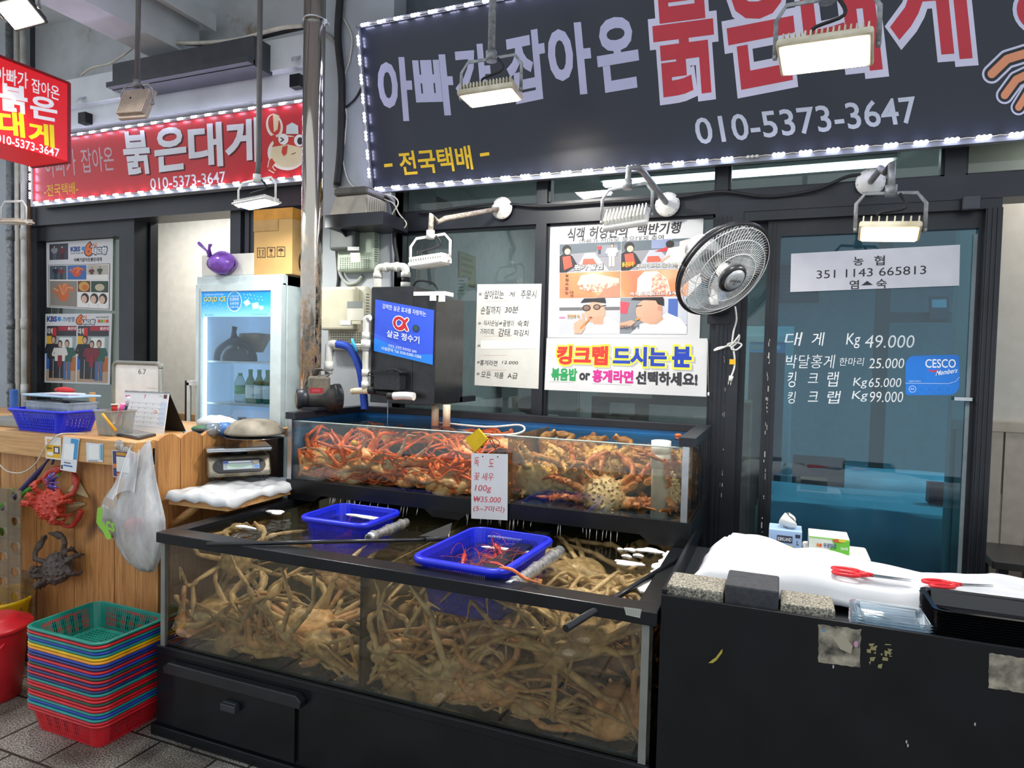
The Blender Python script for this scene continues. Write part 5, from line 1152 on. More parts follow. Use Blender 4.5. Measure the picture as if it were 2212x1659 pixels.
# bag, bottle, pan, lid on the back right of the counter
p = onc(425, 938); b = MB(); b.ell(p+V((0, .14, .045)), (.14, .07, .045), 20, 10); b.ell(p+V((.1, .12, .03)), (.08, .05, .03), 14, 8)
for i, v in enumerate(b.v): n_ = sin(v[0]*70)*cos(v[2]*90+v[1]*40); b.v[i] = (v[0], v[1], max(ZC_+.001, v[2]+.006*n_))
tag(b.build('plastic_bag', PLAS, smooth=True), 'crumpled white plastic bag lying behind the calendar', 'bag')
b = MB(); b.ell(p+V((-.035, .06, .02)), (.06, .035, .02), 14, 8); tag(b.build('green_cloth', mat('green cloth', '#3d6a4a', .7, var=.2), smooth=True), 'folded green cloth under the crumpled white bag', 'cloth')
tag(MB().bx(p.x-.1, p.x+.06, p.y+.0, p.y+.05, ZC_, ZC_+.008).build('blue_sheet', ink('#2a7fd0', .4)), 'flat blue plastic sheet at the counter edge beside the bottle', 'plastic sheet')
bt0 = onc(434, 945)+V((0, .03, .035)); r = thing('water_bottle', 'clear empty water bottle lying with its base towards the street', 'bottle', bt0[:])
MB().lathe([(.012, .0), (.03, .002), (.035, .012), (.034, .06), (.031, .065), (.034, .07), (.034, .13), (.02, .165), (.013, .172), (.013, .19)], 18, M.Translation(bt0) @ M.Rotation(-.5, 4, 'Z') @ M.Rotation(-pi/2, 4, 'X')).build('bottle', see_glass('clear bottle', '#d8e6f2', .12, .05, haze=.3, hazecol='#c8dcee'), r)
MB().lathe([(.0345, .07), (.0355, .071), (.0355, .115), (.0345, .116)], 18, M.Translation(bt0) @ M.Rotation(-.5, 4, 'Z') @ M.Rotation(-pi/2, 4, 'X')).build('bottle_label', mat('blue label', '#3d74b8', .4, var=.3, sc=40), r)
pp_ = aZ(532, 938, ZC_+.02); r = thing('frying_pan', 'dusty steel pan turned upside down on the counter ledge, black handle to the left', 'pan', (pp_.x, pp_.y, ZC_))
MB().lathe([(.145, .012), (.15, .018), (.148, .024), (.13, .05), (.10, .075), (.06, .086), (1e-6, .089)], 28, M.Translation((pp_.x, pp_.y+.06, ZC_+.006))).build('pan', mat('dusty steel', '#857e70', .6, m=.1, var=.3, sc=10, dark='#5d564a'), r)
MB().lathe([(1e-6, -.06), (.06, -.055), (.11, -.02), (.145, .0), (.15, .012), (.146, .012)], 28, M.Translation((pp_.x, pp_.y+.06, ZC_+.064-.064+.004)) @ M.Diagonal((1, 1, -.06, 1))).build('lower_rim', STEEL, r)
hd = V((-.92, -.38, 0)).normalized(); h0 = V((pp_.x, pp_.y+.06, ZC_+.026))+hd*.145
MB().tube([h0, h0+hd*.07], .007, 8).build('shank', STEEL, r); MB().tube([h0+hd*.05, h0+hd*.08, h0+hd*.15, h0+hd*.165], [.010, .013, .012, .007], 10).build('handle', mat('black pan handle', '#222326', .5), r)
p = aX(600, 905, -2.78) if 0 else onc(610, 918); b = MB().bx(p.x-.05, p.x+.05, p.y+.12, p.y+.2, ZC_, ZC_+.02); tag(b.build('black_tray', BLACKP, bev=.004), 'small black tray by the tank post behind the pan', 'tray')
tag(MB().bx(p.x-.07, p.x+.05, p.y+.13, p.y+.24, ZC_+.021, ZC_+.04).build('lunch_box', mat('lime lid', '#a8d84a', .4), bev=.006), 'white box with lime green lid behind the pan', 'box')
# white cable over the beam
PF = pY(YB-.012)
cable('charging_cable', 'thin white cable looping down over the counter beam', [PF(-12, 990), PF(5, 1010), PF(22, 1020), PF(50, 1020), PF(78, 1000), PF(98, 965), PF(125, 940), aZ(150, 936, ZC_+.006), aZ(186, 937, ZC_+.006)], .0032, CABLEW)
# payment cards (codes left out) on the beam
def card(label, tl, tr, br_, bl, base, bands, off=0.):
    q = quad_px(pY(YB-.004-off), tl, tr, br_, bl); r = thing('notice_card', label, 'card', q(.5, .5)[:]); sheet(q, .002, 'card', ink(base, .4), r); a = Art(q, q.n)
    for b_ in bands: a.rect(*b_)
    a.build('print', r); return r
card('small yellow and white payment card at the left on the counter beam', (97, 943), (131, 945), (132, 994), (99, 990), '#e9e6dc', [(.06, .36, .97, .93, '#e8b41e'), (.55, .42, .92, .73, '#26304a', 2), (.63, .47, .85, .68, '#e4e2da', 3), (.12, .68, .5, .84, '#f0eee6', 2), (.12, .48, .42, .56, '#7a5a10', 2), (.12, .1, .32, .28, '#e8a860', 2)])
card('tall white and blue payment card hanging crooked over the beam edge', (137, 943), (171, 948), (164, 1021), (130, 1015), '#dfe3e6', [(.74, .02, .98, .62, '#3f97cf'), (.5, .02, .98, .16, '#3f97cf'), (.14, .2, .76, .66, '#f4f4f2', 2), (.2, .74, .62, .77, '#4a5058', 2), (.2, .82, .75, .86, '#3a6ab0', 2), (.05, .84, .15, .96, '#2a2c30', 2)], .003)
card('pale blue edged payment card taped in the middle of the beam', (186, 956), (222, 959), (222, 998), (187, 997), '#dde2e4', [(.86, .04, .99, .9, '#58a6cc'), (.16, .08, .8, .86, '#f2f2ef', 2), (.1, .93, .7, .97, '#8a9096', 2)])
rq = card('orange and purple payment card on a clip at the counter corner', (242, 972), (290, 976), (290, 1036), (244, 1030), '#d9d6d8', [(.03, .03, .97, .97, '#3f3a6a'), (.03, .5, .2, .66, '#e07a30', 2), (.8, .1, .97, .3, '#8a3f74', 2), (.2, .82, .42, .97, '#e07a30', 2), (.8, .7, .97, .84, '#c8623a', 2), (.2, .06, .8, .18, '#c98f30', 2), (.2, .22, .8, .78, '#e4e2dc', 3)], .006)
a_ = Art(quad_px(pY(YB-.011), (242, 972), (290, 976), (290, 1036), (244, 1030)), (0, -1, 0)); a_.tbox('zero', .52, .86, .78, .93, '#f2f2f2', .01, 3); o = a_.build('lettering', rq)
p = PF(258, 962); r = thing('bulldog_clip', 'clear plastic clip holding the orange and purple card', 'clip', p[:]); MB().lathe([(.026, -.004), (.028, 0), (.026, .004)], 18, M.Translation(p) @ M.Rotation(pi/2, 4, 'X')).lathe([(.016, -.006), (.017, 0), (.016, .004)], 14, M.Translation(PF(272, 972)) @ M.Rotation(pi/2, 4, 'X')).build('clip', see_glass('clear clip', '#e8e8e6', .15, .08, haze=.3), r)
# hanging ornaments on the front boards
YF = YB+.05; PB = pY(YF)
def hang_crab(name, label, px, py, sc, rot, m_, kind='king', seed=5):
    me = crab_mesh(kind, seed, .62, 1.5); me.materials.append(m_); lo, hi = bbox_rot(me, Euler(rot).to_matrix()*sc); p = PB(px, py)
    p = pY(YF-(hi[1]-lo[1])/2)(px, py); o = bpy.data.objects.new(name, me); COL.objects.link(o); o.scale = (sc,)*3; o.rotation_euler = rot; o.location = (p.x-(lo[0]+hi[0])/2, YF-hi[1]-.002, p.z-(lo[2]+hi[2])/2); return tag(o, label, 'crab')
hang_crab('dried_crab', 'bright red dried king crab with purple bow hung on the counter boards', 108, 1070, .84, (1.35, .35, .1), crab_mat('red painted crab', '#c9402c', '#9c2a1c', '#c8452e', '#b8382a', '#d8c0a0', .09, rough=.5), seed=23)
hang_crab('dried_crab', 'dark grey dried king crab hung on the counter boards below the red one', 120, 1212, .80, (1.4, -.5, .3), crab_mat('dark dried crab', '#5a4f47', '#3a322e', '#544a44', '#4a3f38', '#6b6058', .09, rough=.65), seed=37)
b = MB(); pb = pY(YF-.17)(118, 1040)+V((0, .16, 0))
for k in range(9):
    a_ = k*.7; d_ = V((cos(a_), 0, sin(a_))); b.tube([pb+V((0, -.16, 0)), pb+V((0, -.185, 0))+d_*.022, pb+V((0, -.165, 0))+d_*.045], [.003, .013, .004], 6, 0, .35)
tag(b.build('ribbon_bow', mat('shiny purple ribbon', '#5f4796', .2, m=.3, var=.3, sc=60)), 'shiny purple ribbon bow on the red dried crab', 'bow')
# woven shell-like cones
t = NT('woven straw'); ck = t.n('TexChecker'); ck.inputs['Scale'].default_value = 1; 
wv = t.n('TexBrick', i_Vector=t.mapv((1, 1, 1)), i_Scale=26.); wv.inputs['Color1'].default_value = lin('#dcc59a'); wv.inputs['Color2'].default_value = lin('#c9ac76'); wv.inputs['Mortar'].default_value = lin('#4a3a24'); wv.inputs['Mortar Size'].default_value = .03
t.l(t.n('TexCoord').outputs['Generated'], wv.inputs['Vector']); wv.inputs['Scale'].default_value = 9
t.set(Base_Color=wv.outputs[0], Roughness=.7); t.bump(wv.outputs[1], .5); STRAW = t.m
def cone(label, pts, m_):
    P = [PB(*q_) for q_ in pts]; c = sum(P, V())/3; r_ = (0, -1, 0); b = MB(); apex = c+V((0, -.045, 0)); b.add(P+[apex], [(0, 1, 3), (1, 2, 3), (2, 0, 3), (0, 2, 1)]); return tag(b.build('woven_fan', m_, bev=.006), label, 'woven ornament')
cone('upper woven straw cone ornament pointing up beside the red crab', [(168, 1030), (196, 1078), (142, 1065)], STRAW); cone('lower woven straw cone ornament under the upper one', [(136, 1072), (192, 1088), (138, 1117)], STRAW)
b = MB(); b.tube(smooth_path([PB(188, 1100)+V((0, -.03, 0)), PB(182, 1118)+V((0, -.035, 0)), PB(165, 1135)+V((0, -.03, 0)), PB(138, 1130)+V((0, -.02, 0))], 5), [.014]*6+[.012]*4+[.009]*4+[.004]*2, 8); tag(b.build('crab_limb', mat('red dried leg', '#b83428', .5, var=.2, bump=.5, bsc=120)), 'curved red dried crab leg hanging below the woven cones', 'crab leg')
# umbrellas behind the acrylic sheet
def umbrella(label, col, a_, b_, r0):
    A2, B2 = PB(*a_)+V((0, -.03, 0)), PB(*b_)+V((0, -.05, 0)); r = thing('umbrella', label, 'umbrella', B2[:]); MB().tube([A2, A2+(B2-A2)*.15, A2+(B2-A2)*.6, B2], [.006, r0*.6, r0, r0*1.3], 9).build('canopy', mat('umbrella '+col, col, .5, var=.15), r); d_ = (A2-B2).normalized()
    MB().tube(smooth_path([A2, A2+d_*.04, A2+d_*.06+V((.02, 0, .0)), A2+d_*.03+V((.03, 0, -.02))], 4), .006, 7).build('handle', mat('umbrella handle '+col, col, .4), r)
umbrella('folded purple umbrella leaning behind the perforated sheet', '#3a3062', (110, 1000), (30, 1105), .022); umbrella('folded green umbrella leaning beside the purple one', '#4fae32', (120, 1025), (38, 1085), .014)
umbrella('green umbrella tip standing behind the holes of the perforated sheet', '#5aa63e', (28, 1075), (8, 1150), .05)
# perforated acrylic sheets leaning on the boards
ACR = see_glass('frosted acrylic sheet', '#e9dfcd', .07, .06, haze=.24, hazecol='#d8c8ac')
def perf(label, px0, px1, py0, py1, yy, nx, ny, rr, name='perforated_sheet'):
    P = pY(yy); a_, b_ = P(px0, py1), P(px1, py0); x0, x1, z0, z1 = a_.x, b_.x, 0.0, b_.z; b = MB(); cw, ch = (x1-x0)/nx, (z1-z0)/ny; N = 16
    for i in range(nx):
        for j in range(ny):
            cx, cz = x0+cw*(i+.5), z0+ch*(j+.5)
            if (i+j) % 2: b.poly([(x0+cw*i, yy, z0+ch*j), (x0+cw*(i+1), yy, z0+ch*j), (x0+cw*(i+1), yy, z0+ch*(j+1)), (x0+cw*i, yy, z0+ch*(j+1))]); continue
            ci = [(cx+rr*cos(2*pi*k/N), yy, cz+rr*sin(2*pi*k/N)) for k in range(N)]; sqv = []
            for k in range(N):
                c_, s_ = cos(2*pi*k/N), sin(2*pi*k/N); m_ = max(abs(c_), abs(s_)); sqv.append((cx+cw/2*c_/m_, yy, cz+ch/2*s_/m_))
            b.add(ci+sqv, [(k, (k+1) % N, N+(k+1) % N, N+k) for k in range(N)])
    return tag(b.build(name, ACR, solid=.008), label, 'acrylic sheet')
perf('tall clear acrylic sheet with rows of round holes leaning at the far left', -60, 45, 1060, 1450, YB-.10, 4, 14, .023); perf('short clear acrylic sheet with few small holes right behind the tall one', 40, 72, 1236, 1450, YB-.04, 2, 8, .006)
# hanging bags
def bag(label, c_px, w, h, mat_, z_off, name='plastic_bag', knot=.05, seed=1, yy=YB-.03):
    P = pY(yy); top = P(*c_px); R = random.Random(seed); ph = [R.uniform(0, 6) for _ in range(6)]
    def fn(u, v):
        t_ = v; a_ = 2*pi*u; prof = (.05+.95*min(1, (t_/.55))**.85) if t_ < .62 else cos((t_-.62)/.38*pi/2)**.45 if t_ < 1 else .02
        rip = 1+.07*sin(5*a_+ph[0]+4*t_)+.05*sin(9*a_+ph[1]-7*t_)+.03*sin(14*a_+ph[2]); rr = w/2*max(prof, .02)*rip
        return top+V((rr*cos(a_)+.01*sin(6*t_+ph[3]), -.012-.5*w*.45*prof*(1+.7*sin(a_))*rip+.0, -h*t_+.006*sin(8*a_+ph[4])*t_))
    return fn
SHEER = see_glass('sheer white bag', '#eef0f0', .06, .12, haze=.86, hazecol='#e4e5e6'); CLEARB = see_glass('clear thin bag', '#e9e6e0', .08, .1, haze=.42, hazecol='#d6d0c6')
r = thing('shopping_bag', 'white plastic shopping bag with green print hanging from the counter corner', 'bag', PF(322, 950)[:])
fn = bag('', (330, 952), .29, .60, SHEER, 0, seed=3); MB().grid(fn, 40, 36).build('bag_body', SHEER, r)
fl = MB(); p0 = PF(300, 1010); 
fl.grid(lambda u, v: PF(330-62*u*(.35+v*.65)+12*v, 965+95*v+10*sin(6*u+3*v))+V((0, -.075-.05*v+.015*sin(9*u), 0)), 14, 14); fl.build('loose_handle', SHEER, r)
a = Art(lambda u, v: PF(u, v)+V((0, -.125, 0)), (0, -1, 0)); a.text('cs', (283, 1128), (300, 1136), (284, 1112), '#8cc63e', .03); a.line([(270, 1090), (268, 1115), (280, 1130), (288, 1146)], 12, '#8cc63e', 1, 1., True); o = a.build('print', r)
b = MB(); b.ell(PF(315, 1130)+V((0, -.06, 0)), (.055, .035, .045), 14, 8); tag(b.build('red_parcel', mat('pinkish parcel', '#d8837f', .6, var=.2), smooth=True), 'pink parcel showing through the white shopping bag', 'parcel')
b = MB(); fn2 = bag('', (255, 1050), .16, .24, CLEARB, 0, seed=8, yy=YB-.02); b.grid(fn2, 30, 26); tag(b.build('clear_bag', CLEARB), 'clear plastic bag with paper receipts hanging beside the white shopping bag', 'bag')
q = quad_px(pY(YB-.075), (222, 1090), (256, 1108), (248, 1150), (212, 1122)); r = thing('receipt', 'white printed receipt inside the clear hanging bag', 'receipt', q(.5, .5)[:]); sheet(q, .001, 'paper', PAPER, r); a = Art(q, q.n)
for k in range(7): a.rect(.1, .12+.11*k, .5+.4*((k*37) % 10)/10, .155+.11*k, '#8a8580', 1)
a.build('print', r)
# ---- buckets
YEL = mat('yellow plastic', '#e3b90f', .35, var=.1); REDP = mat('red plastic', '#c8202a', .35, var=.1); GRNP = mat('green plastic', '#14796a', .35, var=.1); NAVYP = mat('navy plastic', '#27356a', .35, var=.12); ROYP = mat('royal blue plastic', '#2a45ad', .35, var=.1); ORGP = mat('amber plastic', '#e79a2a', .35, var=.1); DGRN = mat('dark green plastic', '#1d5340', .35, var=.1); TEALP = mat('teal plastic', '#1d8a85', .35, var=.1)
cyb = V((-3.62, 2.13, 0)); r = thing('bucket', 'yellow plastic bucket with flared lip behind the red lidded bucket', 'bucket', cyb[:])
MB().lathe([(.10, 0), (.105, .004), (.145, .30), (.16, .33), (.162, .345), (.152, .345), (.14, .31), (.10, .01)], 28, M.Translation(cyb)).build('bucket_body', YEL, r)
crb = V((-3.30, 1.93, 0)); r = thing('bucket', 'red plastic bucket with domed lid and handle at the left edge', 'bucket', crb[:])
MB().lathe([(.10, 0), (.105, .004), (.128, .30), (.132, .32)], 28, M.Translation(crb)).build('bucket_body', REDP, r)
MB().lathe([(.132, .318), (.150, .318), (.152, .332), (.146, .340), (.105, .352), (.098, .366), (.05, .372), (1e-6, .373)], 28, M.Translation(crb)).build('lid', REDP, r)
MB().tube(smooth_path([crb+V((.128, -.03, .28)), crb+V((.12, -.11, .22)), crb+V((0, -.17, .17)), crb+V((-.12, -.11, .22)), crb+V((-.128, -.03, .28))], 6), .006, 8).build('handle', REDP, r)
# ---- stack of colourful trays
seq = 'GRGBGYOBNRBDRNRNTRRDRRGBGRR'
cm = {'G': TEALP, 'R': REDP, 'B': ROYP, 'Y': YEL, 'O': ORGP, 'N': NAVYP, 'D': DGRN, 'T': TEALP}; nm = {'G': 'green', 'R': 'red', 'B': 'blue', 'Y': 'yellow', 'O': 'amber', 'N': 'navy', 'D': 'dark green', 'T': 'teal'}
me_top = basket_mesh('tray', .435, .315, .105, .13, .04, 26, (4,), .012, .0022, True, .010)
me_mid = basket_mesh('tray', .435, .315, .105, .13, .04, 6, (1,), .012, .0022, False, .010)
n = len(seq); step = (.44-.105)/(n-1); cnt = {}
ordn = ['topmost', 'second', 'third', 'fourth', 'fifth', 'sixth', 'seventh', 'eighth', 'ninth']
for k, ch in enumerate(seq):
    o = bpy.data.objects.new('stacking_tray', me_top if k in (0, n-1) else me_mid)
    if not o.data.materials: o.data.materials.append(GRNP)
    COL.objects.link(o); recolour(o, 0, GRNP if k == 0 else cm[ch]); o.location = (-2.672+random.uniform(-.002, .002), 1.975+random.uniform(-.002, .002), (n-1-k)*step+.002)
    c_ = nm[ch]; cnt[c_] = cnt.get(c_, 0)+1
    lab = 'green plastic basket tray on top of the tall stack by the tank' if k == 0 else 'red basket tray at the very bottom of the tall stack, standing on the pavement' if k == n-1 else '%s basket tray in the tall stack, %s %s one from the top' % (c_, ordn[min(cnt[c_]-1, 8)] if cnt[c_] > 1 else 'first', c_)
    tag(o, lab, 'basket', 'stacked basket trays by the tank')
# ---- fridge
FY = 3.24; PFR = pY(FY); fx0, fx1 = PFR(422, 700).x, PFR(607, 700).x; fzt = PFR(515, 594).z; FB = 3.72
FW = mat('pale blue white fridge enamel', '#c3d2d4', .4, var=.05)
r = thing('drinks_fridge', 'white glass door drinks fridge with blue ice banner behind the counter', 'fridge', ((fx0+fx1)/2, 3.5, 0))
b = MB().bx(fx0, fx0+.03, FY+.05, FB, 0, fzt).bx(fx1-.03, fx1, FY+.05, FB, 0, fzt).bx(fx0, fx1, FB-.03, FB, 0, fzt).bx(fx0, fx1, FY+.01, FB, fzt-.07, fzt).bx(fx0, fx1, FY+.05, FB, 0, .12); b.build('cabinet', FW, r, bev=.006)
FIN = mat('lit fridge lining', '#d5e4f2', .5, var=.03, emit=.25, ecol='#b9d6f4')
MB().bx(fx0+.03, fx0+.034, FY+.06, FB-.03, .12, fzt-.07).bx(fx1-.034, fx1-.03, FY+.06, FB-.03, .12, fzt-.07).bx(fx0+.034, fx1-.034, FB-.034, FB-.03, .12, fzt-.07).build('lining', FIN, r)
zdt, zg1, zb0_ = PFR(515, 612).z, PFR(508, 629).z, PFR(508, 684).z; gx0, gx1 = PFR(433, 760).x, PFR(583, 760).x
d_ = MB().bx(fx0+.0, gx0, FY, FY+.045, .14, zdt).bx(gx1, fx1, FY, FY+.045, .14, zdt).bx(gx0, gx1, FY, FY+.045, zg1, zdt).bx(gx0, gx1, FY, FY+.045, .14, .24).build('fridge_door', FW, r, bev=.004)
MB().bx(gx0-.012, gx0-.004, FY-.002, FY, .2, zg1+.02).build('door_trim', ink('#9fb0b6'), None).parent = d_
o = MB().bx(gx0, gx1, FY+.012, FY+.016, .24, zg1).build('door_glass', see_glass('fridge glass', '#e6f1f8', .05, .02), None); o.parent = d_
for o in d_.children: o.matrix_parent_inverse = M()
qf = Quad((gx0, FY+.010, zg1), (gx1, FY+.010, zg1), (gx1, FY+.010, zb0_), (gx0, FY+.010, zb0_)); qf.n = V((0, -1, 0)); a = Art(qf, qf.n)
t = NT('blue ice print'); sz = t.n('SeparateXYZ'); t.l(t.n('TexCoord').outputs['Generated'], sz.inputs[0]); cc = t.ramp(sz.outputs[2], [(0, '#8fd3ee'), (.5, '#2f9fe0'), (1, '#0f86dc')]); t.set(Base_Color=cc, Roughness=.3, Emission_Color=cc, Emission_Strength=.3)
a.rect(0, 0, 1, 1, t.m); a.tbox('GOLD ICE', .04, .21, .36, .40, '#3c3a16', .03, 2); a.tbox('GOLD ICE', .035, .2, .355, .39, '#f0e87a', .015, 3); a.tbox('비교할수록 소비자가 좋은', .04, .08, .32, .15, '#eef6fa', 0, 2)
a.ell(.48, .40, .107, .40, '#d5eef8', 2); a.ell(.48, .39, .098, .365, '#2a92d8', 3)
for tx, v0, v1 in (('시험인증', .16, .22), ('민생회복', .25, .38), ('소비쿠폰', .42, .54), ('사용가능', .58, .66)): a.tbox(tx, .415, v0, .545, v1, '#e4f2fa', .005, 4)
for u, v, s_, an in ((.66, .46, .06, .2), (.78, .58, .07, .6), (.86, .66, .045, 1.)):
    pts = [(u+s_*cos(an+k*pi/2), v+s_*2.6*sin(an+k*pi/2)) for k in range(4)]; a.poly(pts, '#a9dcf2', 2); a.poly([(u+(x-u)*.7, v+(y-v)*.7) for x, y in pts], '#d6effa', 3)
for k in range(14): a.ell(.62+.27*((k*37) % 17)/17, .12+.28*((k*53) % 13)/13, .006, .018, '#d9f1fb', 2, 8)
for k in range(12):
    u, v = .03+.3*((k*29) % 11)/11, .45+.35*((k*41) % 7)/7
    for an in (0, pi/3, 2*pi/3): a.line([(u-.014*cos(an), v-.04*sin(an)), (u+.014*cos(an), v+.04*sin(an))], .012, '#9ad6f0', 2, .36)
a.tbox('GOLD SHOWCASE', .72, .87, .95, .94, '#4a9ccc', 0, 2); a.tbox('골드 쇼케이스', .05, .9, .18, .96, '#2f6f9a', 0, 2)
o = a.build('banner', None); o.parent = d_; o.matrix_parent_inverse = M()
hx = fx0-.004; m = MB().bx(hx-.028, hx-.012, FY-.035, FY-.02, aY(410, 905, FY).z-.25, aY(415, 826, FY).z).bx(hx-.028, hx+.02, FY-.035, FY+.01, aY(415, 832, FY).z, aY(415, 822, FY).z); o = m.build('handle', mat('grey white handle', '#cfd4d2', .4), None); o.parent = d_; o.matrix_parent_inverse = M()
o = MB().bx(hx-.05, hx-.028, FY-.03, FY+.0, aY(410, 905, FY).z-.25, aY(415, 822, FY).z).build('handle_grip', BLACKP, None); o.parent = d_; o.matrix_parent_inverse = M()
sh1, sh2 = aY(520, 780, FY+.2).z, aY(520, 868, FY+.2).z
for z in (sh1, sh2): MB().bx(fx0+.036, fx1-.036, FY+.06, FB-.04, z-.012, z).build('shelf', WHITEP, r)
MB().cyl((gx0+.012, FY+.03, .3), (gx0+.012, FY+.03, zb0_), .008, n=8).build('lamp_tube', mat('fridge tube', '#ffffff', .4, var=.01, emit=6., ecol='#d6ecff'), r)
PS1 = FY+.17
p = aY(508, 775, PS1); bb_ = MB(); bb_.grid(lambda u, v: V((p.x+.165*cos(2*pi*u)*(sin(pi*min(.98, .5+v*.48)))**.8*(1+.05*sin(11*u*6.28)), PS1+.09*sin(2*pi*u)*sin(pi*min(.98, .5+v*.48)), sh1+.002+.16*(v**.8)*(1+.02*sin(30*u)))), 40, 14); bb_.tube([(p.x-.01, PS1, sh1+.155), (p.x-.012, PS1, sh1+.19), (p.x-.005, PS1, sh1+.225)], [.022, .014, .017], 8)
tag(bb_.build('black_bag', mat('black shiny bin bag', '#191614', .2, var=.3, sc=25, bump=.8, bsc=30)), 'knotted shiny black bag on the upper shelf of the fridge', 'bag')
p = aY(556, 740, FB-.14); tag(MB().lathe([(.05, 0), (.10, .10), (.105, .12), (.09, .125), (.03, .13), (1e-6, .13)], 20, M.Translation((p.x, FB-.16, sh1+.06))).build('food_tub', mat('brown food tub', '#b08c66', .5, var=.2)), 'round tub with clear film behind the black bag in the fridge', 'tub')
p = aY(577, 770, PS1-.06); tag(MB().lathe([(.03, 0), (.033, .004), (.033, .115), (.027, .122), (1e-6, .122)], 18, M.Translation((fx1-.105, PS1-.03, sh1+.001))).build('drink_can', mat('green can', '#1e7a4a', .3, m=.3, var=.2, sc=30)), 'green can partly hidden at the right of the upper fridge shelf', 'can')
GRG = see_glass('green bottle glass', '#5fae6a', .08, .03, haze=.35, hazecol='#2f8a48')
def bottle_thing(label, x, lab=True, group='green bottles on the lower fridge shelf'):
    r = thing('glass_bottle', label, 'bottle', None, group); MB().lathe([(.028, .001), (.031, .006), (.031, .12), (.026, .145), (.013, .175), (.012, .205), (.0135, .207), (.0135, .215), (1e-6, .215)], 16).build('bottle', GRG, r)
    MB().lathe([(.0315, .03), (.0318, .031), (.0318, .115), (.0315, .116)], 16).build('bottle_label', mat('white bottle label', '#e7ebe4', .5, var=.06, sc=30), r); MB().lathe([(.0145, .198), (.0145, .216), (1e-6, .217)], 12).build('cap', ink('#3aa45a', .35), r)
    r.location = (x, PS1, sh2+.001); return r
xb = [aY(px, 850, PS1).x for px in (541, 560, 578)]
b0 = bottle_thing('green glass bottle with white label, nearest the clear bottle on the fridge shelf', xb[0])
dup(b0, (xb[1], PS1, sh2+.001), label='green glass bottle with white label, middle of the row on the fridge shelf'); dup(b0, (xb[2], PS1, sh2+.001), label='green glass bottle with white label, nearest the fridge door hinge')
r2 = thing('water_bottle', 'clear soda bottle with green label and cap left of the green bottles', 'bottle', None); MB().lathe([(.03, .001), (.034, .01), (.033, .06), (.034, .13), (.02, .165), (.013, .175)], 16).build('bottle', see_glass('clear soda bottle', '#dbe8e4', .1, .04, haze=.25, hazecol='#cfe0dc'), r2); MB().lathe([(.0345, .055), (.0348, .056), (.0348, .11), (.0345, .111)], 16).build('bottle_label', mat('green soda label', '#3f9a52', .4, var=.3, sc=40), r2); MB().lathe([(.015, .172), (.015, .19), (1e-6, .191)], 12).build('cap', ink('#3aa45a', .35), r2); r2.location = (aY(521, 850, PS1).x, PS1-.01, sh2+.001)
GLS = see_glass('drinking glass', '#dfe8ec', .2, .03, haze=.1)
for k, px in enumerate((498, 518, 541, 556, 570, 580)):
    o = MB().lathe([(.02, .0), (.022, .002), (.026, .09), (.0285, .1), (.024, .1), (.02, .006)], 14).build('drinking_glass', GLS); o.location = (aY(px, 895, PS1).x, PS1+(.02 if k % 2 else -.02), sh2-.20); tag(o, 'upturned drinking glass at the bottom of the fridge window', 'glass', 'drinking glasses low in the fridge')
MB().bx(fx0+.036, fx1-.036, FY+.06, FB-.04, sh2-.215, sh2-.203).build('shelf', WHITEP, r)
# on top of the fridge
p0, p1 = PFR(424, 588), PFR(505, 585); tag(MB().bx(p0.x+.01, p1.x+.13, FY+.03, FY+.24, fzt+.001, PFR(460, 548).z).build('foam_box', mat('white foam box', '#dad8d0', .8, var=.04), bev=.008), 'white polystyrene box on top of the fridge at its left end', 'box')
p = aY(515, 585, FY+.12); b = MB()
b.grid(lambda u, v: V((p.x+.005+.105*cos(2*pi*u)*sin(pi*(.04+.92*v))**.7*(1+.05*sin(22*u+5*v)), FY-.0+.075*sin(2*pi*u)*sin(pi*(.04+.92*v))**.7*(1+.05*sin(19*u))+.02, fzt+.003+.145*v)), 36, 18); b.tube([(p.x-.045, FY-.03, fzt+.11), (p.x-.06, FY-.04, fzt+.145), (p.x-.115, FY-.045, fzt+.19)], [.02, .012, .022], 8, 0, .5); b.tube([(p.x-.045, FY-.03, fzt+.11), (p.x-.035, FY-.045, fzt+.16), (p.x-.02, FY-.05, fzt+.18)], [.02, .01, .016], 8, 0, .5)
for i, v in enumerate(b.v): b.v[i] = (v[0]-.01, v[1]-.03+.0, v[2])
tag(b.build('purple_bag', mat('shiny purple plastic bag', '#7a4fb0', .2, var=.25, sc=20, bump=.5, bsc=30)), 'knotted purple plastic bag on the fridge between foam box and cardboard box', 'bag')
CARD = mat('brown cardboard', '#c79f63', .75, var=.06, sc=5)
yb_ = FY+.035; PBX = pY(yb_); x0, x1 = PBX(548, 550).x, PBX(631, 550).x; z1 = PBX(590, 452).z
r = thing('cardboard_box', 'tall brown cardboard box with packing symbols on top of the fridge', 'box', ((x0+x1)/2, 3.5, fzt)); MB().bx(x0, x1, yb_, yb_+.30, fzt+.001, z1).build('box', CARD, r, bev=.003)
MB().bx(x0-.002, x1+.002, yb_-.002, yb_+.302, z1-.062, z1+.003).build('packing_tape', mat('orange packing tape', '#c88a24', .25, var=.1), r); MB().bx(x0+.0, x0+.19, yb_-.004, yb_, z1-.13, z1-.062).build('flap', mat('brown cardboard flap', '#b8935c', .75), r)
a = Art(pY(yb_-.001), (0, -1, 0)); D_ = '#4a3826'
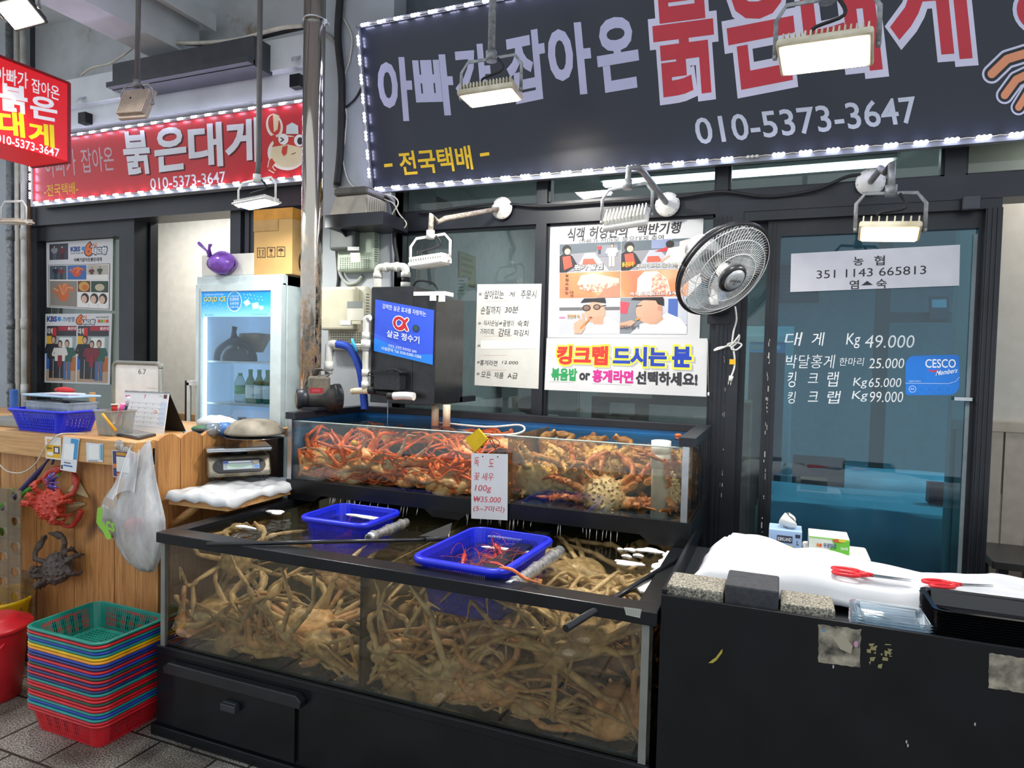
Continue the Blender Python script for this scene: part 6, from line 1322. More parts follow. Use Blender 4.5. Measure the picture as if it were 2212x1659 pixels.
for k in range(3):
    u0 = 555.5+21.2*k; v0 = 535-1.2*k; a.rect(u0, v0, u0+18, v0+1.6, D_); a.rect(u0, v0+20.4, u0+18, v0+22, D_); a.rect(u0, v0, u0+1.4, v0+22, D_); a.rect(u0+16.6, v0, u0+18, v0+22, D_)
    if k == 0:
        for e in (5.5, 12.5): a.poly([(u0+e-2.4, v0+8), (u0+e, v0+4), (u0+e+2.4, v0+8)], D_); a.rect(u0+e-1, v0+9.5, u0+e+1, v0+16, D_)
        a.rect(u0+4, v0+17.5, u0+14, v0+18.6, D_)
    if k == 1: a.poly([(u0+5.5, v0+4), (u0+12.5, v0+4), (u0+12, v0+9), (u0+10, v0+11), (u0+8, v0+11), (u0+6, v0+9)], D_); a.rect(u0+8.5, v0+11, u0+9.5, v0+17, D_); a.rect(u0+5.5, v0+17, u0+12.5, v0+18.2, D_)
    if k == 2: a.poly([(u0+9+6*cos(pi+pi*i/10), v0+10+6*sin(pi+pi*i/10)) for i in range(11)], D_); a.rect(u0+8.5, v0+10, u0+9.5, v0+18, D_); a.rect(u0+7, v0+17, u0+9.5, v0+18, D_)
a.build('packing_symbols', r)
a = Art(pX(x1+.001), (1, 0, 0)); a.ell(652, 567, 7, 22, '#2a241e', 1, 24); a.ell(652, 567, 4, 13, CARD, 2, 24); a.build('logo_mark', r)
tag(MB().bx(x0-.15, x0-.07, YL-.09, YL-.066, fzt+.10, fzt+.14).build('blue_tag', ink('#69b4d6', .5)), 'pale blue square tag on the door frame above the purple bag', 'tag')
# posters on the left shop door
def figure(a, u, v, h, top, legs, skin='#caa184', hair='#1e1a18', asp=1., l=3):
    w = h*.16*asp; a.rect(u-w*.8, v-h*.48, u-w*.1, v, legs, l); a.rect(u+w*.1, v-h*.48, u+w*.8, v, legs, l); a.poly([(u-w*1.1, v-h*.45), (u+w*1.1, v-h*.45), (u+w*1.3, v-h*.8), (u-w*1.3, v-h*.8)], top, l)
    a.line([(u-w*1.2, v-h*.78), (u-w*1.7, v-h*.6), (u-w*.6, v-h*.62)], h*.06, top, l, asp); a.line([(u+w*1.2, v-h*.78), (u+w*1.6, v-h*.62), (u+w*.4, v-h*.66)], h*.06, top, l, asp); a.ell(u, v-h*.9, h*.075*asp, h*.1, hair, l, 14); a.ell(u, v-h*.885, h*.06*asp, h*.075, skin, l+1, 14)
def redcrab(a, u0, v0, u1, v1, c1='#d2502c', c2='#e8894e', bgc='#3a6aa8', l=2):
    a.rect(u0, v0, u1, v1, bgc, l); w, h = u1-u0, v1-v0; cx, cy = u0+w*.5, v0+h*.55; a.ell(cx, cy, w*.22, h*.26, c1, l+1)
    for k in range(9):
        an = -.4-k*.3; x, y = cx+w*.46*cos(an), cy+h*.46*sin(an)*.9; mx, my = cx+w*.25*cos(an-.2), cy+h*.42*sin(an-.2); a.line([(cx, cy), (mx, my), (x, y)], h*.07, c2 if k % 2 else c1, l+1, w/h)
PD = pY(YL-.012)
q = quad_px(PD, (100, 524), (244, 515), (242, 671), (101, 664)); r = thing('poster', 'upper poster of food and people photos taped on the left shop door', 'poster', q(.5, .5)[:]); sheet(q, .003, 'board', PAPER, r); a = Art(q, q.n)
a.rect(.05, .03, .34, .27, '#3a3e4a'); figure(a, .13, .27, .22, '#8a8a92', '#5a5a66', asp=.9, l=2); figure(a, .25, .27, .21, '#6a2430', '#4a1c28', asp=.9, l=2)
a.tbox('KBS', .38, .09, .52, .155, '#27408a', .05); a.ell(.57, .12, .028, .032, '#3f8fd0'); a.tbox('2025년 7월 9일 방영', .38, .17, .57, .195, '#3a3a3a', .01)
a.tbox('6', .60, .04, .70, .22, '#26304a', .09); a.tbox('6', .605, .045, .695, .215, '#e8702a', .05, 2); a.tbox('시', .70, .05, .76, .11, '#e8702a', .04); a.tbox('내고향', .70, .11, .92, .215, '#26304a', .10); a.tbox('내고향', .705, .115, .915, .21, '#f2f2f2', .03, 2)
a.tbox('아빠가잡아온붉은대게', .43, .255, .84, .31, '#2f2a28', .03); a.rect(.035, .345, .965, .985, '#5a4a40'); a.rect(.045, .352, .955, .978, '#ece8e2', 2)
a.rect(.055, .36, .32, .57, '#4a5a6a', 3); figure(a, .15, .57, .2, '#23252c', '#2c2c34', asp=.9, l=4); figure(a, .24, .57, .19, '#7a2a34', '#33343c', asp=.9, l=4)
redcrab(a, .33, .36, .62, .57, l=3); a.rect(.63, .36, .945, .57, '#b8b0a2', 3); figure(a, .70, .56, .17, '#6a2a34', '#4a3a34', asp=.9, l=4); figure(a, .82, .55, .17, '#3a4a42', '#40382e', asp=.9, l=4); a.rect(.63, .5, .945, .57, '#e4e2dc', 6)
redcrab(a, .055, .59, .48, .97, '#c96a3a', '#e09260', '#8a8378', 3); a.rect(.49, .59, .68, .75, '#6a3a22', 3); a.ell(.585, .67, .08, .07, '#c9a04a', 4); a.ell(.60, .68, .045, .04, '#d06a2a', 5); a.rect(.69, .59, .945, .75, '#2f4a3c', 3); a.ell(.82, .68, .07, .05, '#c6b89a', 4)
for u in (.60, .74, .87): a.ell(u, .84, .06, .075, '#2a2422', 4); a.ell(u-.01, .855, .042, .055, '#d8b49c', 5); a.rect(u-.06, .91, u+.06, .97, '#e8e6e2', 5)
a.build('print', r)
q = quad_px(PD, (98, 678), (242, 677), (237, 831), (96, 826)); r = thing('poster', 'lower poster of three people photographed twice on the left shop door', 'poster', q(.5, .5)[:]); sheet(q, .003, 'board', PAPER, r); a = Art(q, q.n)
a.tbox('KBS', .03, .04, .18, .11, '#27408a', .05); a.ell(.22, .075, .03, .035, '#3f8fd0'); a.tbox('-TV방영', .26, .045, .45, .115, '#2f5a8a', .02); a.tbox('6', .49, .02, .58, .15, '#26304a', .09); a.tbox('6', .494, .025, .576, .145, '#e8702a', .05, 2); a.tbox('시', .58, .025, .63, .07, '#e8702a', .04); a.tbox('내고향', .57, .085, .76, .16, '#26304a', .10); a.tbox('내고향', .574, .09, .756, .155, '#f2f2f2', .03, 2); a.tbox('2025년 7월 9일 방영', .77, .04, .95, .065, '#3a3a3a', .01)
for k, c_ in enumerate(('#d0503a', '#6aa84a', '#e0a030', '#c9483a')): a.rect(.80+.04*k, .085, .835+.04*k, .13, c_)
for u0 in (.03, .51):
    a.rect(u0, .175, u0+.455, .975, '#9aa8a8', 1); a.rect(u0, .175, u0+.455, .32, '#33343a', 2); a.rect(u0+.18, .18, u0+.455, .245, '#a8263a', 3); a.tbox('붉은대', u0+.33, .19, u0+.45, .235, '#f2eeee', .02, 4); a.tbox('대게', u0+.01, .21, u0+.09, .29, '#e8e2d8', .03, 3); a.rect(u0+.09, .2, u0+.15, .36, '#c8242e', 3); a.rect(u0, .32, u0+.1, .6, '#e6b43a', 3); a.rect(u0, .45, u0+.1, .8, '#2a62b8', 3); a.rect(u0+.2, .34, u0+.40, .6, '#dfe2de', 2); a.rect(u0+.26, .62, u0+.455, .82, '#b8692e', 3); a.rect(u0, .82, u0+.455, .975, '#b89a80', 3)
    figure(a, u0+.11, .93, .62, '#1d2028', '#23252c', asp=.8, l=5); figure(a, u0+.215, .93, .55, '#7a2030' if u0 > .3 else '#d8d4cc', '#2a2a32', asp=.8, l=6); figure(a, u0+.32, .95, .58, '#2e5a4e', '#4a6a98', asp=.8, l=5); a.rect(u0+.185, .60, u0+.25, .76, '#8a2234', 8)
a.build('print', r)
# ================================================================ pole, pillar equipment, filter, pump
t = NT('polished rusting steel'); sz = t.n('SeparateXYZ'); t.l(t.obj(), sz.inputs[0])
hz = t.n('MapRange', i_Value=sz.outputs[2], i_1=2.35, i_2=1.7, i_3=0., i_4=1.); rn = t.noise(22, 6, t.mapv((1, 1, .6)), .7)
rm = t.n('Math', operation='MULTIPLY', i_0=hz.outputs[0], i_1=t.n('MapRange', i_Value=rn, i_1=.45, i_2=.62).outputs[0])
t.set(Base_Color=t.mix(rm.outputs[0], '#b9b1a6', t.ramp(t.noise(60, 3), [(.3, '#7d5a38'), (.7, '#b0916a')])), Metallic=t.n('MapRange', i_Value=rm.outputs[0], i_1=0, i_2=1, i_3=1, i_4=.25).outputs[0], Roughness=t.n('MapRange', i_Value=rm.outputs[0], i_1=0, i_2=1, i_3=.12, i_4=.6).outputs[0]); POLEST = t.m
pc = aY(674, 500, 3.02); r = thing('steel_pole', 'shiny round steel pole rusting towards its foot, standing between the two shops', 'pole', (pc.x, 3.02, 0))
MB().cyl((pc.x, 3.02, 0), (pc.x, 3.02, 4.3), .0575, n=32).build('pole', POLEST, r)
z_ = aY(674, 45, 3.02).z; MB().lathe([(.058, -.006), (.062, -.004), (.062, .004), (.058, .006)], 28, M.Translation((pc.x, 3.02, z_))).build('clamp_band', STEEL, r)
p = aY(706, 48, 3.02); MB().bx(pc.x+.055, p.x+.01, 3.01, 3.03, p.z-.012, p.z+.012).build('clamp_lug', STEEL, r)
# dark gap strip and small posters beside pole
YP = 3.40
def pp(px, py, dy=0.): return aY(px, py, YP-dy)
# electric meters
MG = mat('green grey meter case', '#a9b6a4', .5, var=.08, dark='#8f9a8a'); MGY = mat('ivory meter case', '#c3c2ae', .5, var=.08, dark='#a9a692')
def meter(label, tl, br_, cov, base_m, cov_m, disp):
    a_, b_ = pp(tl[0], tl[1]), pp(br_[0], br_[1]); x0, x1, z0, z1 = a_.x, b_.x, b_.z, a_.z; r = thing('electric_meter', label, 'electric meter', ((x0+x1)/2, YP, z0))
    MB().bx(x0, x1, YP-.075, YP-.001, z0, z1).build('case', base_m, r, bev=.018, seg=3)
    hb = MB()
    for i in range(13):
        for j in range(7): hb.box((x0+(x1-x0)*(.12+.76*i/12), YP-.0755, z0+(z1-z0)*(.05+.22*j/6)), ((x1-x0)*.03, .002, (z1-z0)*.014))
    for j in range(16): hb.box((x1+.0005, YP-.05, z0+(z1-z0)*(.2+.045*j)), (.001, .03, .004))
    hb.build('vent_holes', ink('#3c423c'), r)
    c0, c1 = pp(cov[0], cov[1]), pp(cov[2], cov[3]); MB().bx(c0.x, c1.x, YP-.135, YP-.075, c1.z, c0.z).build('cover', cov_m, r, bev=.016, seg=3)
    a = Art(pY(YP-.1365), (0, -1, 0))
    for d in disp: a.rect(*d)
    a.build('label_plate', r)
meter('green grey electric meter with dark smoked cover, upper of the two on the pillar', (744, 486), (822, 588), (741, 487, 794, 546), MG, mat('smoked meter cover', '#4a504f', .5, var=.1), [(751, 533, 776, 541, '#cfd2cf'), (757, 546, 778, 566, '#d8d5cb')])
meter('ivory electric meter with clear cover and small display, lower of the two on the pillar', (724, 622), (803, 758), (722, 625, 793, 716), MGY, mat('clear ivory cover', '#b9b6a0', .2, var=.06), [(750, 652, 786, 692, '#cdccbe'), (750, 651, 784, 666, '#7d8480', 2), (735, 692, 758, 702, '#d6d6d4', 2), (760, 693, 780, 700, '#c9c6ac', 2)])
# shelf with ballast box
s0, s1 = pp(704, 485, .25), pp(830, 458, .25); zs = s0.z
r = thing('wall_shelf', 'small black shelf on the pillar under the black sign corner', 'shelf', ((s0.x+s1.x)/2, YP, zs)); MB().bx(s0.x, s1.x, YP-.26, YP-.001, zs-.02, zs+.05).build('board', BLACKM, r); MB().prism([(s0.x+.05, YP-.001, zs-.02), (s0.x+.05, YP-.001, zs-.12), (s0.x+.05, YP-.2, zs-.02)], (.008, 0, 0)).build('bracket', BLACKM, r)
b0, b1 = pp(716, 450, .22), pp(797, 400, .22); zb = zs+.0505; w_ = b1.x-b0.x; h_ = max(.12, b1.z-zb)
r = thing('ballast_box', 'grey ribbed ballast box with dark lid sitting on the black pillar shelf', 'box', ((b0.x+b1.x)/2, YP-.12, zb)); bb = MB(); bb.prism([(b0.x, YP-.24, zb), (b0.x+w_, YP-.24, zb), (b0.x+w_*.93, YP-.21, zb+h_*.72), (b0.x+w_*.08, YP-.21, zb+h_*.72)], (0, .2, 0)); bb.build('body', mat('warm grey box', '#a29c90', .5, var=.1), r, bev=.006)
MB().bx(b0.x+w_*.06, b0.x+w_*.95, YP-.225, YP-.01, zb+h_*.72, zb+h_).build('lid', mat('dark grey lid', '#55534e', .5), r, bev=.012)
rb = MB()
for k in range(9): rb.bx(b0.x+w_*1.0-.002-.0*k, b0.x+w_*1.0+.004, YP-.23+.022*k, YP-.222+.022*k, zb+.01, zb+h_*.62)
rb.build('cooling_fins', mat('warm grey box', '#a29c90', .5), r)
# cables on the pillar
for lab, pts, rad_, m_ in (('thick black cable trunk running down the pillar beside the shiny pole', ((735, -10), (730, 80), (738, 170), (738, 250), (735, 330), (728, 400)), .022, BLACKR),
        ('grey conduit running down the pillar from the sign corner to the ballast shelf', ((700, 70), (722, 90), (738, 130), (740, 200), (736, 300), (724, 405)), .012, mat('grey conduit', '#8e8b85', .5, var=.15)),
        ('thin cream wire loops on the pillar left of the black sign', ((742, 40), (760, 80), (755, 130), (745, 160), (730, 215), (748, 240), (745, 300), (740, 340), (752, 390), (775, 410)), .005, CABLEW),
        ('black wire hanging slantwise at the left edge of the black sign', ((785, 180), (770, 210), (752, 228), (740, 235)), .006, BLACKR),
        ('grey meter cable looping between the two electric meters', ((734, 560), (735, 590), (750, 612), (770, 610), (783, 596)), .012, mat('grey cable', '#8a8f8c', .5)),
        ('black cable down the left side of the pillar past the meters', ((722, 480), (727, 540), (731, 600), (726, 640), (722, 700), (716, 760)), .009, BLACKR)):
    tag(MB().tube(smooth_path([pp(x, y, rad_+.003) for x, y in pts], 6), rad_, 8).build('pillar_cable', m_), lab, 'cable')
tag(MB().tube(smooth_path([pp(x, y, .04) for x, y in ((796, 412), (830, 430), (850, 440), (862, 462), (878, 484), (862, 498), (850, 480), (848, 462), (860, 440), (850, 425), (815, 418))], 6), .004, 6).build('wire_coil', CABLEW), 'tied coil of cream wires hanging beside the ballast shelf', 'cable')
tag(MB().tube(smooth_path([pp(x, y, .03) for x, y in ((764, 458), (785, 438), (810, 428), (842, 432), (852, 470), (852, 520), (858, 560), (862, 600))], 6), .012, 7).build('pillar_cable', BLACKR), 'bunch of dark cables dropping from the ballast shelf along the window frame', 'cable')
# filter box
YFB = 2.98; PFB = pY(YFB); x0, x1 = PFB(801, 740).x, PFB(940, 760).x; z0, zt0 = PFB(860, 872).z, PFB(801, 620).z; zt1 = PFB(940, 639).z; y1 = 3.30
r = thing('water_filter', 'tall black water filter box with blue label standing over the back of the upper tank', 'filter', ((x0+x1)/2, 3.15, z0))
xm2 = PFB(893, 650).x; MB().bx(x0, xm2, YFB, y1, z0, zt0).bx(xm2, x1, YFB, y1, z0, zt1).build('body', mat('wet black filter plastic', '#1a1c20', .3, var=.3, sc=20, bump=.15, bsc=60), r, bev=.003)
for xx in (PFB(920, 880).x, PFB(945, 880).x): MB().cyl((xx, YFB+.1, 1.244), (xx, YFB+.1, z0), .02, n=14).build('outlet_pipe', mat('cream pipe', '#c9b69c', .4), r)
for xx in (x0+.02, x1-.02): MB().bx(xx-.02, xx+.02, y1-.03, 3.47, z0, z0+.03).build('support_arm', BLACKM, r)
MB().bx(xm2-.0, x1+.05, YFB+.0, YFB+.09, zt1+.002, zt1+.022).bx(x1+.02, x1+.05, YFB-.012, YFB, zt1-.03, zt1+.02).bx(x1-.03, x1, YFB-.012, YFB, zt1-.025, zt1+.01).build('lid_clip', WHITEP, r)
q = quad_px(pY(YFB-.002), (811, 646.5), (938, 670), (935, 788), (808, 758)); a = Art(q, q.n); B1, B2 = '#2f55d8', '#1f7fe8'
a.rect(0, 0, 1, 1, B1); a.poly([(0, 1), (0, .66)]+[(k/16, .75-.09*cos(k/16*pi*1.1+.1)+.05*(k/16)) for k in range(17)]+[(1, 1)], '#3b62e0', 2); a.poly([(0, 1), (0, .72)]+[(k/16, .80-.06*cos(k/16*pi*1.6+.2)+.04*(k/16)) for k in range(17)]+[(1, 1)], B2, 3)
a.tbox('강력한 살균 효과를 자랑하는', .13, .055, .87, .15, '#e2e8f4', .005, 4)
A_pts = [(.43+.085*cos(k*pi/9)*1.0, .37+.105*sin(k*pi/9)) for k in range(19)]
for w_, c_, l_ in ((.085, '#e9e9f0', 4), (.05, '#c8202c', 5)):
    a.line(A_pts, w_, c_, l_, .87); a.line([(.56, .265), (.52, .33), (.48, .42), (.42, .47)], w_, c_, l_, .87); a.line([(.44, .27), (.5, .30), (.53, .40), (.56, .46)], w_, c_, l_, .87)
    for u, v in A_pts+[(.56, .265), (.52, .33), (.48, .42), (.44, .27), (.5, .3), (.53, .4), (.56, .46)]: a.ell(u, v, w_/2*.87, w_/2, c_, l_, 10)
a.tbox('살균 정수기', .22, .54, .77, .67, '#eef1f6', .015, 5); a.tbox('강원도 강현면 동해대로 3090', .25, .80, .73, .86, '#dfe8f8', .005, 5); a.tbox('시설문의 Tel. 010-5305-1350', .13, .875, .81, .94, '#eef1f6', .012, 5)
a.ell(.71, .395, .055, .062, '#16304a', 5); a.ell(.71, .395, .042, .048, '#2c4a44', 6); a.build('label', r)
def pipe(name, label, pts, r0, m_=PVC, fit=()):
    P = [V(q_) for q_ in pts]; rr = thing(name, label, 'pipe', P[0][:]); MB().tube(smooth_path(P, 5) if len(P) > 2 else P, r0, 14).build('pipe', m_, rr)
    for a_, b_ in fit: MB().cyl(a_, b_, r0*1.22, n=16).build('coupling', m_, rr)
    return rr
Yp = YFB+.08; P2 = lambda px, py: aY(px, py, Yp)
a0, a1, a2, a3 = P2(816, 622), P2(818, 578), P2(874, 576), P2(876, 619); kz = .018
pipe('drain_pipe', 'white plastic pipe arch on top of the black filter box', [V((a0.x, Yp, zt0)), V((a0.x, Yp, a1.z-.025)), V((a0.x+.008, Yp, a1.z-.006)), V((a0.x+.03, Yp, a1.z)), V((a3.x-.03, Yp, a1.z)), V((a3.x-.008, Yp, a1.z-.006)), V((a3.x, Yp, a1.z-.025)), V((a3.x, Yp, zt0))], .021, PVC, [(V((a0.x, Yp, a1.z-.055)), V((a0.x, Yp, a1.z-.03))), (V((a3.x, Yp, a1.z-.055)), V((a3.x, Yp, a1.z-.03))), (V((a0.x+.045, Yp, a1.z)), V((a0.x+.06, Yp, a1.z))), (V((a3.x-.06, Yp, a1.z)), V((a3.x-.045, Yp, a1.z))), (V((a3.x, Yp, zt0)), V((a3.x, Yp, zt0+.03)))])
tag(MB().cyl((a3.x, Yp, zt0+.031), (a3.x, Yp, zt0+.055), .0225, n=16).build('rubber_sleeve', BLACKR), 'black rubber sleeve on the pipe arch above the filter', 'sleeve')
tag(MB().tube(smooth_path([P2(892, 620), P2(900, 608), P2(915, 607), P2(935, 612), P2(945, 625)], 5), .005, 7).build('filter_cable', BLACKR), 'short black cable arched over the filter lid', 'cable')
Yq = YFB-.04; P3 = lambda px, py: aY(px, py, Yq)
vx = P3(790, 750).x
pipe('supply_pipe', 'white upright plastic pipe along the left side of the filter box', [P3(800, 686), P3(794, 687), V((vx, Yq, P3(790, 695).z)), V((vx, Yq, P3(790, 760).z)), V((vx, Yq, P3(790, 845).z))], .0155, PVC, [(V((vx, Yq, P3(790, py).z)), V((vx, Yq, P3(790, py-14).z))) for py in (732, 758, 812, 838)])
p = P3(778, 740); r = thing('valve', 'blue handled valve on the upright white pipe beside the filter', 'valve', p[:]); MB().cyl((vx, Yq, P3(790, 752).z), (vx, Yq, P3(790, 734).z), .024, n=14).build('valve_body', PVC, r); MB().tube([P3(768, 732)+V((0, -.03, 0)), P3(773, 745)+V((0, -.035, 0)), P3(777, 759)+V((0, -.03, 0))], [.006, .009, .006], 8).build('handle', mat('cyan valve handle', '#1f9fd0', .35), r); MB().cyl(P3(774, 745)+V((0, -.03, 0)), V((vx, Yq, P3(774, 745).z)), .006, n=8).build('stem', PVC, r)
pipe('elbow_pipe', 'short yellowed plastic pipe running into the black pump box', [V((vx, Yq, P3(790, 843).z)), P3(770, 844), P3(760, 846)], .0155, mat('yellowed pvc', '#cfc3a4', .4, var=.1))
pipe('elbow_pipe', 'yellowed horizontal pipe with black nut left of the small black box', [P3(763, 845), P3(802, 844)], .016, mat('yellowed pvc', '#cfc3a4', .4, var=.1))
r = thing('pump_box', 'small black water pump box fixed on the front of the filter', 'pump', P3(836, 840)[:]); b0, b1 = P3(814, 841), P3(869, 807); MB().bx(b0.x, b1.x, Yq-.03, YFB-.001, b0.z, b1.z).build('body', mat('speckled black plastic', '#202226', .5, var=.5, sc=120), r, bev=.004); MB().bx(b0.x-.004, b1.x+.004, Yq-.034, YFB-.001, b1.z-.004, b1.z+.004).build('lid', BLACKP, r)
MB().cyl(P3(798, 843), P3(812, 843), .021, n=14).build('nut', BLACKR, r); MB().cyl(P3(812, 846), P3(850, 852), .014, n=12).build('spigot', BLACKR, r); MB().tube(smooth_path([P3(869, 806), P3(855, 798), P3(840, 799), P3(828, 806), P3(800, 812), P3(796, 806), P3(812, 802)], 5), .003, 6).build('cord', BLACKR, r)
c0, c1 = P3(858, 855)+V((0, -.03, 0)), P3(901, 856)+V((0, -.03, 0)); pipe('outlet_elbow', 'short thick white pipe stub sticking out under the small black box', [c0, c0+(c1-c0)*.5+V((0, 0, .003)), c1], .020, WHITEP); tag(MB().cyl(c0-(c1-c0).normalized()*.035, c0, .018, n=14).build('pipe_nut', BLACKR), 'black nut on the thick white pipe stub', 'nut'); 
# thin water jet
p = P3(838, 860); tag(MB().tube([p, V((p.x+.0, p.y, 1.245))], .0018, 6).build('water_jet', see_glass('water jet', '#ffffff', .25, .05, haze=.3)), 'thin stream of water falling from the small black box', 'water', kind='stuff')
# pump on the tank edge
Ypm = 3.0; P4 = lambda px, py, dy=0: aY(px, py, Ypm+dy)
pa_, pb_ = P4(642, 861, -.10), P4(738, 842, .08); zc = pa_.z; ax_ = (V((pb_.x, pb_.y, zc))-pa_).normalized()
r = thing('water_pump', 'dusty black and red water pump on the left rim of the upper tank', 'pump', (pa_.x+.08, Ypm, 1.301)); LN = (V((pb_.x, pb_.y, zc))-pa_).length; Tp = M.Translation(pa_) @ ax_.to_track_quat('Z', 'Y').to_matrix().to_4x4()
PB_ = mat('dusty pump black', '#3a3835', .6, var=.35, sc=18, dark='#1d1c1b')
MB().lathe([(.040, -.004), (.052, -.002), (.053, .045), (.049, .05)], 26, Tp).build('fan_cover', BLACKM, r)
gm = MB(); gm.lathe([(1e-6, -.0045), (.038, -.0045), (.04, -.004)], 26, Tp, 0)
for k in range(-4, 5):
    h_ = math.sqrt(max(0, .036**2-(k*.008)**2)); gm.bx(k*.008-.0014, k*.008+.0014, -h_, h_, -.007, -.0045, 1, Tp).bx(-h_, h_, k*.008-.0014, k*.008+.0014, -.007, -.0045, 1, Tp)
gm.build('grille', [ink('#15140f'), mat('dusty grille', '#8e8468', .6)], r)
MB().lathe([(.049, .05), (.050, .12), (.058, .14), (.07, .15), (.075, LN-.05), (.070, LN-.02)], 26, Tp).build('motor', PB_, r)
MB().lathe([(.078, LN-.045), (.080, LN-.04), (.080, LN-.01), (.06, LN)], 16, Tp, sm=False).build('pump_head', BLACKM, r)
fm = MB()
for k in range(8):
    a_ = rad(-70+k*13); 
    fm.bx(-.0025, .0025, .0, .058, .055, .13, 0, Tp @ M.Rotation(-a_-pi*.5-.15, 4, 'Z'))
fm.build('red_cooling_fins', mat('dull red fins', '#8e3038', .5, var=.2), r)
q = quad_px(pY(pa_.y-.065), (668, 838), (698, 838), (698, 850), (668, 850)); a = Art(q, q.n); a.rect(0, 0, 1, 1, '#b02a32'); a.rect(.2, .25, .8, .7, '#c8424a', 2); a.build('name_plate', r)
MB().bx(-.045, .045, -.06, .06, .06, LN-.07, 0, M.Translation((0, 0, .06)) @ Tp).build('terminal_box', mat('dusty pump top', '#6d675a', .7, var=.25, sc=20), r, bev=.012)
MB().bx(pa_.x+.0, pb_.x-.02, pa_.y+.0, pa_.y+.11, 1.302, 1.318).build('foot', BLACKM, r)
cb_ = MB(); R = random.Random(6); c_ = P4(690, 810, .0)
for k in range(5): cb_.tube(smooth_path([c_+V((-.055+.006*k, .0, .012*sin(k))), c_+V((-.02, -.02, .028-.004*k)), c_+V((.03, -.01+.005*k, .03)), c_+V((.065-.006*k, 0, .004)), c_+V((.02, -.03, -.02+.004*k)), c_+V((-.03, -.02, -.014)), c_+V((-.058+.006*k, -.004, -.004))], 5), .0045, 6)
tag(cb_.build('cord_coil', mat('grey dusty cord', '#4a4845', .6)), 'coiled grey power cord tied on top of the pump', 'cord')
ex, ez = P4(710, 800, .06), P4(712, 742, .06)
pipe('elbow_pipe', 'white plastic elbow pipe rising from the pump to the blue hose', [V((ex.x, ex.y, ex.z-.02)), V((ex.x, ex.y, ez.z-.03)), V((ex.x+.008, ex.y, ez.z-.006)), V((ex.x+.03, ex.y, ez.z)), V((ex.x+.055, ex.y, ez.z-.004))], .021, PVC, [(V((ex.x, ex.y, ex.z)), V((ex.x, ex.y, ex.z+.05)))])
h0 = V((ex.x+.05, ex.y, ez.z-.002)); pts = [h0, P4(755, 752, .07), P4(775, 790, .08), P4(783, 830, .09), P4(787, 870, .1), P4(788, 884, .1)]
r = thing('blue_hose', 'ribbed blue hose curving from the pump elbow down behind the tank rim', 'hose', h0[:]); sm_ = smooth_path(pts, 9); MB().tube(sm_, [.021+(.0012 if i % 2 else 0) for i in range(len(sm_))], 14).build('hose', mat('blue ribbed hose', '#1b45b0', .4, var=.12), r)
# white red paper visible between pole and pillar
q = quad_px(pY(3.9), (704, 482), (716, 482), (715, 605), (703, 605)); r = thing('poster', 'narrow slice of a white and red notice between shiny pole and pillar', 'poster', q(.5, .5)[:]); sheet(q, .002, 'sheet', PAPER, r); a = Art(q, q.n); a.line([(.0, .55), (1, .42)], .03, '#c8323a'); a.rect(0, .35, 1, .42, '#5a86a8'); a.rect(.3, .9, 1, .97, '#c8323a'); a.build('print', r)

# ================================================================ posters and papers on the glass
PG = pY(YW-.013)
q = quad_px(PG, (1183, 484), (1520, 463), (1511, 731), (1182, 729)); r = thing('poster', 'big white poster of six food and people photos on the window glass', 'poster', q(.5, .5)[:]); sheet(q, .002, 'sheet', PAPER, r); a = Art(q, q.n); K_ = '#26242a'
a.tbox('식객', .14, .05, .255, .16, K_, .025, 1, .18); a.tbox('허영만의', .29, .05, .54, .15, K_, .025, 1, .18); a.tbox('백반기행', .60, .05, .87, .14, K_, .025, 1, .18); a.tbox('아빠가 잡아온 붉은대게 출연', .22, .145, .765, .205, '#2f2c30', 0, 1)
g0, g1, gm_ = .085, .922, .495; rows = ((.185, .43), (.435, .655), (.66, .965))
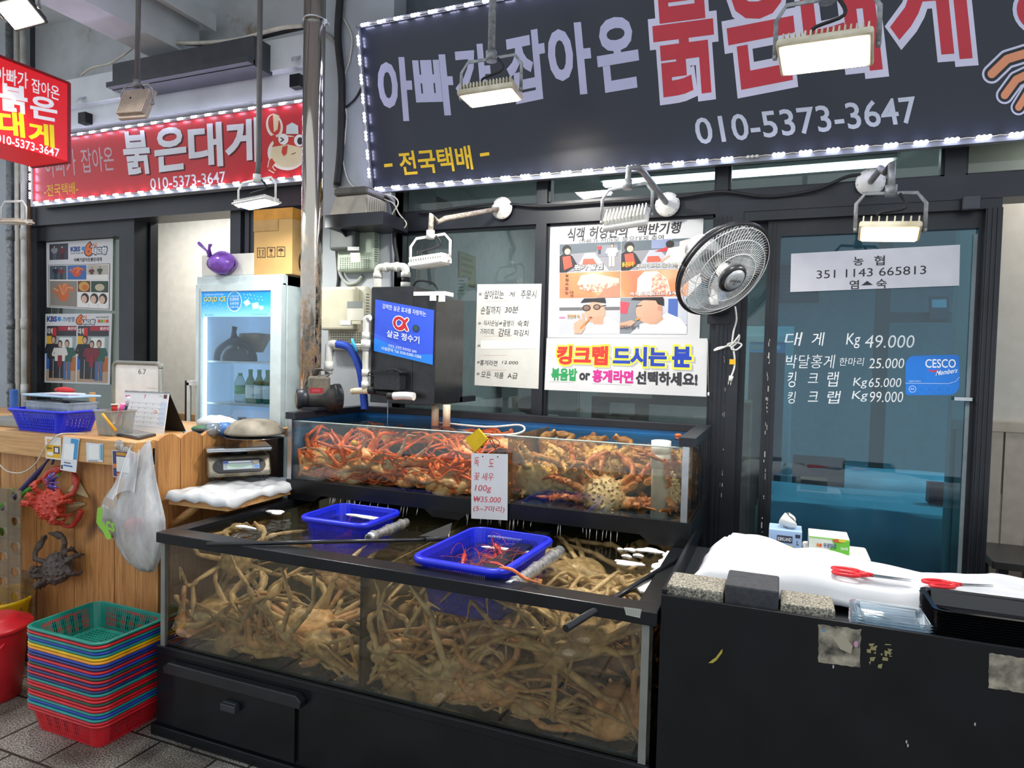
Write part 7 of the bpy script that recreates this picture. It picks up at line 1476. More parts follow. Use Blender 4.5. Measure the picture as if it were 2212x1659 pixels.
# market stall pictures
for (u0, u1, v) in ((g0, gm_, 0), (gm_+.003, g1, 1)):
    v0, v1 = rows[0]; w = u1-u0; h = v1-v0; a.rect(u0, v0, u1, v1, '#8f8f96'); a.poly([(u0, v0), (u1, v0), (u1, v0+h*.28), (u0, v0+h*.36)], '#5e6a72', 2); a.rect(u0+w*.62, v0+h*.1, u0+w*.95, v0+h*.5, '#7f848e', 3); a.poly([(u0+w*.25, v1), (u0+w*.42, v0+h*.35), (u0+w*.58, v0+h*.35), (u0+w*.82, v1)], '#b9bcc4', 3); a.poly([(u0+w*.40, v0+h*.55), (u0+w*.56, v0+h*.55), (u0+w*.62, v0+h*.75), (u0+w*.38, v0+h*.75)], '#d8604a', 4)
    a.poly([(u0, v1), (u0, v0+h*.42), (u0+w*.12, v0+h*.28), (u0+w*.22, v0+h*.45), (u0+w*.3, v0+h*.75), (u0+w*.12, v1)], '#22242a', 4); a.poly([(u0+w*.05, v0+h*.45), (u0+w*.18, v0+h*.42), (u0+w*.22, v0+h*.8), (u0+w*.08, v0+h*.92)], '#e0533f', 5); a.ell(u0+w*.12, v0+h*.2, w*.075, h*.17, '#1c1a1c', 5, 16); a.ell(u0+w*.135, v0+h*.27, w*.05, h*.11, '#d9b79f', 6, 16)
    if v == 0: figure(a, u0+w*.86, v0+h*.85, h*.8, '#e8e6e4', '#d8cfc0', asp=.75, l=5); figure(a, u0+w*.66, v0+h*.4, h*.34, '#b03a3a', '#3a3a40', asp=.75, l=5); a.tbox('뭔가 발견', u0+w*.25, v1-h*.25, u0+w*.72, v1-h*.06, '#3c3a36', .08, 7); a.tbox('뭔가 발견', u0+w*.255, v1-h*.245, u0+w*.715, v1-h*.065, '#e9e7e0', .03, 8)
    else:
        a.rect(u0+w*.45, v0, u0+w*.75, v0+h*.3, '#8a96b8', 4); a.poly([(u0+w*.5, v0+h*.4), (u0+w*.72, v0+h*.22), (u0+w*.72, v0+h*.42)], '#c8343c', 5); a.poly([(u0+w*.62, v0+h*.8), (u0+w*.7, v0+h*.3), (u0+w*.9, v0+h*.25), (u0+w*.92, v0+h*.9)], '#e6e4e2', 5); a.ell(u0+w*.72, v0+h*.17, w*.06, h*.13, '#22201f', 6, 14); a.poly([(u0+w*.84, v1), (u0+w*.86, v0+h*.1), (u1, v0+h*.02), (u1, v1)], '#dcd8d6', 6); a.line([(u0+w*.6, v0+h*.75), (u0+w*.72, v0+h*.55)], h*.06, '#d2a588', 7)
        a.tbox('배에서 더 드셔도 되는데 많이 드세요', u0+w*.24, v1-h*.2, u0+w*.98, v1-h*.06, '#3c3a36', .05, 7); a.tbox('배에서 더 드셔도 되는데 많이 드세요', u0+w*.243, v1-h*.195, u0+w*.977, v1-h*.065, '#ece8dc', .015, 8); a.tbox('붉은대게', u0+w*.02, v1-h*.28, u0+w*.19, v1-h*.12, '#e2b83a', .03, 9)
# crab meat close-ups
v0, v1 = rows[1]; h = v1-v0; w = gm_-g0
t = NT('warm blurred print'); c_ = t.ramp(t.noise(5, 2), [(.3, '#b8705a'), (.5, '#e88a5a'), (.7, '#f2b48c')]); t.set(Base_Color=c_, Roughness=.55); WARM = t.m
t = NT('pink meat print'); c_ = t.ramp(t.noise(60, 4), [(.35, '#e2604a'), (.5, '#f0a08a'), (.65, '#f6dcc8')]); t.set(Base_Color=c_, Roughness=.55); MEAT = t.m
a.rect(g0, v0, gm_, v1, WARM); a.poly([(g0+w*.30, v0+h*.45), (g0+w*.36, v0+h*.12), (g0+w*.55, v0+h*.05), (g0+w*.98, v0+h*.28), (g0+w*.98, v0+h*.62), (g0+w*.75, v0+h*.72), (g0+w*.4, v0+h*.68)], '#f0d9b0', 2); a.poly([(g0+w*.30, v0+h*.5), (g0+w*.5, v0+h*.48), (g0+w*.98, v0+h*.45), (g0+w*.98, v0+h*.72), (g0+w*.6, v0+h*.8), (g0+w*.36, v0+h*.68)], MEAT, 3); a.poly([(g0+w*.62, v1), (g0+w*.75, v0+h*.68), (g0+w*.98, v0+h*.5), (gm_, v1)], '#e8826a', 4)
for i_, s_ in enumerate('놓칠수없는'): a.tbox(s_, g0+w*.10, v0+h*(.05+.17*i_), g0+w*.155, v0+h*(.17+.17*i_), '#3a342e', .01, 5)
a.tbox('대', g0+w*.18, v0+h*.72, g0+w*.235, v0+h*.84, '#3a342e', .01, 5); a.tbox('게', g0+w*.18, v0+h*.86, g0+w*.235, v0+h*.98, '#3a342e', .01, 5)
a.rect(gm_+.003, v0, g1, v1, WARM); w2_ = g1-gm_; a.poly([(gm_+w2_*.25, v1-.01), (gm_+w2_*.26, v0+h*.3), (gm_+w2_*.36, v0+h*.04), (gm_+w2_*.55, v0+h*.04), (gm_+w2_*.7, v0+h*.35), (gm_+w2_*.76, v1-.01)], '#f0dccb', 2); a.poly([(gm_+w2_*.46, v1-.01), (gm_+w2_*.48, v0+h*.2), (gm_+w2_*.58, v0+h*.12), (gm_+w2_*.69, v0+h*.38), (gm_+w2_*.74, v1-.01)], MEAT, 3)
a.tbox('역시 되게 맛있는 대게', gm_+w2_*.15, v0+h*.82, gm_+w2_*.83, v0+h*.96, '#6a3a2a', .06, 5); a.tbox('역시 되게 맛있는 대게', gm_+w2_*.153, v0+h*.825, gm_+w2_*.827, v0+h*.955, '#f2ece4', .02, 6)
# two men eating
v0, v1 = rows[2]; h = v1-v0
a.rect(g0, v0, gm_, v1, '#b9bcc2'); a.rect(g0, v0+h*.25, gm_, v0+h*.34, '#6a6a6c', 2); a.poly([(g0+w*.40, v1), (g0+w*.52, v0+h*.72), (g0+w*.78, v0+h*.52), (gm_, v0+h*.72), (gm_, v1)], '#ecebec', 3); a.ell(g0+w*.60, v0+h*.40, w*.17, h*.30, '#cfa088', 4, 24); a.poly([(g0+w*.52, v0+h*.55), (g0+w*.75, v0+h*.5), (g0+w*.74, v0+h*.74), (g0+w*.58, v0+h*.74)], '#c79880', 4); a.poly([(g0+w*.36, v0+h*.12), (g0+w*.42, v0), (g0+w*.76, v0), (g0+w*.78, v0+h*.14), (g0+w*.56, v0+h*.10)], '#26262a', 6)
a.ell(g0+w*.46, v0+h*.27, w*.07, h*.09, '#2a2a2c', 6, 16); a.ell(g0+w*.46, v0+h*.27, w*.05, h*.065, '#7c6258', 7, 16); a.ell(g0+w*.63, v0+h*.25, w*.06, h*.08, '#2a2a2c', 6, 16); a.ell(g0+w*.63, v0+h*.25, w*.042, h*.058, '#8d7264', 7, 16); a.line([(g0+w*.68, v0+h*.24), (g0+w*.78, v0+h*.2)], h*.02, '#2a2a2c', 6)
a.poly([(g0+w*.26, v1), (g0+w*.25, v0+h*.72), (g0+w*.36, v0+h*.58), (g0+w*.44, v0+h*.64), (g0+w*.44, v0+h*.85), (g0+w*.38, v1)], '#d0a088', 6); a.line([(g0+w*.40, v0+h*.42), (g0+w*.41, v0+h*.66)], h*.07, '#d0a088', 7, .8); a.line([(g0+w*.52, v0+h*.56), (g0+w*.36, v0+h*.86)], h*.05, '#d8824a', 8, .8); a.ell(g0+w*.53, v0+h*.54, w*.03, h*.02, '#8a4a42', 8, 10); a.tbox('한입에 쏙', g0+w*.14, v0+h*.45, g0+w*.35, v0+h*.56, '#b89248', .02, 8); a.rect(g0, v0+h*.52, g0+w*.1, v0+h*.56, '#d87a9a', 3)
g2 = gm_+.003; w = g1-g2
a.rect(g2, v0, g1, v1, '#7f848c'); a.rect(g2+w*.62, v0, g1, v0+h*.75, '#c3c8d2', 2); a.rect(g2+w*.72, v0+h*.05, g2+w*.86, v0+h*.6, '#4a68b0', 3); a.poly([(g2, v0+h*.1), (g2+w*.14, v0+h*.14), (g2+w*.1, v0+h*.45), (g2, v0+h*.42)], '#c84858', 3); a.poly([(g2+w*.16, v1), (g2+w*.32, v0+h*.72), (g2+w*.55, v0+h*.62), (g2+w*.7, v0+h*.42), (g2+w*.9, v0+h*.58), (g1, v0+h*.8), (g1, v1)], '#e9e8ea', 4); a.ell(g2+w*.44, v0+h*.38, w*.2, h*.34, '#d2a48a', 5, 24); a.poly([(g2+w*.42, v0+h*.55), (g2+w*.60, v0+h*.40), (g2+w*.66, v0+h*.60), (g2+w*.56, v0+h*.74), (g2+w*.44, v0+h*.74)], '#caa088', 5)
a.poly([(g2+w*.16, v0+h*.06), (g2+w*.2, v0), (g2+w*.64, v0), (g2+w*.655, v0+h*.10)], '#231f20', 6); a.poly([(g2+w*.52, v0+h*.05), (g2+w*.655, v0+h*.05), (g2+w*.66, v0+h*.24), (g2+w*.57, v0+h*.2)], '#231f20', 6); a.ell(g2+w*.60, v0+h*.3, w*.035, h*.08, '#c48e76', 7, 14); a.line([(g2+w*.24, v0+h*.24), (g2+w*.33, v0+h*.22)], h*.02, '#2a2424', 7); a.line([(g2+w*.31, v0+h*.56), (g2+w*.24, v0+h*.62)], h*.05, '#d8924a', 8, .8); a.poly([(g2, v0+h*.7), (g2+w*.18, v0+h*.62), (g2+w*.24, v0+h*.68), (g2+w*.16, v0+h*.8), (g2, v0+h*.85)], '#cfa088', 6); a.tbox('비켜갈수 없는 맛', g2+w*.01, v0+h*.76, g2+w*.3, v0+h*.87, '#5a5a62', .02, 8)
a.build('print', r)
PG2 = pY(YW-.049)
q = quad_px(PG2, (1181, 730), (1528, 731), (1526, 857), (1176, 842)); r = thing('banner', 'white banner with red, blue, green and pink lettering under the big photo poster', 'banner', q(.5, .5)[:]); sheet(q, .006, 'board', PAPER, r); a = Art(q, q.n)
for s_, u0, v0, u1, v1, c_ in (('킹크랩', .075, .15, .405, .50, '#d8352c'), ('드시는', .44, .16, .765, .50, '#1e3fae'), ('분', .80, .15, .91, .50, '#1e3fae')):
    a.tbox(s_, u0+.012, v0+.03, u1+.012, v1+.03, '#b5b6b8', .10, 1); a.tbox(s_, u0, v0, u1, v1, '#f5ec4a', .11, 2); a.tbox(s_, u0+.004, v0+.012, u1-.004, v1-.012, c_, .05, 3)
for s_, u0, v0, u1, v1, c_ in (('볶음밥', .045, .58, .21, .80, '#2a9a58'), ('or', .23, .66, .295, .78, '#33343a'), ('홍게라면', .315, .59, .565, .81, '#cc2a8c'), ('선택하세요!', .585, .60, .945, .82, '#33343a')): a.tbox(s_, u0, v0, u1, v1, c_, .045, 2)
a.rect(.03, .835, .19, .84, '#8e8f94'); a.rect(.31, .845, .56, .85, '#8e8f94'); a.build('lettering', r)
p0 = PG2(1529, 735)+V((0, -.01, 0)); r = thing('blind_cord', 'thin white blind cord with white toggle beside the banner', 'cord', p0[:]); p1 = PG2(1531, 850)+V((0, -.01, 0)); MB().tube([p0, p1], .0012, 5).build('string', CABLEW, r); MB().cyl(p1+V((0, 0, -.012)), p1+V((0, 0, .006)), .005, n=10).build('toggle', WHITEP, r)
# handwritten sheet
q = quad_px(PG2, (1031, 614), (1170, 613), (1163, 840), (1025, 832)); r = thing('notice_sheet', 'tall white sheet of handwritten black Korean lines on the window', 'sheet', q(.5, .5)[:]); sheet(q, .0015, 'paper', mat('ivory paper', '#cfd0ca', .75, var=.03), r); a = Art(q, q.n); HK = '#232325'
for s_, u0, v0, u1, v1 in (('*', .03, .08, .08, .115), ('살아있는', .12, .06, .43, .145), ('게', .51, .075, .60, .125), ('주문시', .69, .06, .93, .14), ('손질까지', .07, .215, .38, .295), ('30분', .45, .215, .66, .28), ('*', .03, .37, .08, .40), ('식사손님⇒골뱅이', .12, .35, .60, .41), ('숙회', .65, .35, .82, .41), ('가자미회.', .07, .435, .30, .495), ('감태.', .36, .43, .56, .51), ('파김치', .60, .44, .83, .50), ('*', .03, .59, .08, .62), ('*', .03, .755, .08, .785), ('홍게라면', .08, .745, .36, .80), ('12.000', .43, .745, .68, .775), ('*', .03, .87, .08, .90), ('모든', .10, .86, .26, .92), ('제품', .31, .86, .46, .92), ('A급', .52, .86, .68, .915)): a.tbox(s_, u0, v0, u1, v1, HK, .0, 2, .12)
for v_ in (.16, .5, .69, .835): a.line([(.12, v_+.012), (.5, v_)], .003, '#d8a890', 1)
a.build('lettering', r); qq = Quad(q(.08, .555)+q.n*.001, q(.98, .545)+q.n*.001, q(.97, .615)+q.n*.001, q(.09, .64)+q.n*.001); sheet(qq, .0006, 'correction_strip', mat('white strip', '#e6e7e2', .75, var=.03), r)
# bank number sheet
q = quad_px(PG, (1709, 548), (2074, 528.5), (2072, 617), (1707, 631)); r = thing('notice_sheet', 'wide white sheet with printed bank account number on the door glass', 'sheet', q(.5, .5)[:]); sheet(q, .0015, 'paper', mat('bluish white paper', '#cfd0d8', .7, var=.03), r); a = Art(q, q.n); PK = '#26272e'
a.tbox('농', .39, .17, .45, .39, PK, .012); a.tbox('협', .515, .17, .575, .41, PK, .012); a.tbox('351 1143 665813', .165, .47, .815, .68, PK, .0); a.tbox('염', .37, .76, .425, .985, PK, .012); a.poly([(.44, .90), (.475, .79), (.51, .90)], PK); a.tbox('숙', .53, .76, .59, .99, PK, .012); a.build('lettering', r)
# white pen prices written straight on the door glass
def gpx(x, y): return (1612+x*.27125, 420+y*.27125)
WP_ = mat('white glass pen', '#dfe6ea', .6, var=.05)
for lab, items in (('topmost handwritten white price line on the blue door glass', (('대', 305, 1098, 450, 1205), ('게', 520, 1098, 625, 1205), ('Kg', 795, 1105, 910, 1225), ('49.000', 945, 1120, 1340, 1222))),
    ('second handwritten white price line on the door glass, ending beside the blue sticker', (('박달홍게', 315, 1275, 710, 1385), ('한마리', 745, 1300, 940, 1365), ('25.000', 975, 1305, 1258, 1385))),
    ('third handwritten white price line on the door glass', (('킹', 330, 1412, 400, 1535), ('크', 490, 1425, 570, 1500), ('랩', 645, 1412, 740, 1530), ('Kg', 850, 1460, 965, 1545), ('65.000', 975, 1462, 1235, 1535))),
    ('lowest handwritten white price line on the door glass', (('킹', 330, 1570, 395, 1665), ('크', 490, 1570, 570, 1650), ('랩', 645, 1565, 755, 1665), ('Kg', 840, 1565, 970, 1650), ('99.000', 985, 1570, 1250, 1655)))):
    a = Art(pY(YW-.0025), (0, -1, 0), .0004)
    for s_, x0, y0, x1, y1 in items: a.text(s_, gpx(x0, y1), gpx(x1, y1), gpx(x0, y0), WP_, -.004 if len(s_) > 2 else .0, 1, .15)
    tag(a.build('price_lettering', None), lab, 'lettering')
# pest control sticker
x0, y0 = gpx(1268, 1277); x1, y1 = gpx(1698, 1598); pts = []
for (cx, cy, a0, rr) in ((x0+20, y0+22, pi, 20), (x1-8, y0+8, 1.5*pi, 8), (x1-22, y1-22, 0, 22), (x0+5, y1-5, pi/2, 5)):
    for k in range(7): t_ = a0+pi/2*k/6; pts.append((cx+rr*cos(t_), cy+rr*sin(t_)))
P5 = pY(YW-.003); r = thing('sticker', 'rounded blue membership sticker with white lettering on the door glass', 'sticker', P5((x0+x1)/2, (y0+y1)/2)[:]); MB().prism([P5(*p_) for p_ in pts], (0, .0015, 0)).build('sticker', mat('blue sticker', '#1277d8', .3, var=.03), r)
a = Art(P5, (0, -1, 0), .0004); X_ = lambda f: x0+(x1-x0)*f; Y_ = lambda f: y0+(y1-y0)*f
a.tbox('CESCO', X_(.37), Y_(.11), X_(.93), Y_(.32), '#f2f5fa', .012); a.poly([(X_(.39)+(X_(.64)-X_(.39))*k/8, Y_(.345)+4*sin(pi*k/8)) for k in range(9)]+[(X_(.64)-(X_(.64)-X_(.39))*k/8, Y_(.345)+7.5*sin(pi*k/8)) for k in range(9)], '#e0344a'); a.text('Members', (X_(.56), Y_(.52)), (X_(.96), Y_(.44)), (X_(.57), Y_(.40)), '#f2f5fa', .01, 1, .25); a.tbox('Space Care', X_(.07), Y_(.63), X_(.28), Y_(.68), '#dbe8f6', .0); a.line([(X_(0), Y_(.705)), (X_(.8), Y_(.715)), (X_(.93), Y_(.66)), (X_(1), Y_(.55))], 1, '#bcd6f2')
for k in range(5): a.ell(X_(.13+.165*k), Y_(.85), 8, 7.5, '#dbe8f6' if k == 0 else '#2f8ce4', 1, 14); a.ell(X_(.13+.165*k), Y_(.85), 7, 6.5, '#1277d8', 2, 14)
a.tbox('FS', X_(.10), Y_(.83), X_(.16), Y_(.87), '#dbe8f6', .01, 3); a.build('lettering', r)
# door lock
PL_ = pY(YW-.03); l0, l1 = PL_(2105, 905), PL_(2141, 794); r = thing('door_lock', 'glossy black digital door lock on the right stile of the door', 'lock', ((l0.x+l1.x)/2, YW-.02, l0.z)); MB().bx(l0.x, l1.x, YW-.065, YW-.021, l0.z, l1.z).build('body', mat('glossy black', '#0d0d10', .12, var=.1), r, bev=.012, seg=3)
a = Art(pY(YW-.066), (0, -1, 0)); a.tbox('TANK', 2117, 805, 2131, 808.5, '#8a8d94', 0); a.rect(2118, 848, 2126, 857, '#3a3c44'); a.ell(2124, 800, 4, 4, '#dfe6ee', 1, 14); a.build('lettering', r)
MB().bx(l0.x-.08, l0.x-.012, YW-.035, YW-.021, l1.z-.15, l1.z-.135).build('strike_plate', STEEL, r)

# ================================================================ wall fan
fc = aY(1563, 584, 2.93); cd_ = (CAMP-fc).normalized(); rd = (CR-CU*.9).normalized(); fn_ = (cd_*.66+rd*.72).normalized(); FR = .214
fx = fn_.cross(V((0, 0, 1))).normalized(); fy = fx.cross(fn_); TF = M.Translation(fc) @ M((fx, fy, fn_)).transposed().to_4x4()
r = thing('wall_fan', 'white and black wall mounted fan with round wire guard beside the door', 'fan', fc[:])
def ring(R_, z, r0, mi=0, b=None): b.tube([TF @ V((R_*cos(2*pi*k/56), R_*sin(2*pi*k/56), z)) for k in range(57)], r0, 6, mi)
WIRE = mat('white fan wire', '#d8dadb', .35, var=.03)
b = MB(); ring(FR, 0, .009, 0, b); ring(FR-.003, -.018, .006, 0, b); b.build('guard_rim', mat('black guard rim', '#1d1e22', .35), r)
b = MB()
for k in range(80):
    a0 = 2*pi*k/80; pts = []
    for j in range(9): t_ = j/8; rr_ = .055+(FR-.055)*t_; an = a0+.55*t_*t_; pts.append(TF @ V((rr_*cos(an), rr_*sin(an), .062*(1-t_**2.4))))
    b.tube(pts, .0009, 4)
for R_, z in ((.11, .060), (.165, .045), (.205, .02)): ring(R_, z, .0016, 0, b)
b.build('front_guard', WIRE, r)
b = MB()
for k in range(44):
    a0 = 2*pi*k/44; b.tube([TF @ V((rr_*cos(a0-.3*rr_), rr_*sin(a0-.3*rr_), -.02-.075*(1-((rr_-.06)/(FR-.06))**3))) for rr_ in (.06, .11, .16, .20, FR)], .0011, 4)
for R_, z in ((.12, -.088), (.18, -.06)): ring(R_, z, .0016, 0, b)
b.build('rear_guard', WIRE, r)
cap = MB().lathe([(.062, .05), (.064, .06), (.060, .072), (.048, .076)], 32, TF, 0).build('hub_ring', mat('black hub ring', '#222428', .3), r)
MB().lathe([(.048, .066), (.047, .078), (.03, .083), (1e-6, .084)], 32, TF).build('hub_cap', mat('silver hub cap', '#b9bec2', .3, m=.5, var=.05), r)
a = Art(lambda u, v: TF @ V((u, -v, .0845)), fn_, .0004); up2 = TF.to_3x3().inverted() @ V((0, 0, 1)); u2 = V((up2.x, up2.y)).normalized(); e1 = V((-u2.y, u2.x)); 
def hub(x, y): p_ = e1*x+u2*y; return (p_.x, -p_.y)
a.text('URBAN', hub(-.030, -.006), hub(.030, -.006), hub(-.030, .006), '#2b2d33', .005); a.text('구름', hub(-.008, -.018), hub(.008, -.018), hub(-.008, -.010), '#2b2d33', 0); a.line([hub(-.002, .004), hub(-.002, .018)], .0015, '#2b2d33'); a.build('lettering', r)
b = MB()
for k in range(5):
    a0 = 2*pi*k/5+.4
    def bl(u, v): rr_ = .045+.155*u; an = a0+(v-.5)*(1.05+.1*u)-.5*u; return TF @ V((rr_*cos(an), rr_*sin(an), .0+.045*(v-.5)*(.6+.4*u)))
    b.grid(bl, 8, 8)
b.build('blades', see_glass('clear fan blade', '#dfe6e8', .08, .1, haze=.28, hazecol='#d5dadc'), r)
MB().cyl(TF @ V((0, 0, -.01)), TF @ V((0, 0, .05)), .03, n=18).build('blade_hub', WHITEM, r)
MB().lathe([(.05, -.10), (.062, -.105), (.068, -.14), (.06, -.20), (.04, -.22), (1e-6, -.222)], 24, TF).build('motor_housing', mat('white fan motor', '#d4d6d6', .4), r)
mb_ = aY(1549, 658, YW-.13); back = TF @ V((0, 0, -.16))
MB().tube([back, back+V((0, 0, -.08)), V((mb_.x, mb_.y+.02, mb_.z+.09)), V((mb_.x, mb_.y+.02, mb_.z))], [.03, .026, .03, .045], 14).build('neck', mat('white fan neck', '#d4d6d6', .4), r)
MB().ell((mb_.x, mb_.y+.02, mb_.z-.01), (.066, .075, .045), 24, 10).build('base', mat('black fan base', '#1b1c20', .35), r, smooth=True)
MB().ell((mb_.x, mb_.y-.005, mb_.z+.012), (.050, .055, .040), 24, 10).build('control_panel', WHITEM, r, smooth=True)
MB().bx(mb_.x-.05, mb_.x+.06, YW-.07, YW-.061, mb_.z-.09, mb_.z+.06).bx(mb_.x-.03, mb_.x+.03, mb_.y+.05, YW-.065, mb_.z-.04, mb_.z+.02).build('wall_plate', mat('black plate', '#1b1c20', .4), r)
PC = pY(YW-.10); cw_ = MB()
cw_.tube(smooth_path([PC(x, y) for x, y in ((1588, 662), (1591, 690), (1585, 715), (1581, 742))], 6), .0045, 7)
cw_.tube(smooth_path([PC(x, y)+V((0, -.006*math.sin(i*1.7), 0)) for i, (x, y) in enumerate(((1581, 742), (1560, 752), (1543, 757), (1552, 751), (1578, 746), (1593, 730), (1597, 724), (1594, 738), (1580, 752), (1590, 756), (1602, 745), (1590, 740), (1572, 744), (1584, 752)))], 6), .0045, 7)
cw_.tube(smooth_path([PC(x, y) for x, y in ((1584, 752), (1587, 775), (1586, 795), (1580, 812))], 6), .0045, 7); cw_.build('cord', mat('white power cord', '#dcdcd8', .4), r)
MB().cyl(PC(1580, 812), PC(1577, 824), .011, .009, n=12).cyl(PC(1574, 824), PC(1573, 831), .0022, n=6).cyl(PC(1579, 825), PC(1578, 832), .0022, n=6).build('plug', WHITEP, r)
MB().bx(PC(1576, 780).x, PC(1588, 780).x, YW-.107, YW-.105, PC(1580, 787).z, PC(1580, 776).z).build('cord_tag', ink('#f0b400'), r)
# door closer / sensor on the head
p = aY(2100, 438, YW-.09); tag(MB().bx(p.x-.035, p.x+.03, YW-.095, YW-.071, p.z-.03, p.z+.03).build('door_sensor', mat('dark sensor', '#3a3d44', .4), bev=.006), 'small dark door sensor box at the top right of the door frame', 'sensor')

# ================================================================ right cabinet with cloth, blocks, trays
CX, CXR, CYF, CZ = -.316, 1.75, 2.02, .905
cab = thing('display_cabinet', 'long black cabinet at the right with worn sticker patches on its front', 'cabinet', (.7, 2.4, 0))
MB().bx(CX, CXR, CYF, CYF+.012, 0, CZ).build('front_panel', BLACKP, cab, bev=.002)
MB().bx(CX, CX+.012, CYF+.012, 2.84, 0, CZ+.012).build('side_panel', BLACKP, cab); MB().bx(CX+.012, CXR, CYF+.012, 2.84, .80, .845).build('top_panel', mat('dark grey worktop', '#2b2d31', .4), cab); MB().bx(CX+.012, CXR, 2.83, 2.84, 0, .8).build('rear_panel', BLACKP, cab)
a = Art(pY(CYF-.0005), (0, -1, 0)); RES = mat('torn paper residue', '#8d8676', .8, var=.5, sc=30, dark='#3a3833')
def ragged(px0, py0, px1, py1, c, l, seed, skew=0.):
    R = random.Random(seed); pts = []
    for (A2, B2) in (((px0, py0), (px1, py0+skew)), ((px1, py0+skew), (px1-2, py1+skew)), ((px1-2, py1+skew), (px0, py1)), ((px0, py1), (px0, py0))):
        for k in range(9): t_ = k/9; pts.append((A2[0]+(B2[0]-A2[0])*t_+R.uniform(-1.5, 1.5), A2[1]+(B2[1]-A2[1])*t_+R.uniform(-1.5, 1.5)))
    a.poly(pts, c, l)
ragged(1768, 1348, 1860, 1430, RES, 1, 1, 12); a.poly([(1800, 1378), (1822, 1370), (1842, 1395), (1838, 1412), (1815, 1402)], '#a39a88', 2); a.ell(1849, 1391, 5, 7, '#b98aa8', 2, 12); a.ell(1779, 1362, 4, 3, '#5a86b0', 2, 10)
a.build('sticker_residue', cab); a = Art(pY(CYF-.0005), (0, -1, 0)); ragged(2135, 1410, 2216, 1485, RES, 1, 2, 12); a.build('sticker_residue', cab); a = Art(pY(CYF-.0005), (0, -1, 0)); R = random.Random(5); OLV = '#8a8258'
for k in range(16):
    u, v = 1866+R.uniform(0, 66), 1388+R.uniform(0, 42)+8*(k % 2); w_ = R.uniform(4, 13); h_ = R.uniform(3, 9); a.poly([(u, v), (u+w_, v+R.uniform(-3, 3)), (u+w_*R.uniform(.5, 1), v+h_), (u+R.uniform(-2, 3), v+h_*.8)], OLV, 1)
a.poly([(1530, 1432), (1540, 1424), (1546, 1420), (1558, 1404), (1561, 1402), (1560, 1410), (1548, 1426), (1540, 1432)], '#a89a3c', 1)
for x, y in ((1958, 1602), (1961, 1610), (2106, 1564), (1800, 1440)): a.ell(x, y, 2, 4, '#a9a9a4', 1, 8)
a.build('sticker_residue', cab)
# white cloth over foam board
CB = [V((-.27, 2.205, 0)), V((1.7, 2.36, 0)), V((1.7, 2.62, 0)), V((-.20, 2.74, 0))]
def clt(u, v):
    p_ = (CB[0]*(1-u)+CB[1]*u)*(1-v)+(CB[3]*(1-u)+CB[2]*u)*v; ed = min(v, 1-v, u*3)
    h = .925-.02*u+.012*sin(5*u+3*v)+.008*sin(17*u-9*v+sin(9*v))+.006*sin(29*u+13*v+2*sin(7*u))+.004*sin(41*v-11*u)+.003*sin(60*u+31*v)+.010*noise.noise(V((u*9, v*4, 1)))+.016*(.5-abs(noise.noise(V((u*7+3*v, v*2.5, 5)))))+.035*max(0, 1-u*5)*v
    if ed < .08: h -= (.08-ed)*.75
    rid = abs(u-.40-.14*(v-.5)); h += .012*max(0, 1-rid*26); return V((p_.x, p_.y+.008*sin(31*u), h))
tag(MB().bx(-.24, 1.7, 2.38, 2.60, .8455, .872).build('foam_board', mat('foam board', '#d9dbdc', .7)), 'white foam board under the white cloth on the black cabinet', 'board')
tag(MB().grid(clt, 120, 40).build('white_cloth', mat('white cotton cloth', '#c2c5ca', .75, var=.03, sc=4, bump=.25, bsc=11), solid=.003), 'white cloth spread over the top of the black cabinet', 'cloth')
GR = NT('grey granite block'); GR.set(Base_Color=GR.ramp(GR.noise(190, 3), [(.36, '#46443e'), (.5, '#807c70'), (.64, '#a8a393')]), Roughness=.8); GR.bump(GR.noise(190, 3), .5); GRM = GR.m
def block(label, px0, px1, pyt, y0, y1, zt2, m_):
    x0_, x1_ = aZ(px0, pyt[0], zt2).x, aZ(px1, pyt[1], zt2).x; tag(MB().bx(x0_, x1_, y0, y1, .8465, zt2).build('stone_block', m_, bev=.006), label, 'block')
block('grey granite block at the left corner of the black cabinet', 1440, 1561, (1262, 1285), 2.045, 2.185, .93, GRM)
block('black stone block standing between the two grey ones on the cabinet', 1566, 1683, (1262, 1282), 2.045, 2.20, .956, mat('black stone', '#35373c', .75, var=.2, sc=60, bump=.3, bsc=200))
block('grey granite block right of the black one, beside the clear trays', 1686, 1808, (1310, 1333), 2.045, 2.17, .925, GRM)
def scissors(label, pz, rz, sc=1.):
    r = thing('scissors', label, 'scissors'); b = MB(); RH = mat('red scissor handle', '#d01c26', .3)
    for s_ in (-1, 1):
        c_ = V((-.055, .022*s_, .006)); b.tube([c_+V((.038*cos(2*pi*k/20), .017*sin(2*pi*k/20), 0)) for k in range(21)], .006, 8)
        b.tube([c_+V((.034, -.006*s_, 0)), V((.02, -.002*s_, .006))], [.008, .006], 8)
    b.build('handles', RH, r)
    b = MB()
    for s_ in (-1, 1): b.prism([(.01, -.006*s_, .004+.002*s_), (.02, .007*s_, .004+.002*s_), (.115, .004*s_, .004+.002*s_), (.125, .001*s_, .004+.002*s_), (.05, -.005*s_, .004+.002*s_)], (0, 0, .002))
    b.build('blades', STEEL, r); r.location = pz; r.rotation_euler = (0, 0, rz); r.scale = (sc,)*3; return r
def cloth_z(x, y): return max(q_.z for q_ in (clt(i/110, j/30) for i in range(111) for j in range(31)) if abs(q_.x-x) < .07 and abs(q_.y-y) < .035)+.003
p = aZ(1890, 1243, .94); zc_ = cloth_z(p.x, p.y); p = aZ(1890, 1243, zc_); zc_ = cloth_z(p.x, p.y)
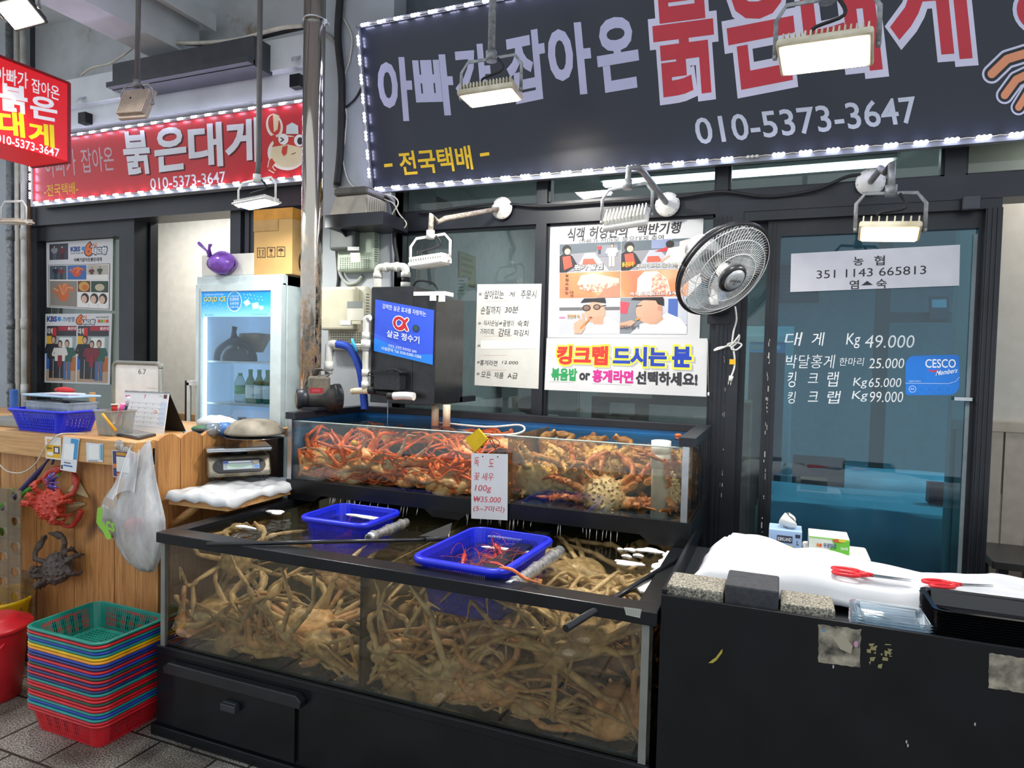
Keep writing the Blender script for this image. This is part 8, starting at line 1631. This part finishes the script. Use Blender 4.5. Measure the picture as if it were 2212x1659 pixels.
scissors('red handled scissors lying open on the middle of the white cloth', (p.x-.025, p.y+.01, zc_), -.02, 1.0)
p = aZ(1998, 1281, .92); s2_ = scissors('red handled scissors lying on the cloth just behind the black tray stack', (p.x+.08, p.y+.015, cloth_z(p.x+.08, p.y+.015)), .35, .9)
# clear and black tray stacks
def tray_mesh(w, d, h, flute=True):
    b = MB(); N = 64; prof = [(0, h), (.010, h+.001), (.012, h-.002), (.016, h-.004), (.030, .004), (.038, 0)]; q = rrect(w, d, .03, 15); n = len(q); vs = []
    for i in range(n):
        a_ = q[i-1]; c = q[(i+1) % n]; tx, ty = c[0]-a_[0], c[1]-a_[1]; L_ = math.hypot(tx, ty); nx, ny = -ty/L_, tx/L_
        for k, (o_, z) in enumerate(prof): f_ = (.0025*(1 if (i % 2) else -1) if k in (3, 4) and flute else 0); vs.append((q[i][0]+nx*(o_+f_), q[i][1]+ny*(o_+f_), z))
    kk = len(prof); fs = [(i*kk+j, i*kk+j+1, ((i+1) % n)*kk+j+1, ((i+1) % n)*kk+j) for i in range(n) for j in range(kk-1)]; fs.append([i*kk+kk-1 for i in range(n)]); b.add(vs, fs, 0, False); return b.mesh('tray')
BT = mat('glossy black tray', '#0f1013', .12, var=.1, spec=.7)
k0, k1, k2 = aZ(2003, 1277, .99), aZ(2180, 1300, .99), aZ(2040, 1400, .99)
ex_ = V((k1.x-k0.x, k1.y-k0.y, 0)); wB = .30; rzB = .02
me = tray_mesh(wB, .21, .044); zB = .8465; cxB, cyB = aZ(2030, 1380, .975).x+wB/2+.03, 2.15
CLR = see_glass('clear pack plastic', '#e4eef4', .14, .06, haze=.2, hazecol='#c8dcec')
mc = tray_mesh(.20, .155, .022)
for k in range(12):
    o = bpy.data.objects.new('food_tray', me); 
    if not me.materials: me.materials.append(BT)
    COL.objects.link(o); o.location = (cxB+random.uniform(-.001, .001), cyB, zB+.0068*k); o.rotation_euler = (0, 0, rzB); tag(o, 'glossy black plastic tray in the stack at the right end of the cabinet' if k < 11 else 'topmost glossy black plastic tray of the stack at the right end', 'tray', 'black food trays stacked at the right')
cxC = (aZ(1822, 1285, .9).x+aZ(2008, 1300, .9).x)/2-.012
for k in range(7):
    o = bpy.data.objects.new('tray_cover', mc)
    if not mc.materials: mc.materials.append(CLR)
    COL.objects.link(o); o.location = (cxC, 2.125, .8465+.008*k); o.rotation_euler = (0, 0, 0); tag(o, 'clear plastic tray cover in the low stack between granite block and black trays' if k < 6 else 'topmost clear plastic tray cover of the low stack', 'tray', 'clear tray covers stacked on the cabinet')
# glove boxes behind the cloth
YG = 2.80
st = thing('foam_tray', 'low white foam tray behind the cloth under the glove boxes', 'tray', (.1, YG+.05, .846)); MB().bx(aY(1735, 1190, YG).x, aY(1882, 1195, YG).x, YG-.02, YG+.16, .846, aY(1800, 1196, YG).z).build('tray', WHITEP, st, bev=.01)
def gbox(label, px0, px1, pyt, zb, m_, paint, d=.11):
    x0_, x1_ = aY(px0, pyt, YG).x, aY(px1, pyt, YG).x; z1_ = aY((px0+px1)/2, pyt, YG).z; r = thing('glove_box', label, 'box', ((x0_+x1_)/2, YG, zb)); MB().bx(x0_, x1_, YG, YG+d, zb, z1_).build('box', m_, r, bev=.002); q = Quad((x0_, YG, z1_), (x1_, YG, z1_), (x1_, YG, zb), (x0_, YG, zb)); q.n = V((0, -1, 0)); a = Art(q, q.n); paint(a); a.build('print', r); return r, x0_, x1_, z1_
zst = aY(1800, 1196, YG).z
def pb1(a): a.rect(.25, .18, .72, .42, '#2a2e44'); a.tbox('KIRKLAND', .28, .24, .69, .36, '#e8ecf2', .01, 2); a.rect(.18, .5, .72, .95, '#ecd21c'); a.tbox('NITRILE GLOVES', .2, .56, .7, .72, '#2b2a1e', .02, 2); a.tbox('니트릴 장갑', .22, .76, .7, .92, '#2b2a1e', .01, 2); a.rect(.80, .1, .95, .22, '#2a2e44'); a.tbox('L', .85, .3, .91, .46, '#2a2e44', .02)
g1, xa, xb_, za_ = gbox('light blue glove box with a white glove puffing out of its top', 1661, 1733, 1146, .846, mat('light blue carton', '#9db9dd', .6, var=.05), pb1)
b = MB(); b.grid(lambda u, v: V(((xa+xb_)/2+.035*cos(2*pi*u)*sin(pi*(.1+.8*v))*(1+.3*sin(9*u)), YG+.05+.03*sin(2*pi*u)*sin(pi*(.1+.8*v))*(1+.3*cos(7*u)), za_+.001+.05*v+.01*sin(11*u))), 22, 9); b.build('glove', mat('white latex glove', '#d5d6d2', .6, var=.1, sc=40, bump=.5, bsc=60), g1)
def pb2(a): a.poly([(.55, 0), (1, 0), (1, 1), (.42, 1), (.62, .45)], '#6cbf3a'); a.ell(.22, .55, .035, .12, '#e58a4a', 2); a.ell(.29, .55, .035, .12, '#e2603a', 2); a.tbox('위생장갑', .36, .36, .68, .68, '#2a4a8a', .02, 3); a.tbox('200매', .78, .5, .96, .72, '#f2f6ee', .01, 3); a.rect(0, 0, 1, .1, '#8fcf5a', 2); a.ell(.7, .14, .12, .12, '#c8602a', 3); a.ell(.82, .1, .1, .1, '#d8c23a', 3)
gbox('green and white flat glove box lying beside the blue one behind the cloth', 1748, 1836, 1162, zst+.001, mat('green white carton', '#dfe6d8', .6, var=.05), pb2, .13)

# ================================================================ more things seen through the door
YI = 5.9; PI_ = pY(YI); fa, fb = PI_(1604, 714), PI_(1716, 705); zt7 = fb.z
r = thing('drinks_fridge', 'grey drinks fridge with blue banner inside the shop, behind the door stile', 'fridge', ((fa.x+fb.x)/2, YI+.3, 0))
MB().bx(fa.x, fb.x, YI+.03, YI+.6, 0, zt7).build('cabinet', FW, r, bev=.005)
dr_ = MB().bx(fa.x+.01, fa.x+.06, YI, YI+.03, .1, zt7-.08).bx(fb.x-.06, fb.x-.01, YI, YI+.03, .1, zt7-.08).bx(fa.x+.06, fb.x-.06, YI, YI+.03, zt7-.13, zt7-.08).bx(fa.x+.06, fb.x-.06, YI, YI+.03, .1, .18).build('fridge_door', FW, r)
MB().bx(fa.x+.06, fb.x-.06, YI+.012, YI+.016, .18, zt7-.13).build('door_glass', mat('dark fridge glass', '#39454e', .15, var=.2), r)
zq = PI_(1660, 762).z; q = Quad((fa.x+.06, YI+.008, zt7-.13), (fb.x-.06, YI+.008, zt7-.13), (fb.x-.06, YI+.008, zq), (fa.x+.06, YI+.008, zq)); q.n = V((0, -1, 0)); a = Art(q, q.n)
a.rect(0, 0, 1, 1, '#3fa3e0'); a.tbox('GOLD ICE', .06, .3, .45, .62, '#e6df7a', .01, 2); a.ell(.72, .5, .14, .25, '#bfe3f4', 2); a.build('banner', r)
p = aZ(1868, 952, .776); tag(MB().bx(p.x-.02, p.x+.14, 4.75, 4.85, .776, .90).build('sauce_box', mat('dark red box', '#8e2430', .5, var=.2)), 'dark red box standing on the white covered table inside the door', 'box')
tag(MB().bx(p.x+.2, p.x+.32, 4.78, 4.88, .776, .86).build('napkin_box', mat('pale napkin box', '#cfd6d8', .5)), 'pale napkin box on the covered table inside, right of the dark red box', 'box')
p = aZ(1735, 905, .95); r = thing('dining_chair', 'dark backed chair standing behind the covered table inside the door', 'chair', (.25, 5.4, 0))
MB().bx(.08, .46, 5.2, 5.58, .43, .47).build('seat', BLACKM, r, bev=.01); MB().bx(.09, .45, 5.55, 5.58, .55, .92).build('backrest', BLACKM, r, bev=.01)
for x in (.10, .44):
    for y_ in (5.22, 5.56): MB().cyl((x, y_, 0), (x, y_, .55 if y_ > 5.4 else .43), .014, n=8).build('leg', STEEL, r)
tx = xP1+.10; r = thing('side_table', 'dark low table in the beige room beside the door post', 'table', (tx+.35, 3.98, 0))
MB().bx(tx, tx+.8, 3.78, 4.18, .66, .70).build('table_top', mat('dark table top', '#33312f', .4), r, bev=.006)
for x in (tx+.05, tx+.75):
    for y_ in (3.82, 4.14): MB().bx(x-.02, x+.02, y_-.02, y_+.02, 0, .66).build('leg', BLACKM, r)
